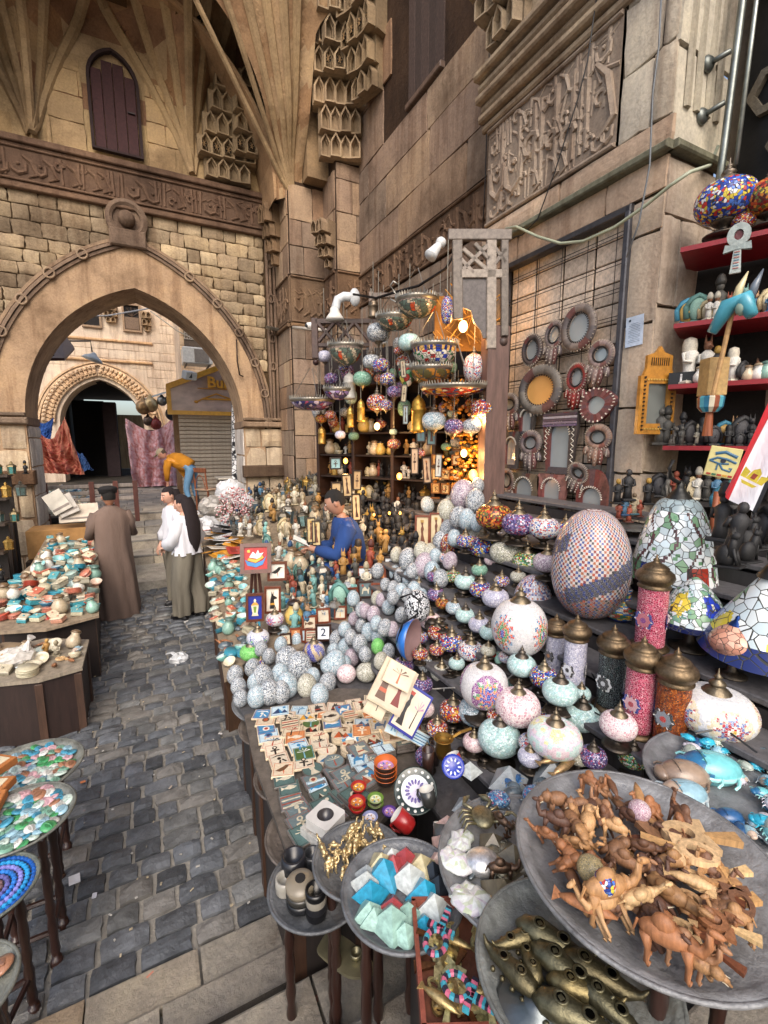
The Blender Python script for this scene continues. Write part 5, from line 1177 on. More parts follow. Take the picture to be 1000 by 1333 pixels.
heap([(-20,885),(50,878),(104,862),(110,838),(60,836),(-20,856)],PL_L2,['fish5','scarab6','scarab4','lidbox0','bowl1','fig2_0','fig3_2','plates1','scarab1','jar4','lidbox4','ankh6','fish3'],(.09,.15),.105,'on the small left table','oddments on the small left table',5,tilt=.5)
bg_=thing('plastic_bag','clear plastic bag of shell goods at the left edge of the small table','bag',Matrix.Translation(plane_hit(22,866,PL_L2))@T(s=.22))
g=G();v,f=ell(.6,.45,.34,16,10);rd=random.Random(4);g.add(([(x+rd.uniform(-.06,.06),y+rd.uniform(-.06,.06),max(0,z+.3+rd.uniform(-.06,.06))) for x,y,z in v],f),hx('#d9d4cc'),smooth=False);g.add(tube([(.3,0,.5),(.4,.1,.8),(.5,.1,.95)],[.16,.05,.14],8),hx('#e6e4e0'))
obj('bag_film',g.mesh('bag_film','glaze'),bg_)
# lantern shelves at far left
ls=thing('lantern_rack','dark stepped rack of little lanterns against the left pier','shelf')
for k in range(5):
 z=.75+.27*k;obj('shelf',G().add(box(.9,.3,.03),hx('#3a2c22')).mesh('shelf','wood'),ls,T(-1.95-.05*k,6.3+.42*k,z));obj('support',G().add(box(.86,.04,z),hx('#2a201a')).mesh('support','wood'),ls,T(-1.95-.05*k,6.42+.42*k,0))
 for j in range(6):put(random.Random(k*7+j).choice(['lantern0','lantern2','lantern3','lantern5','fig9_2']),T(-2.3+.155*j,6.3+.42*k+U(-.05,.05),z+.03,rz=U(0,6),s=U(.12,.16)),'on the left rack','lanterns on the left rack')
# upper left stall, box and bench
ub=thing('book_crate','tan cardboard crate under papers behind the man in the robe','box',T(-1.0,8.3,.62));obj('case',G().add(box(1.25,.5,.42,.01),hx('#b98a52')).mesh('case','matte'),ub)
tag(obj('support_block',G().add(box(1.3,.6,.6),hx('#4a3a2c')).mesh('support_block','wood'),None,T(-1.0,8.3,0)),'low dark plinth under the cardboard crate','plinth')
heap([(62,664),(70,672),(126,684),(126,650),(100,636),(66,638)],(1.06,.0,0,0,0),['scarab6','lidbox3','plates4','bowl3','fig3_0','scarab2','pyr_white','jar3','ankh6'],(.12,.2),.17,'on the cardboard crate','goods on the crate',6,tilt=.5)
for i,(px,py,w,h,roll,c) in enumerate([(75,654,.25,.36,.5,'#cdc6b8'),(86,658,.25,.34,.4,'#bdb6ac'),(103,668,.5,.3,0,'#d9cbb8')]):
 p=at(px,py,y=8.1);o=obj('notebook',G().add(box(w,h,.02,.004),hx(c)).add(box(w*.92,h*.1,.004),hx('#8a8078'),T(0,-.3*h,.02)).mesh('notebook','matte'),None,facing(p,lean=.6,roll=roll));tag(o,['grey booklet leaning on the crate goods, left','grey booklet leaning on the crate goods, right','wide cream booklet propped on the cardboard crate'][i],'booklet')
for i,(px,py,w) in enumerate([(110,614,90),(110,626,90)]):pass
bn=thing('slatted_bench','dark brown slatted stand with paper signs at the top of the steps','bench',T(-.95,9.9,.8))
for k in range(3):obj('slat',G().add(box(1.5,.05,.07,.01),hx('#8a8078')).mesh('slat','wood'),bn,T(0,.02*k,.42+.12*k))
for x in (-.7,0,.38,.7):obj('post',G().add(box(.08,.07,.78,.01),hx('#5a2c20')).mesh('post','wood'),bn,T(x,0,0))
# right of lane: papyrus and plastic packets, small boxes
PLR2=PL_RT
sheet=G().add(box(1,.7,.02,.004),W).add(box(.6,.3,.003),(.6,.55,.5),T(.0,.05,.02)).mesh('packet','glaze')
rd=random.Random(12)
for i in range(60):
 q=rd.random();px=262+rd.uniform(-8,48);py=668+rd.uniform(0,62);p=plane_hit(px,py,PLR2)
 if p.x<plane_hit(255+(py-668)*.3,py,PLR2).x:continue
 c=rd.choice(['#dfe0e2','#e6e4e0','#cfd6da','#d9d2c4','#b8352c','#e0a03a','#2c2c34','#e6e2d8','#cfc6d0'])
 o=obj('packet',sheet,None,T(p.x,p.y,p.z+.015+.012*(i % 6),rx=rd.uniform(-.25,.25),ry=rd.uniform(-.25,.25),rz=rd.uniform(0,3),s=rd.uniform(.2,.34)),None,hx(c));tag(o,'x','packet','plastic packets on the right-hand table');HEAP.setdefault(('plastic-wrapped packet','far right-hand table'),[]).append(o)
heap([(272,728),(300,728),(342,780),(345,850),(292,876),(276,790)],PL_RT,['bowl0','bowl1','bowl5','plates0','plates1','lidbox0','lidbox3','scarab0','scarab6','scarab7','scarab1','lidbox4','jar5','fish5'],(.08,.12),.092,'right of the lane','small goods right of the lane',8,tilt=.4)
heap([(345,700),(300,700),(292,650),(330,640),(372,640),(400,690)],(.95,.03,.2,1,5),['fig3_0','fig7_1','fig4_2','fig8_0','jar4','bust2','fig0_1','lantern4','fig6_2','bowl1','pyr_white','cat3'],(.15,.22),.18,'before the gate pier','statuettes before the gate pier',9)
heap([(346,700),(346,660),(428,645),(428,716)],PL_FC,['lantern0','lantern2','lantern4','fig3_2','fig7_1','fig8_0','jar4','fig6_1','bust2','fig3_0','fig2_2'],(.15,.22),.18,'left of the seller','statuettes left of the seller',14)
heap([(345,740),(345,700),(428,712),(428,742),(382,748)],PL_FC,['fig3_2','fig7_1','fig8_0','jar4','fig4_2','bust3','fig1_0','lantern4','cat3','fig5_0'],(.12,.18),.14,'behind the easel','statuettes behind the easel',16)
heap([(428,650),(530,640),(545,660),(470,690),(440,700)],PL_FC,['fig0_0','fig0_1','fig6_2','fig3_1','fig7_0','fig9_2','cat0'],(.16,.22),.19,'behind the seller','statuettes behind the seller',15)
heap([(372,690),(372,632),(405,625),(420,640),(412,690)],(1.15,.03,.2,1,5),['lantern0','lantern2','lantern4','lantern5','fig6_1','fig0_2','lantern1'],(.13,.19),.16,'left of the reading seller','lanterns left of the seller',10)
# figurine field in front of the seller
heap([(430,720),(500,700),(515,735),(470,770),(430,765)],PL_FC,['fig2_%d' % i for i in range(4)]+['fig9_1','fig9_2','fig2_1','fig6_0','fig5_2','fig3_1','cat0'],(.13,.2),.12,'in the gilt crowd','gilt statuettes before the seller',11,lift=.08)
heap([(365,790),(380,740),(430,735),(455,775),(430,815),(375,830)],PL_FC,['fig1_0','fig1_2','fig4_1','fig3_2','fig8_0','fig8_3','bust3','cat2','scarab0','fig7_0','fig5_1','lantern4','fig6_3'],(.11,.17),.095,'right of the easel','statuettes right of the easel',12)
heap([(455,712),(470,672),(545,662),(552,735),(520,745),(500,705)],(1.25,.03,.25,1.9,4.2),['fig0_0','fig0_1','fig0_2','fig0_3','fig9_3','cat0','bust1','fig0_1','fig9_1'],(.15,.24),.128,'in the black crowd','black statuettes beside the seller',13)
for i,(px,py,w,key,lab) in enumerate([(442,775,22,'bust3','large pale green stone head among the statuettes'),(459,768,16,'fig1_3','tall pale green stone figure right of the green head'),(425,765,15,'cat2','grey-green cat figure left of the green head'),(383,800,18,'jar1','orange clay pot holding small green figures'),(463,752,14,'fig5_0','red stone figure in front of the gilt crowd'),(336,645,13,'cat0','black seated cat on the ledge of the gate pier'),(477,755,18,'fig3_2','cream column-shaped figure beside the number tiles')]):
 pos,s=fit(px,py,w*1.5,.5,[(plane_hit(px,py+10,PL_FC).z if i != 5 else 1.55,lambda p:0)]) if i != 5 else (at(336,662,D=7.6),.4)
 o=put(key,Matrix.Translation(pos)@T(rz=-.6,s=s),'',None,lab=lab,ord_=False)
# ---- framed tiles and number tiles
dk=['#efe6d4','#15181f','#15181f'];num=['#e6ecf2','#1c2c4a','#1c2c4a']
FRM=[(333,727,3.9,.26,.26,['#b81414','#f1efe9','#2f83c4'],'boat','#6a3a28','red picture of a white bird over a blue bowl, on top of the easel',.3),(361,743,3.95,.17,.17,['#efe6da','#1a1718','#a8302a'],'bird','#6a3a28','framed black bird tile right of the red picture',.1),(332,790,3.45,.135,.22,['#1f2f9a','#e9dcc0','#c98a3a'],'lantern','#6b3825','blue framed picture of a cream lantern',.1),(355,780,3.6,.13,.22,['#efe3d0','#191718','#c9953a'],'anubis','#6b3825','framed black jackal picture right of the blue lantern picture',.05)]
for px,py,D,w,h,pal,kind,fr,lab,lean in FRM:
 M=facing(at(px,py,D=D),lean=lean,roll=-.03)
 if kind in ('boat','lantern'):
  t=framed('framed_picture',lab,M,w,h,pal,None,fr,'framed picture');g=G();A=T(0,0,.018,s=(w*.75,h*.75,.3))
  if kind=='boat':
   for poly,c,k in (([(-.46,-.05),(-.36,-.3),(0,-.4),(.3,-.28),(.46,.1),(.3,-.1),(0,-.22),(-.3,-.14)],'#2f83c4',0),([(-.36,-.08),(0,-.2),(.34,.02),(.3,.12),(0,-.05),(-.3,.02)],'#e0b030',1),([(-.28,.05),(-.12,.3),(.0,.18),(.1,.38),(.16,.2),(.34,.25),(.2,.05),(.05,-.02)],'#f2f2f0',2),(circle(.07,8,-.3,.32),'#d8c24a',1)):g.add(prism(poly,.01,.002+.004*k),hx(c),A)
  else:
   for poly,c,k in (([(-.26,-.4),(.26,-.4),(.2,-.3),(-.2,-.3)],'#e0d2b4',0),([(-.18,-.3),(.18,-.3),(.28,.1),(-.28,.1)],'#e9dcc0',0),([(-.3,.1),(.3,.1),(.12,.24),(-.12,.24)],'#d8a24a',1),(circle(.09,8,0,.32),'#e9dcc0',1),([(-.08,-.25),(.08,-.25),(.12,.05),(-.12,.05)],'#7a9a3a',1)):g.add(prism(poly,.01,.002+.004*k),hx(c),A)
  obj('painting',g.mesh('painting','paint'),t)
 else:framed('framed_picture',lab,M,w,h,pal,kind,fr,'framed picture')
es=thing('easel_stand','dark wooden stand carrying the framed pictures beside the lane','stand')
pa=at(333,735,D=3.95)
for px,py in ((322,790),(345,795),(333,800)):q=at(px,py,D=3.95);obj('leg',G().add(tube([(q.x,q.y,.6),(pa.x+(q.x-pa.x)*.3,pa.y+(q.y-pa.y)*.3,pa.z-.02)],.014,5),hx('#4a2a20')).mesh('leg','wood'),es)
q=at(353,850,D=3.5);q2=at(351,800,D=3.5);tag(obj('wooden_post',G().add(tube([(q.x,q.y,.55),tuple(q),tuple(q2)],.016,6),hx('#4a2c20')).mesh('wooden_post','wood'),None),'thin dark wooden post below the jackal picture','post')
NUM=[(437,770,'7',20),(510,715,'4',19),(525,712,'3',16),(509,735,'3',18),(475,748,'4',19),(493,747,'L',18),(476,767,'M',19),(457,775,'o',18),(421,801,'',17),(421,823,'2',19),(403,811,'b',18),(400,826,'o',15),(372,832,'a',14),(385,825,'f',14),(492,768,'s',16),(460,789,'n',20),(405,827,'z',16),(443,797,'r',15)]
for i,(px,py,tx,w) in enumerate(NUM):
 p0=plane_hit(px,py+w*.55,PL_FC);D=dist(p0);W_=w*D/600*1.12;M=facing(at(px,py,D=D),lean=.12,roll=U(-.05,.05));isn=tx in '7432' and tx
 lb={'7':'framed white tile with the number 7','2':'framed white tile with the number 2 low on the left','L':'framed cream tile with dark squiggle','M':'framed tile with a dark camel shape','o':'framed tile with an arched niche','b':'framed blue tile with a bird','a':'small magenta framed tile','f':'small grey framed tile','s':'framed tile with plain ground','n':'framed niche-shaped plaque in blue-grey','z':'framed striped tile by the easel post','r':'framed red swirled tile by the statuettes','':'small framed blank cream tile by the clay pot'}.get(tx)
 if tx=='4':lb='framed number 4 tile %s' % ('above the tall eggs' if px>500 else 'in the middle of the frame rows')
 if tx=='3':lb='framed number 3 tile %s' % ('at the right, beside a 4' if px>520 else 'below a number 4 tile')
 if tx=='o':lb += ' at right' if px>430 else ' at left'
 framed('framed_tile',lb,M,W_,W_*1.1,num if isn else PALS[i % 8],None if isn else {'L':'bird','M':'camel','b':'fish','z':'stripes','r':'palm','':None,'s':None}.get(tx,'ankh'),'#7a3c26' if i % 3 else '#3a211a','framed tile',isn or None,.02,'framed tiles on the goods table')
for i,(px,py,w,h,c,lab) in enumerate([(550,692,20,44,'#c9b48e','left papyrus panel with a long-robed figure in a red-brown frame'),(568,688,18,42,'#cfbd98','right papyrus panel with a long-robed figure in a red-brown frame'),(405,690,12,34,'#c8b07c','tall papyrus frame left of the seller knees'),(412,694,12,34,'#d0b884','second tall papyrus frame left of the seller knees')]):
 D=4.0 if i<2 else 4.35;framed('framed_papyrus',lab,facing(at(px,py,D=D),lean=.1),w*D/600,h*D/600,[c,'#6a3a24','#a8803a'],'queen','#7a3a24' if i<2 else '#2a1c18','framed picture',None,.02)
# ---- tile table: grid of painted tiles, stacks and round coasters
rd=random.Random(31);ti=0
A0,A1,B0,B1=[plane_hit(*q,PL_TILE) for q in ((330,934),(382,1100),(585,912),(508,1020))]
rows_=14
for j in range(rows_):
 v=j/(rows_-1);a=A0.lerp(A1,v);b=B0.lerp(B1,v);L=(b-a).length;nn=max(4,int(L/.104));d=(b-a).normalized()
 for i in range(nn):
  p=a+d*(.05+i*L/nn);u=i/nn
  if u>.66 and v<.3:continue
  if v>.62 and u>.74:continue
  st_=1 if u<.33 else rd.choice([2,3,3]) if u<.5 else rd.choice([3,4]);dark=v>.6
  rnd=(.15<u<.45 and .1<v<.62 and rd.random()<.7);k=rd.choice(MOT);pi_=rd.choice([6,7,7,6,3]) if dark else rd.choice([0,1,2,4,5,0,2,8,9,0,2,3]);s=.104*rd.uniform(.9,1.06) if not rnd else .1
  o=obj('painted_coaster' if rnd else 'painted_tile',tile_me(pi_,k,st_,rnd,'#6a625c' if dark else '#dcc8a8'),None,T(p.x+rd.uniform(-.008,.008),p.y+rd.uniform(-.008,.008),.765+(.01 if i % 2 else 0),rz=rd.uniform(-.2,.2)+atan2(d.y,d.x),rx=rd.uniform(-.04,.04),s=s))
  tag(o,'%s with %s, %s from the lane in the %s row' % ('round coaster' if rnd else 'tile stack' if st_>1 else 'tile',MW[k],ORD[i],ORD[j]),'coaster' if rnd else 'tile','painted tiles on the low table');ti += 1
# leaning stacks of big tiles
for i,(px,py,w,h,roll,kd,pal,lab) in enumerate([(512,893,52,62,-.55,'anubis',2,'large leaning tile picture of two black Egyptian figures'),(535,925,40,62,-.6,'queen',0,'leaning tile with blue border and pink and cream shapes'),(497,905,30,60,-.55,'bird',4,'large leaning tile with dark figures, behind the low tiles'),(520,880,40,30,-.5,'palm',2,'small tile leaning at the top of the tile pile'),(512,943,18,26,-.45,'eye',3,'small blue hand tile leaning by the stacks'),(528,950,20,24,-.4,'eye',3,'small blue eye tile leaning by the stacks'),(548,962,30,18,-.5,'stripes',3,'turquoise striped tile near the brown beakers')]):
 D=2.05;W_,H_=w*D/590,h*D/590;M=facing(at(px,py,D=D),lean=.55,roll=roll);p=PALS[pal];g=G();g.add(box(W_,H_,.012),hx('#d8c4a4'),T(0,0,-.012)).add(box(W_*.94,H_*.94,.003),hx(p[0]));motif(g,kd,T(-.2*W_ if i<2 else 0,0,.003,s=(W_*(.55 if i<2 else .9),H_*.9,.1)),p)
 if i<2:motif(g,'queen' if i==0 else 'palm',T(.22*W_,0,.003,s=(W_*.5,H_*.85,.1)),('#efe6d4','#7d2c24' if i==0 else '#b98ab0','#2b2524'))
 if i==1:g.add(ringstrip([(-W_*.44,-H_*.44),(W_*.44,-H_*.44),(W_*.44,H_*.44),(-W_*.44,H_*.44)],[(-W_*.5,-H_*.5),(W_*.5,-H_*.5),(W_*.5,H_*.5),(-W_*.5,H_*.5)],.006),hx('#2a2f8a'))
 tag(obj('leaning_tile',g.mesh('leaning_tile','glaze'),None,M),lab,'tile')
# ashtray, bowls, plates, mugs by the tiles
def at_z(px,py,z):return Matrix.Translation(at(px,py,z=z))
ash=thing('stone_ashtray','white square stone ashtray with dark round hollow at the near end of the tiles','ashtray',at_z(424,1072,.83)@T(rz=.5))
obj('block',G().add(ringstrip(circle(.033,20),[(.058*(1 if abs(cos(t))>.9239 or True else 1)*max(-1,min(1,cos(t)*1.42)),.058*max(-1,min(1,sin(t)*1.42))) for t in [2*pi*i/20 for i in range(20)]],.04),hx('#dcdad6')).mesh('block','marble'),ash);obj('hollow',G().add(lathe([(.033,.04),(.025,.015),(.001,.008)],16,caps=False),hx('#3a3638'),smooth=True).mesh('hollow','glaze'),ash)
tag(obj('patterned_box',G().add(box(.1,.1,.05),hx('#c8c6c0')).mesh('patterned_box','carved'),None,at_z(415,1090,.76)@T(rz=.4)),'grey and white carved box under the stone ashtray','box')
def bowlset(px,py,z,r,c1,c2,c3,lab,n=1):
 t=thing('painted_bowl',lab,'bowl',at_z(px,py,z),'painted bowls by the tiles')
 for k in range(n):obj('bowl',G().add(lathe([(r*.5,0),(r*.75,.01),(r,r*.8),(r*.96,r*.82),(r*.7,.02),(.001,.012)],24,lambda u,v:hx(c1) if v<.45 else hx(c2) if v<.8 else hx(c3),False)[:2],[hx(c1)]*48+[hx(c2)]*48+[hx(c3)]*24,smooth=True).mesh('bowl','glaze'),t,T(0,0,.022*k))
 g=G()
 for k in range(8):g.add(ell(r*.16,r*.07,.002,6,4),hx(['#f1e9dc','#d8a03a','#2f6fae'][k % 3]),T(r*.38*cos(k*pi/4),r*.38*sin(k*pi/4),.022*n-.002,rz=k*pi/4))
 obj('painted_petals',g.mesh('painted_petals','glaze'),t)
bowlset(502,1020,.80,.052,'#2a201c','#c8642a','#b98ab8','stack of black-rimmed bowls with an orange one on top',4);bowlset(465,1056,.79,.036,'#a82020','#a82020','#d8843a','small red painted bowl in front of the orange stack',2)
bowlset(489,1052,.79,.034,'#2a2420','#6a8a3a','#c9d0a0','small green painted bowl beside the red one',2);bowlset(482,1070,.78,.032,'#26263a','#8a90b8','#e0d8e0','small white and violet bowl nearest the gold tray',1);bowlset(467,1030,.82,.034,'#9a1c1c','#b02a24','#e0a03a','red flowered bowl tilted behind the others',1);bowlset(507,1062,.79,.03,'#3a2a6a','#5a3a8a','#b88ac8','purple bowl right of the violet one',1)
t=thing('painted_plate','round plate with dark green dotted rim and violet centre','plate',facing(at(541,1030,z=.86),lean=.9));obj('plate',G().add(lathe([(.001,0),(.04,.0),(.06,.006),(.085,.016),(.09,.016),(.088,.01)],30,caps=False),[hx('#c9c0d8')]*30+[hx('#dfe0e6')]*30+[hx('#20302c')]*90,smooth=True).mesh('plate','glaze'),t)
g=G()
for k in range(16):g.add(ell(.007,.007,.002,6,4),hx('#e9e9e2'),T(.074*cos(k*pi/8),.074*sin(k*pi/8),.013));g.add(ell(.011,.005,.002,6,4),hx('#5a4a9a'),T(.035*cos(k*pi/8),.035*sin(k*pi/8),.003,rz=k*pi/8))
obj('painted_dots',g.mesh('painted_dots','glaze'),t)
def mug(px,py,z,r,c,lab,tip=0,az=0):
 t=thing('mug',lab,'cup',at_z(px,py,z)@T(rz=az,ry=tip));obj('cup_body',G().add(lathe([(r*.8,0),(r,.01),(r,r*2.2),(r*.93,r*2.2),(r*.9,.02),(.001,.015)],22,caps=False),[hx(c)]*44+[hx('#e6e2d8')]*66,smooth=True).mesh('cup_body','glaze'),t);obj('handle',G().add(tube([(r*.95,0,r*1.8),(r*1.6,0,r*1.7),(r*1.8,0,r*1.1),(r*1.5,0,r*.5),(r*.95,0,r*.4)],.006,6),hx(c),smooth=True).mesh('handle','glaze'),t)
mug(535,1078,.84,.034,'#a82424','red flowered mug lying beside the pyramids',.9,2.4);mug(560,1048,.86,.03,'#3a3a38','dark mug standing behind the red mug',.3,2);mug(575,1100,.9,.03,'#4a4844','grey mug between the pyramids and the shells',.6,1);mug(597,962+40,.95,.03,'#a83a34','red cup by the blue flowered plates',.5,2)
t=thing('blue_dish','small cobalt dish with white flowers','plate',facing(at(590,998,z=1.0),lean=.8));obj('dish',G().add(lathe([(.001,0),(.03,.002),(.045,.01),(.046,.006)],22,caps=False),hx('#2038a8'),smooth=True).mesh('dish','glaze'),t)
g=G();[g.add(ell(.008,.004,.002,6,4),hx('#e9eef6'),T(.025*cos(k*pi/5),.025*sin(k*pi/5),.004,rz=k*pi/5)) for k in range(10)];obj('painted_petals',g.mesh('painted_petals','glaze'),t)
for i,(px,py,w,h,c) in enumerate([(557,985,18,44,'#3a2620'),(566,975,14,40,'#2a1c18')]):
 D=dist(at(px,py+h/2,z=.84));tag(obj('wooden_beaker',G().add(lathe([(w*D/1200*.85,0),(w*D/1200,h*D/700),(w*D/1400,h*D/700),(w*D/1500,.02)],16),hx(c),smooth=True).mesh('wooden_beaker','polished_wood'),None,at_z(px,py+h/2,.84)),['brown turned wooden beaker beside the leaning tiles','darker wooden beaker behind the brown one'][i],'beaker')
cm=G().add(lathe([(.018,0),(.024,.02),(.02,.05),(.03,.06),(.026,.06),(.018,.045)],16),hx('#a8803c'),smooth=True).add(tube([(.02,0,.05),(.06,0,.06),(.1,0,.06)],.005,5),hx('#a8803c'));tag(obj('coffee_pot',cm.mesh('coffee_pot','brass'),None,at_z(577,985,.92)@T(s=1.5)),'open brass coffee pot next to the wooden beakers','pot')
# ---- pyramids tray
c,z,r=TR['pyr'];PYR=[(530,1100,'red',.075),(512,1125,'red',.07),(487,1110,'cream',.07),(505,1097,'white',.06),(462,1126,'grey',.055),(470,1145,'white',.07),(500,1135,'turquoise',.09),(483,1160,'turquoise',.075),(533,1140,'white',.085),(548,1125,'cream',.075),(553,1160,'turquoise',.08),(568,1128,'black',.06),(574,1152,'black',.07),(512,1180,'red',.065),(466,1195,'mint',.065),(487,1192,'mint',.06),(532,1185,'mint',.06),(504,1215,'mint',.09),(567,1180,'white',.08),(553,1200,'turquoise',.05),(528,1228,'mint',.06)]
for i,(px,py,k,s) in enumerate(PYR):
 p=at(px,py,z=z+.025);d_=Vector((p.x-c[0],p.y-c[1],0));k_=min(1,(r-.012-s*.82)/max(.001,d_.length));p=Vector((c[0]+d_.x*k_,c[1]+d_.y*k_,0));o=obj('pyramid',PR['pyr_'+k][0][1],None,T(p.x,p.y,z+.012,rz=U(.2,.9),s=s*1.12));tag(o,'%s stone pyramid on the round tray, %s from the back' % (k,ORD[i]),'pyramid','stone pyramids on the tray')
# gold tray
c,z,r=TR['gold'];rd=random.Random(8)
for i in range(26):
 a,q=rd.uniform(0,6.28),r*.78*rd.random() ** .5;o=obj('gilded_camel',PR['camel0'][0][1],None,T(c[0]+q*cos(a),c[1]+q*sin(a),z+.01+rd.uniform(0,.02),rx=rd.uniform(-.4,.4),rz=rd.uniform(0,6),s=rd.uniform(.05,.07)),'brass',hx('#ffe9a8'));o.color=(2.7,4.2,4.6,1);tag(o,'x','figurine','gilded figures on the little tray');HEAP.setdefault(('gilded camel figure','on the little tray'),[]).append(o)
# black stone bowls
c,z,r=TR['vase']
def pot(px,py,zz,r,h,cols,lab,lid=False):
 t=thing('stone_pot',lab,'pot',at_z(px,py,zz));n=len(cols)
 for k,cc in enumerate(cols):obj('pot_ring',G().add(lathe([(r*.95,h*k/n),(r,h*(k+.5)/n),(r*.95,h*(k+1)/n)]+([(r*.75,h),(r*.7,h*.5),(.001,h*.45)] if k==n-1 and not lid else []),22,caps=lid),hx(cc),smooth=True).mesh('pot_ring','marble'),t)
 if lid:obj('lid',G().add(lathe([(r*1.02,h),(r*.9,h*1.12),(r*.3,h*1.2),(.001,h*1.2)],20,caps=False),hx('#9a8f7c'),smooth=True).mesh('lid','marble'),t);obj('lid_hollow',G().add(prism(circle(r*.35,14),.004),hx('#1a1818')).mesh('lid_hollow','matte'),t,T(0,0,h*1.19))
pot(383,1135,.74,.045,.07,['#26272c'],'black stone bowl at the street edge of the low tray');pot(392,1175,.74,.05,.08,['#1c1d20','#3a3834','#8a8070'],'banded black and grey lidded stone pot',True);pot(412,1190,.74,.036,.1,['#18181a','#26262a','#9a958a','#141416'],'tall black and cream banded stone jar');pot(372,1158,.73,.036,.05,['#a8a49a'],'small pale stone pot at the rim');pot(407,1125,.74,.035,.05,['#303236'],'small black stone bowl behind the tall jar')
o=tag(obj('brass_slipper_dish',G().add(prism([(.03+.1*cos(t)*(1+.12*cos(3*t)),.05*sin(t)*(1+.2*cos(2*t+1))) for t in [k_*pi/12 for k_ in range(24)]],.01),hx('#a8a284')).add(lathe([(.018,.012),(.02,.03),(.014,.03),(.01,.01)],14),hx('#8f8a70'),T(.07,.01,0),True).mesh('brass_slipper_dish','dullmetal'),None,at_z(437,1240,.5)@T(rz=-.9,s=1.1)),'flat greenish brass dish with a round hole above the stairs','dish')
# ---- camel tray
c,z,r=TR['camel'];zt=z+.02
BIG=[(722,1078,'camel4x',.115,2.6),(727,1118,'camel5',.11,3.6),(830,1045,'fish2',.12,1.2),(808,1048,'fish0',.11,1.5),(762,1080,'eleph3',.1,1.0),(775,1100,'camel2',.1,4.5),(742,1140,'fish1',.13,1.6),(800,1090,'camel3',.1,2.5),(790,1110,'eleph0',.09,.5),(812,1130,'camel0',.11,5.6),(765,1183,'fish5',.14,-.6),(750,1120,'eleph5',.09,2.0),(775,1140,'eleph6',.09,5),(808,1212,'camel3',.13,3.3),(815,1175,'camel6',.12,.2),(870,1245,'camel5',.16,-.7),(880,1165,'camel2',.15,5.3),(905,1160,'fish6',.13,-.5),(850,1190,'fish0',.14,-.4),(890,1255,'camel0',.12,-.8),(915,1260,'eleph2',.08,5.4),(838,1150,'camel4',.11,-.5),(860,1140,'fish4',.14,-.6),(835,1110,'camel1',.1,-.4),(925,1200,'camel5',.1,-.8),(790,1155,'camel1',.1,1.7),(860,1210,'camel4',.11,5.2),(780,1060,'camel0',.1,2.0),(757,1055,'eleph0',.08,3),(795,1030,'fish1',.1,1.4),(850,1070,'fish2',.1,2.2),(860,1062,'eleph5',.07,1)]
for i,(px,py,key,s,rz) in enumerate(BIG):
 key=key.rstrip('x');p=at(px,py,z=zt+.035);fsh='fish' in key;put(key,T(p.x,p.y,zt+(.01 if not fsh else .02)+.012*(i % 3),rx=U(-.9,.9) if not fsh else U(-.3,.3),ry=U(-.2,.2),rz=rz-.4,s=s*.84),'on the animal tray','carved wooden animals on the big tray')
rd=random.Random(77)
for i in range(34):
 a,q=rd.uniform(0,6.28),r*.72*rd.random() ** .5;k=rd.choice(['camel0','camel1','camel4','fish1','eleph0','fish4','camel5','camel2','eleph4']);X_,Y_=c[0]-.03+q*cos(a)*.95,c[1]+.0+q*sin(a)
 put(k,T(X_,Y_,zt+rd.uniform(0,.012),rx=rd.uniform(-.9,.9),ry=rd.uniform(-.2,.2),rz=rd.uniform(0,6.28),s=rd.uniform(.07,.1)),'deep in the animal heap','carved wooden animals on the big tray')
ANK=[(850,1088,'ankh0',.16,2.9,'dark and light wood looped cross, large, at the back of the tray'),(915,1092,'ankh_pale',.17,-.55,'big pale wood looped cross on the wooden-animal tray'),(880,1112,'ankh_pale',.15,2.2,'second pale looped cross lying under the biggest'),(875,1080,'ankh1',.12,.3,'dark wood looped cross between the pale ones'),(930,1160,'ankh6',.11,-1.3,'light looped cross at the right of the tray'),(945,1145,'ankh2',.11,-.4,'brown looped cross near the right rim'),(920,1180,'ankh3',.1,-1.2,'tan looped cross right of the kangaroo-like animal'),(955,1180,'ankh4',.12,-.3,'dark brown looped cross close to the right edge'),(950,1215,'ankh5',.1,-1.1,'reddish looped cross at the lower right rim'),(935,1235,'ankh0',.09,-1.4,'small brown looped cross at the lower right rim'),(905,1215,'ankh6',.09,-.9,'small light looped cross near the bottom rim'),(955,1165,'ankh1',.1,.9,'dark looped cross overlapping others at right')]
for i,(px,py,key,s,rz,lab) in enumerate(ANK):
 p=at(px,py,z=zt+.05);o=put(key,T(p.x,p.y,zt+.035+.012*(i % 3),rx=U(-.15,.15),ry=U(-.1,.1),rz=rz,s=s),'','wooden looped crosses on the big tray',lab=lab.replace(' kangaroo-like animal',' tall camel'),ord_=False)
for px,py,s,mt,col,lab in ((832,1062,.055,'rosewhite','#c9b4c8','small violet mosaic egg among the wooden animals'),(768,1140,.06,'crackle_cream','#d8c498','cream spotted bead ball among the wooden animals')):
 p=at(px,py,z=zt+.05);o=obj('bead_egg',BALL[0][1],None,T(p.x,p.y,zt+.04,s=s),mt,hx(col));tag(o,lab,'ornament')
p=at(788,1170,z=zt+.06);o=obj('beaded_camel',PR['camel2'][0][1],None,T(p.x,p.y,zt+.015,rz=-.3,s=.14));t=tag(o,'wooden camel wearing a blue and red beaded saddle','carved animal');obj('beaded_saddle',G().add(ell(.15,.17,.19,14,9),W,T(-.03,0,.62),True).mesh('beaded_saddle','confetti_blue'),o)
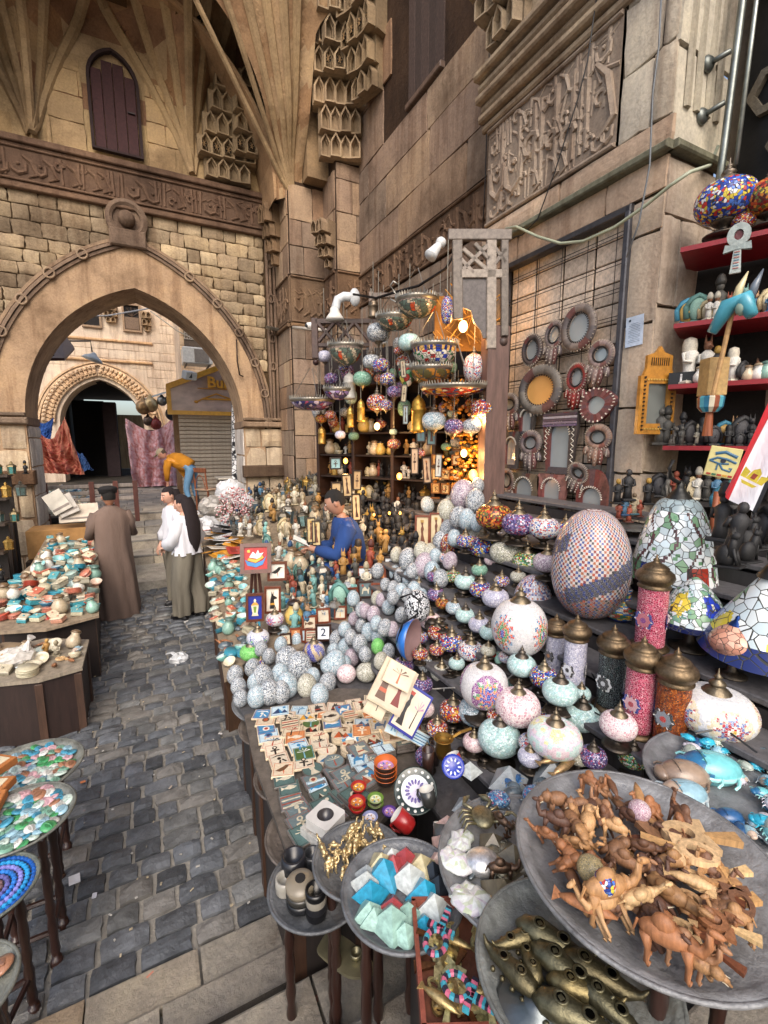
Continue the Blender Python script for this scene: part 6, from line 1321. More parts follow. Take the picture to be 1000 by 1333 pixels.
# ---- scarab tray
c,z,r=TR['scarab'];zt=z+.012
for px,py,w,k,rz,lab in ((890,1008,80,'scarab1',2.4,'large brown-grey carved scarab at the back of the scarab tray'),(925,1000,92,'scarab0',2.3,'largest scarab, turquoise with a dark blue collar'),(890,1032,76,'scarab4',2.5,'long scarab painted in pale pictures, left on the tray'),(882,1040,62,'scarab2',2.6,'pinkish white glazed scarab at the left rim'),(950,1055,46,'scarab3',2.4,'glossy navy scarab in the middle of the tray')):
 p=at(px,py,z=zt+.03);s=metres(w,p)*.92;o=put(k,T(p.x,p.y,zt+.012*(py<1040),rz=rz-1.57*0+.2,ry=0,s=s),'','glazed scarabs on the round tray',lab=lab,ord_=False)
rd=random.Random(5)
for i in range(90):
 a=rd.uniform(0,6.28);q=r*.8*rd.random() ** .5;X_,Y_=c[0]+q*cos(a),c[1]+q*sin(a)
 if (X_-c[0])<-.02 and (Y_-c[1])>-.08:continue
 put('scarab%d' % rd.choice([0,3,4,5,6,7,2,5,0,4]),T(X_,Y_,zt+rd.uniform(0,.03),rx=rd.uniform(-.3,.3),rz=rd.uniform(0,6.28),s=rd.uniform(.035,.07)),'on the round scarab tray','glazed scarabs on the round tray')
# ---- brass tray
c,z,r=TR['brass'];zt=z+.012
def crab(px,py,s,rz,lab,col='#a8a080'):
 p=at(px,py,z=zt+.03);t=thing('brass_crab',lab,'figurine',T(p.x,p.y,zt+.02,rz=rz,s=s));obj('shell',G().add(ell(.4,.32,.14,14,8),hx(col),T(0,0,.2),True).mesh('shell','brass'),t)
 for sd_ in (-1,1):
  for k in range(4):obj('leg',G().add(tube([(-.2+.13*k,sd_*.25,.2),(-.25+.16*k,sd_*.5,.26),(-.28+.18*k,sd_*.62,.0)],[.045,.04,.015],6),hx(col),smooth=True).mesh('leg','brass'),t)
  obj('claw',G().add(tube([(.3,sd_*.2,.2),(.5,sd_*.4,.2),(.68,sd_*.3,.2),(.8,sd_*.14,.2)],[.05,.05,.09,.02],7),hx(col),smooth=True).mesh('claw','brass'),t)
crab(628,1068,.12,1.2,'brass crab at the back of the grey shell tray');crab(685,1075,.09,2.4,'smaller brass crab touching the camel tray')
def turtle(px,py,zz,s,rz,lab,mat,col='#ffffff'):
 t=thing('turtle',lab,'figurine',at_z(px,py,zz)@T(rz=rz,s=s));obj('shell',G().add(ell(.42,.36,.24,18,10),W,T(0,0,.12),True).mesh('shell',mat),t);g=G().add(ell(.14,.11,.1,10,6),hx('#8a9498'),T(.52,0,.14),True)
 for a in (.8,2.3,-.8,-2.3):g.add(ell(.14,.07,.04,8,5),hx('#7d868a'),T(.42*cos(a),.38*sin(a),.05,rz=a),True)
 obj('head_and_feet',g.mesh('head_and_feet','dullmetal'),t)
turtle(649,1044,1.02,.1,2.6,'blue turtle with pink dots behind the shell tray','millefiori');turtle(695,1040,1.04,.11,.5,'blue turtle with white ringed dots behind the brass beasts','millefiori');turtle(628,1128,zt,.13,-.5,'dull grey metal turtle in the middle of the shell tray','dullmetal')
def shell(px,py,s,rz,lab):
 rd=random.Random(int(px));g=G();v,f=ell(.5,.34,.18,18,8);g.add(([(x+rd.uniform(-.015,.015),y+rd.uniform(-.015,.015)+.04*sin(x*14),max(0,z_*.8+.1+.035*sin(x*26)+rd.uniform(-.01,.01))) for x,y,z_ in v],f),[mixc(hx('#e9ecea'),rd.choice([hx('#b8c89a'),hx('#c8b8d0'),hx('#dfe6e6')]),rd.random()*.8) for _ in f],smooth=True);p=at(px,py,z=zt+.02);tag(obj('seashell',g.mesh('seashell','glaze'),None,T(p.x,p.y,zt,rz=rz,s=s)),lab,'shell')
shell(600,1092,.11,.5,'bright mother-of-pearl shell at the upper left of the shell tray');shell(593,1118,.12,2.0,'mother-of-pearl shell by the left rim');shell(617,1172,.13,-.6,'green-white pearl shell, lower one of two');shell(607,1160,.1,-.4,'green-white pearl shell above the lower one')
for i,(px,py,k,s,lab) in enumerate([(642,1092,'pyr_brass',.07,'dark brass pyramid behind the metal turtle'),(655,1158,'pyr_brass',.09,'brass pyramid in front of the metal turtle'),(681,1150,'pyr_brass',.08,'brass engraved pyramid close to the camel tray'),(668,1115,'pyr_brass',.1,'tall dark brass pyramid right of the metal turtle'),(690,1128,'pyr_brass',.08,'brass pyramid half under the camel tray')]):
 p=at(px,py,z=zt+.03);put(k,T(p.x,p.y,zt,rz=U(0,1.5),s=s*1.2),'',None,lab=lab,ord_=False)
for i,(px,py,k,s,zz,lab) in enumerate([(663,1005,'pyr_grey',.1,1.0,'engraved grey pyramid behind the blue turtles'),(720,1000,'pyr_grey',.11,1.0,'larger ribbed grey pyramid behind the blue turtles'),(606,1036,'pyr_grey',.06,.98,'silver engraved pyramid near the black dish'),(612,990,'pyr_white',.06,1.0,'clear crystal pyramid above the blue dish'),(583,1060,'pyr_pink',.06,.95,'pink salt pyramid in the row by the shells, farthest'),(578,1085,'pyr_pink',.06,.95,'pink salt pyramid in the row by the shells, middle'),(570,1105,'pyr_pink',.05,.95,'pink salt pyramid in the row by the shells, nearest')]):
 p=at(px,py,z=zz+.03);put(k,T(p.x,p.y,zz-.02,rz=U(0,1.5),s=s*1.25),'',None,lab=lab,ord_=False)
rd=random.Random(21)
for i in range(14):p=at(rd.uniform(650,760),rd.uniform(1010,1035),z=1.02);put(rd.choice(['scarab0','scarab3','scarab7','fish4','pyr_grey']),T(p.x,p.y,1.0,rz=rd.uniform(0,6),rx=rd.uniform(-.3,.3),s=rd.uniform(.05,.08)),'behind the blue turtles','oddments behind the turtles')
for i in range(16):p=at(rd.uniform(640,700),rd.uniform(1060,1180),z=1.02);o=put(rd.choice(['fish4','scarab1','camel4','fish3']),T(p.x,p.y,zt,rz=rd.uniform(0,6),rx=rd.uniform(-.4,.4),s=rd.uniform(.08,.11)),'in brass, shell tray','brass beasts on the shell tray');o.material_slots[0].link='OBJECT';o.material_slots[0].material=MATS['brass'];o.color=(1.6,2.2,2.4,1)
for i,(px,py,rz) in enumerate([(722,990,-.2),(735,1000,.1)]):
 p=at(px,py,z=1.06);o=put('fish6',T(p.x,p.y,1.05,rz=rz,s=.13),'',None,lab=['long brass duck lying behind the camel tray','second long brass duck below the first'][i],ord_=False);o.material_slots[0].link='OBJECT';o.material_slots[0].material=MATS['brass']
# ---- slipper tray and brass box
c,z,r=TR['frog'];zt=z+.012
def slipper(px,py,s,rz,lab):
 p=at(px,py,z=zt+.03);t=thing('brass_slipper',lab,'candle holder',T(p.x,p.y,zt+.01,rz=rz,s=s));q=hx(random.choice(['#7d7355','#6f674e','#8a7d58','#757058']))
 obj('body',G().add(tube([(-.5,0,.16),(-.38,0,.18),(-.15,0,.2),(.15,0,.18),(.4,0,.14),(.58,0,.2),(.64,0,.32)],[.04,.15,.2,.15,.11,.05,.02],12,.85),q,smooth=True).mesh('body','brass'),t)
 for x in (-.15,.2):obj('socket',G().add(lathe([(.085,0),(.1,.03),(.08,.04),(.06,.03)],14,caps=False),q,T(x,0,.34-.05*(x>0)),True).add(prism(circle(.062,12),.004),hx('#0e0c08'),T(x,0,.355-.05*(x>0))).mesh('socket','brass'),t)
 g=G();[g.add(ell(.05,.05,.05,7,5),q,T(-.3+.2*k,sd_*.17,.06),True) for k in range(4) for sd_ in (-1,1)];obj('ball_feet',g.mesh('ball_feet','brass'),t)
for i,a in enumerate([(675,1222,.11,2.9,'plump brass slipper holder at the back left'),(668,1265,.13,1.8,'brass slipper holder by the left rim'),(690,1250,.1,1.2,'brass slipper holder with bulging belly'),(715,1225,.16,-1.0,'long brass slipper with pierced sides'),(735,1265,.16,-1.2,'largest engraved brass slipper with wide hole'),(755,1290,.14,-.8,'engraved brass slipper at the bottom edge'),(775,1270,.16,-1.0,'brass slipper tucked under the camel tray'),(745,1325,.16,-.9,'brass slipper cut by the bottom of the picture'),(790,1310,.14,-1.3,'brass slipper at the lower right under the camel tray')]):slipper(*a)
tag(obj('metal_cup_base',G().add(lathe([(.09,0),(.08,.006),(.03,.02),(.03,.03)],20),hx('#7d8486'),smooth=True).mesh('metal_cup_base','dullmetal'),None,at_z(700,1318,zt)),'flat grey metal dish at the bottom of the slipper tray','dish')
bx=thing('brass_box','open wooden box of brass crosses and beaded ankhs above the stairs','box',at_z(603,1262,.92)@T(rz=-.45))
obj('bottom',G().add(box(.24,.3,.012),hx('#6a4030')).mesh('bottom','wood'),bx)
for x,y,w,d in ((-.12,0,.012,.3),(.12,0,.012,.3),(0,-.15,.25,.012),(0,.15,.25,.012)):obj('side',G().add(box(w,d,.05),hx('#8a4a3a')).mesh('side','wood'),bx,T(x,y,0))
tag(obj('crate_block',G().add(box(.25,.3,.9),hx('#2a2220')).mesh('crate_block','wood'),None,Matrix.Translation(at(603,1262,z=.92))@T(z=-.91,rz=-.45)),'dark block carrying the box of brass crosses','plinth')
rd=random.Random(41)
for i in range(30):
 p=at(rd.uniform(560,650),rd.uniform(1205,1325),z=.96)
 if dist(p)>1.42:continue
 o=put(rd.choice(['ankh2','fish2','ankh3','ankh6']),T(p.x,p.y,.935+rd.uniform(0,.03),rz=rd.uniform(0,6),rx=rd.uniform(-.4,.4),s=rd.uniform(.07,.12)),'in brass, open box','brass pieces in the open box');o.material_slots[0].link='OBJECT';o.material_slots[0].material=MATS['brass'];o.color=(1.4,2.0,2.2,1)
for px,py,rz,lab in ((574,1212,.6,'upper beaded cross with pink and turquoise stripes'),(613,1298,-1.0,'lower beaded cross with pink and turquoise stripes')):
 t=thing('beaded_ankh',lab,'ankh',at_z(px,py,1.0)@T(rz=rz,s=.13));g=G()
 for k in range(18):a=k*pi/9;g.add(tube([(-.28+.24*cos(a),.2*sin(a),.05),(-.28+.24*cos(a+.36),.2*sin(a+.36),.05)],.06,6),hx(['#c86a86','#3f9ab0','#26283a'][k % 3]))
 for k in range(9):g.add(box(.055,.13,.09),hx(['#c86a86','#3f9ab0','#26283a'][k % 3]),T(.03+k*.055,0,0));g.add(box(.12,.055,.09),hx(['#3f9ab0','#c86a86','#26283a'][k % 3]),T(.0,-.26+k*.065,0))
 obj('beads',g.mesh('beads','glaze'),t)
# ---- left trays
def discs(key,n,kinds,s,where,group,seed,spiral=False):
 rd=random.Random(seed);c,z,r=key
 for i in range(n):
  a=i*2.39996;q=r*.84*math.sqrt((i+.5)/n);put(kinds[i % len(kinds)] if spiral else rd.choice(kinds),T(c[0]+q*cos(a),c[1]+q*sin(a),z+.008+rd.uniform(0,.012),rz=rd.uniform(0,6),rx=rd.uniform(-.35,.35),ry=rd.uniform(-.3,.3),s=s*rd.uniform(.85,1.2)),where,group)
for i,cc in enumerate(['#c9dcd2','#e0b4bc','#4fa86a','#9ac0d0','#e6e6e0','#a8785c','#4a9ab8','#7fae98']):proto('scarabd%d' % i,one(G().add(lathe([(.42,0),(.5,.05),(.46,.14),(.2,.2),(.001,.2)],14,caps=False),hx(cc),smooth=True).add(lathe([(.2,.19),(.24,.21),(.12,.22)],12),mul(hx(cc),.6)).add(tube([(-.3,0,.2),(0,.05,.22),(.3,0,.2)],.05,5),mul(hx(cc),.75)),'badge','glaze'))
NAMEN['scarabd']='badge';NW['scarabd']='round badge';CATN['scarabd']='badge'
dk_=['scarabd%d' % i for i in range(8)]
discs(((-.665,2.76),.6,.245),110,dk_,.05,'on farthest left tray','badges on the farthest left tray',51);discs(((-.60,2.28),.68,.205),80,dk_,.055,'on larger left tray','badges on the larger left tray',52);discs(((-.575,1.46),.78,.145),12,dk_,.07,'on scalloped corner tray','badges on the corner tray',54)
g=G();cols=[hx(q) for q in ('#7a6a8a','#8a6a6a','#6a6ab0','#2f7fd8','#8a8ad8','#2f9fe0','#1f5fb8')]
for k in range(7):
 rr=.142*(k+1)/7.2
 for j in range(6+7*k):a=2*pi*j/(6+7*k);g.add(ell(.0095,.012,.009,6,4),mul(cols[k],U(.8,1.15)),T(rr*cos(a),rr*sin(a),.012,rz=a))
tag(obj('beaded_spiral',g.mesh('beaded_spiral','glaze'),None,T(-.63,1.95,.668)),'spiral of blue and violet beads laid out on a left-hand tray','beadwork')
for i,(px,py) in enumerate([(6,1000),(8,1030),(4,1050)]):
 p=at(px,py,z=.74);tag(obj('papyrus_box',G().add(box(.2,.1,.04,.004),hx('#b9743c')).add(box(.16,.06,.003),hx('#e6d8b8'),T(0,0,.04)).mesh('papyrus_box','matte'),None,T(p.x-.06,p.y,.72,rz=.9+i*.3)),['orange-brown box leaning at the left edge, farthest','orange-brown box at the left edge, middle','orange-brown box at the left edge, nearest'][i],'box')
# ================================================================== DOORWAY AND MIRRORS
dw=thing('shuttered_doorway','beige panelled door behind a wire grid where the leather mirrors hang','door')
for j in range(22):
 for i in range(4):obj('panel',bpy.data.meshes.get('panel') or G().add(box(.285,.138,.02,.004),hx('#dcc6b0')).mesh('panel','wood'),dw,FP@T(-3.39+.305*i,.72+.148*j,-.07))
for x in (-3.545,-2.30):obj('jamb',G().add(box(.045,3.3,.09,.008),hx('#54545a')).mesh('jamb','iron'),dw,FP@T(x,2.25,-.03))
obj('lintel',G().add(box(1.29,.05,.09,.008),hx('#4c4a4c')).mesh('lintel','iron'),dw,FP@T(-2.92,3.88,-.03))
for i in range(5):obj('grid_rod',G().add(tube([(0,0,0),(0,3.2,0)],.0028,5),hx('#2c2624')).mesh('grid_rod','iron'),dw,FP@T(-3.42+.25*i,.65,-.015))
rb=G().add(tube([(-.61,0,0),(.61,0,0)],.0028,5),hx('#2c2624')).mesh('grid_rod','iron')
for j in range(16):obj('grid_rod',rb,dw,FP@T(-2.92,.9+.19*j,-.008));obj('grid_rod',rb,dw,FP@T(-2.92,.925+.19*j,-.008))
def mirror(px,py,w,h,kind,fc,lab,roll=0,glass='#b4b8b6'):
 p=at(px,py,x=3.05);W_=abs(at(px-w/2,py,x=3.05).y-at(px+w/2,py,x=3.05).y);H_=abs(at(px,py-h/2,x=3.05).z-at(px,py+h/2,x=3.05).z)
 t=thing('leather_mirror',lab,'mirror',frameM(p,(0,-1,0),(0,0,1))@T(rz=roll),'leather-framed mirrors');fc=hx(fc);a,b=W_/2,H_/2;rd=random.Random(int(px*7+py));fr=G();st_=G()
 tones_=[fc,mul(fc,.75),mul(fc,1.25),mixc(fc,hx('#7a2c2c'),.6),mixc(fc,hx('#4a4a5a'),.4)]
 def oval(cx,cy,ra,rb_,th,n=30):
  P=[(cx+(ra-th/2)*cos(k*2*pi/n),cy+(rb_-th/2)*sin(k*2*pi/n),.02) for k in range(n)];v,f=tube(P,th/2,8,.7,closed=True);fr.add((v,f),[tones_[(i // 24) % 5] for i in range(len(f))],smooth=True)
  for k in range(int(n*1.2)):
   aa=k*2*pi/int(n*1.2);st_.add(box(.005,.016,.006),hx('#b0a494'),T(cx+(ra-.006)*cos(aa),cy+(rb_-.006)*sin(aa),.03,rz=aa+pi/2));st_.add(box(.005,.012,.008),hx('#2a2422'),T(cx+(ra-th)*cos(aa),cy+(rb_-th)*sin(aa),.028,rz=aa+pi/2))
  gl=G().add(prism([(cx+(ra-th)*cos(k*2*pi/24),cy+(rb_-th)*sin(k*2*pi/24)) for k in range(24)],.01),hx(glass));obj('glass',gl.mesh('glass','mirror'),t)
 if kind=='round':oval(0,0,a,b,min(a,b)*.42)
 elif kind=='hamsa':
  oval(0,b*.35,a*.92,b*.62,a*.42)
  for k,(x,l) in enumerate([(-.9,.5),(-.45,.9),(0,1.0),(.45,.9),(.9,.5)]):
   x *= a*.8;y0=-b*.15;y1=-b*l+.0;fr.add(tube([(x*.8,y0,.02),(x,(y0+y1)/2,.025),(x*(1.0 if abs(x)<a*.6 else 1.15),y1,.02)],[a*.2,a*.22,a*.12],7,.6),tones_[k],smooth=True)
   for q in range(5):st_.add(box(.005,.008,.006),hx('#d8cfc0'),T(x+.014,y0+(y1-y0)*q/5,.04))
 elif kind=='almond':
  P=[(a*cos(t)*(1 if cos(t)<0 else 1.1),b*sin(t)*(1-.35*max(0,cos(t)))) for t in [k*pi/12 for k in range(24)]];I=[(x*.52-a*.06,y*.52) for x,y in P];fr.add(ringstrip(I,P,.035),tones_*19+[fc]);obj('glass',G().add(prism(I,.012),hx(glass)).mesh('glass','mirror'),t)
  for k in range(24):x,y=P[k];st_.add(box(.007,.014,.008),hx('#d8cfc0'),T(x*.95,y*.95,.034,rz=atan2(y,x)+pi/2))
 else:
  aw_=.55 if kind=='rect' else .5;O=[(a,-b),(a,b),(-a,b),(-a,-b)];I=[(x,z) for x,z in pointed(a*aw_,a*aw_*1.1,b*.25,8,-b*.78)]
  if kind=='onion':O=[(a,-b),(a,-b*.2),(a*.75,b*.3),(0,b),(-a*.75,b*.3),(-a,-b*.2),(-a,-b)];I=[(x,z) for x,z in pointed(a*.6,a*.6,-b*.3,8,-b)]
  V=[(x,y,z) for z in (0,.035) for x,y in O];nO=len(O)
  # frame as panels round the opening
  Op=[]
  for x,y in I:
   k=max(abs(x)/a,abs(y)/b if kind != 'onion' else abs(x)/a,.01)
   if kind=='onion':Op.append((x*1.6 if abs(x)>.01 else 0,-b+(y+b)*(1.75 if y>-b+.01 else 1)))
   else:Op.append((x/k,y/k))
  fr.add(ringstrip(I,Op,.03,0,closed=True),[tones_[(i // 8) % 5] for i in range(4*len(I))])
  obj('glass',G().add(prism(I,.012),hx(glass)).mesh('glass','mirror'),t)
  for x,y in I[1:-1]:st_.add(box(.007,.014,.008),hx('#d8cfc0'),T(x*1.12,y+.01,.034,rz=atan2(y,x)+pi/2))
  if kind=='rect' and h>60:
   for k in range(7):st_.add(tube([(-a*.85,-b*.6+k*b*.17,.034),(-a*.7,-b*.52+k*b*.17,.034),(-a*.85,-b*.44+k*b*.17,.034)],.004,4),hx('#e0d8c8'));st_.add(tube([(a*.85,-b*.6+k*b*.17,.034),(a*.7,-b*.52+k*b*.17,.034),(a*.85,-b*.44+k*b*.17,.034)],.004,4),hx('#e0d8c8'))
   for k in range(5):fr.add(box(a*1.9,b*.07,.02),hx(['#6a5a78','#8a7a8a','#5a4a58','#b0a8b0','#4a3a48'][k]),T(0,b*.58+k*b*.085,.03))
 obj('leather_frame',fr.mesh('leather_frame','carved'),t);obj('stitches',st_.mesh('stitches','matte'),t)['kind']='stuff'
for a in [(755.7,427,46,62,'round','#7d7068','large oval leather mirror at the top of the door grid',-.1),(722.7,447,28,60,'hamsa','#8a7a74','hand-shaped mirror left of the top oval mirror',-.15),(695,456,27,42,'round','#5f504a','small oval mirror at the upper left of the grid',0),(705,508,56,66,'round','#7c746a','biggest round mirror, reflecting amber light',0,'#ffc070'),(752,503,30,62,'hamsa','#9a2f2c','bright red hand-shaped mirror in the middle',-.1),(782,473,38,62,'hamsa','#a08a84','pinkish hand-shaped mirror right of the red one',-.25),(780,527,44,46,'almond','#7a4a4a','leaf-shaped mauve mirror below the pinkish hand',.2),(665,536,28,50,'hamsa','#8f8078','hand-shaped mirror at the left edge of the grid',0),(731,577,44,80,'rect','#4f4745','tall arched mirror with zigzag sides and striped top',0,'#a9b4b8'),(693,586,31,54,'hamsa','#857672','hand-shaped mirror left of the zigzag mirror',0),(668,586,22,48,'rect','#5c5550','narrow dark arched mirror at the left',0),(780,579,38,56,'hamsa','#94786a','wide hand-shaped mirror right of the zigzag mirror',-.1),(753,622,30,42,'hamsa','#7c706c','tilted little hand mirror above the pointed one',-.4),(662,634,22,50,'hamsa','#8c7268','mauve hand mirror at the bottom left corner',0),(684,645,38,58,'rect','#7a6a54','arched mirror with painted leaf top, bottom row',0),(720,645,38,56,'rect','#8a5f58','arched mirror in reddish leather, bottom row',0),(773,642,42,52,'onion','#6a4038','pointed dome-shaped mirror in dark red leather',0),(688,548,22,34,'rect','#4a4440','small dark mirror half behind the biggest round one',0)]:  # amber glass colour stands in for a lamp's reflection
 mirror(*a)
# notice, gilded mirror frame on the pillar
nt_=thing('paper_notice','pale blue printed notice taped to the pillar','notice',frameM(at(826,431,x=3.06),(0,-1,0),(0,0,1))@T(rz=.03))
obj('sheet',G().add(box(.13,.20,.002),hx('#b9c8dc')).mesh('sheet','matte'),nt_);g=G().add(prism(circle(.009,12),.002),hx('#3a4a5a'),T(-.035,.075,.001))
for k in range(12):g.add(box(.085-.03*((k*7) % 3==0),.0022,.001),hx('#5a6878'),T(0,.05-.011*k,.002))
obj('print',g.mesh('print','matte'),nt_)
gm=thing('inlaid_mirror','golden inlaid wooden mirror with stepped crest hanging at the pillar corner','mirror',frameM(at(852,520,y=2.0),(.94,-.34,0),(0,0,1)))
obj('frame',G().add(ringstrip([(-.07,-.16),(.07,-.16),(.07,.1),(-.07,.1)],[(-.13,-.23),(.13,-.23),(.13,.15),(-.13,.15)],.03),hx('#a8742c')).add(prism([(-.11,.15),(.11,.15),(.09,.2),(.09,.28),(.03,.3),(0,.34),(-.03,.3),(-.09,.28),(-.09,.2)],.025),hx('#a8742c')).mesh('frame','polished_wood'),gm)
g=G()
for k in range(14):g.add(box(.012,.012,.01),hx('#3a2414'),T(-.1,-.2+.026*k,.028));g.add(box(.012,.012,.01),hx('#3a2414'),T(.1,-.2+.026*k,.028))
for k in range(9):g.add(box(.004,.05,.006),hx('#2a1810'),T(-.06+.015*k,.24,.024));g.add(box(.01,.01,.01),hx('#e0b860'),T(-.08+.02*k,.125,.028));g.add(box(.01,.01,.01),hx('#e0b860'),T(-.08+.02*k,-.195,.028))
obj('inlay',g.mesh('inlay','polished_wood'),gm)['kind']='stuff';obj('glass',G().add(box(.14,.26,.01),hx('#7f8480'),T(0,-.03,0)).mesh('glass','mirror'),gm)

# ================================================================== SOUVENIR STALL ON THE RIGHT
L0,L1=Vector((3.03,1.9)),Vector((3.45,1.0));LD=(L1-L0).normalized();LN=Vector((LD.y,-LD.x))*-1
if LN.x<0:LN=-LN
def onL(px,off=.1):
 r,_=ray(px,500);o=L0+LN*off;d=Vector((r.x,r.y));den=d.x*LD.y-d.y*LD.x;s=(o.x*LD.y-o.y*LD.x)/den;return Vector((d.x*s,d.y*s))
ss=thing('souvenir_shelves','open stall with four bright red shelves of Egyptian souvenirs','shelves')
SZ=[3.49,3.04,2.665,2.275]
for z in SZ:
 a,b=L0-LD*.0,L1+LD*.8;P=[a,b,b+LN*.45,a+LN*.45]
 obj('shelf',G().add(([(p.x,p.y,z-.028) for p in P]+[(p.x,p.y,z) for p in P],[(0,1,2,3),(7,6,5,4),(0,4,5,1),(1,5,6,2),(2,6,7,3),(3,7,4,0)]),hx('#8f1a24')).mesh('shelf','paint'),ss)
a,b=L0+LN*.47,L1+LD*.9+LN*.47
obj('back_panel',G().add(([(a.x,a.y,1.0),(b.x,b.y,1.0),(b.x,b.y,3.5),(a.x,a.y,3.5),(a.x+LN.x*.02,a.y+LN.y*.02,1.0),(b.x+LN.x*.02,b.y+LN.y*.02,1.0),(b.x+LN.x*.02,b.y+LN.y*.02,3.5),(a.x+LN.x*.02,a.y+LN.y*.02,3.5)],[(0,1,2,3),(7,6,5,4),(0,3,7,4),(1,5,6,2),(3,2,6,7)]),hx('#15110f')).mesh('back_panel','matte'),ss)
def shf(px,k,key,hpx,lab,off=.1,rz=None,mat=None,col=None,wide=1):
 q=onL(px,off);p=Vector((q.x,q.y,SZ[k]));hgt={'fig':1.15,'cat':1.04,'bust':1.0,'jar':1.28,'lantern':1.3,'pyr':.62,'scarab':.35}[_re.match(r'[a-z]+',key).group(0)];s=metres(hpx,p)/hgt
 o=put(key,Matrix.Translation(p)@T(rz=U(-.5,.5)+YAW*-1+(rz or 0),s=(s*wide,s*wide,s)),'',None,lab=lab,ord_=False)
 if mat:o.material_slots[0].link='OBJECT';o.material_slots[0].material=MATS[mat]
 if col:o.color=(*hx(col),1)
 return o
for a in [(886,1,'bust0',30,'pale blue pharaoh head at the left of the second red shelf'),(899,1,'bust3',34,'pharaoh bust with blue striped headdress on the second shelf'),(912,1,'bust2',26,'round-haloed bust on the second shelf'),(925,1,'fig6_2',44,'grey falcon god figure with tall pale crown'),(938,1,'fig5_1',28,'reddish little jackal figure on the second shelf'),(948,1,'fig7_0',22,'small pink seated figure on the second shelf'),(957,1,'fig1_1',34,'mint green jackal-eared figure on the second shelf'),(972,1,'fig4_1',26,'small blue figure behind the bull head'),(988,1,'bust2',30,'cream horned figure at the right of the second shelf'),(1000,1,'bust0',26,'blue and cream figure at the right edge, second shelf'),
          (895,2,'fig7_3',54,'white-robed musician figure on a black box'),(917,2,'fig7_1',50,'white-robed singer figure holding a drum'),(930,2,'fig9_0',44,'dark musician figure behind the white robes'),(952,2,'fig7_3',40,'smaller white-robed figure near the stick'),(966,2,'bust1',24,'grey-blue robot-like souvenir on the third shelf'),(972,2,'jar4',20,'little cream pot on the third shelf'),(986,2,'jar3',22,'little tan pot at the right of the third shelf'),(995,2,'jar5',24,'grey-green pot at the right of the third shelf'),(940,2,'fig6_3',26,'small brown figure beside the painted stick'),
          (865,3,'fig6_1',46,'slim blue-grey jackal god statuette by the gold mirror'),(873,3,'fig6_2',40,'slim blue-grey pharaoh statuette by the gold mirror'),(884,3,'cat1',26,'blue-grey reclining beast on the fourth shelf'),(894,3,'fig0_2',34,'black sphinx-like statuette on the fourth shelf'),(905,3,'bust1',30,'black pharaoh bust on the fourth shelf'),(897,3,'fig7_1',26,'white winged goddess figure at the front of the fourth shelf'),(915,3,'fig3_2',22,'cream seated figure at the front of the fourth shelf'),(922,3,'fig0_3',34,'black statuette behind the painted column'),(950,3,'bust0',30,'blue-black bust right of the painted column'),(962,3,'fig4_1',32,'dark blue statuette right of the painted column'),(974,3,'bust1',36,'black helmeted bust near the flag'),(985,3,'fig0_1',34,'black statuette at the right end of the fourth shelf')]:shf(*a)
rdz=random.Random(19)
for k_,ks in ((1,['bust0','fig4_1','fig1_1','bust2','fig7_2','fig6_2','fig5_1']),(2,['jar4','jar3','fig8_0','bust1','fig7_1','lantern4']),(3,['fig0_2','bust1','fig6_1','cat1','fig9_3','fig4_1'])):
 for j_ in range(14):
  q=onL(884+j_*9+rdz.uniform(-3,3),rdz.choice([.04,.2,.28]));put(rdz.choice(ks),T(q.x,q.y,SZ[k_],rz=rdz.uniform(-1.2,.2),s=rdz.uniform(.07,.12)),'on the %s red shelf' % ORD[k_],'souvenirs crowding the red shelves')
for i,(px,key,h) in enumerate([(870,'bust1',30),(880,'cat1',34),(892,'fig5_0',30),(903,'cat0',42),(914,'bust2',28),(922,'fig7_2',30),(935,'fig6_2',30),(948,'fig4_0',30),(960,'fig0_2',30),(972,'bust3',30)]):
 q=onL(px,.12);p=Vector((q.x,q.y,1.92));put(key,Matrix.Translation(p)@T(rz=-.5,s=metres(h,p)),'',None,lab='%s on the lowest dark ledge, %s from the left' % (cword(PR[key][0][1])+' souvenir figure',ORD[i]),ord_=False)
a,b=L0,L1+LD*.6;obj('low_ledge',G().add(([(a.x,a.y,1.89),(b.x,b.y,1.89),(b.x+.35,b.y+.15,1.89),(a.x+.35,a.y+.15,1.89),(a.x,a.y,1.915),(b.x,b.y,1.915),(b.x+.35,b.y+.15,1.915),(a.x+.35,a.y+.15,1.915)],[(3,2,1,0),(4,5,6,7),(0,1,5,4),(1,2,6,5),(2,3,7,6),(3,0,4,7)]),hx('#2c2624')).mesh('low_ledge','wood'),ss)
q=onL(886,.06);t=thing('black_box','small black box with a white letter i under the musician figure','box',frameM(Vector((q.x,q.y,SZ[2]+.04)),(LD.x,LD.y,0),(0,0,1)))
obj('case',G().add(box(.14,.08,.1),hx('#17181b'),T(0,0,-.1)).mesh('case','paint'),t);obj('letter',G().add(text_poly('i',.08,.001,.002),hx('#e6e6e6'),T(0,0,.002)).mesh('letter','matte'),t)
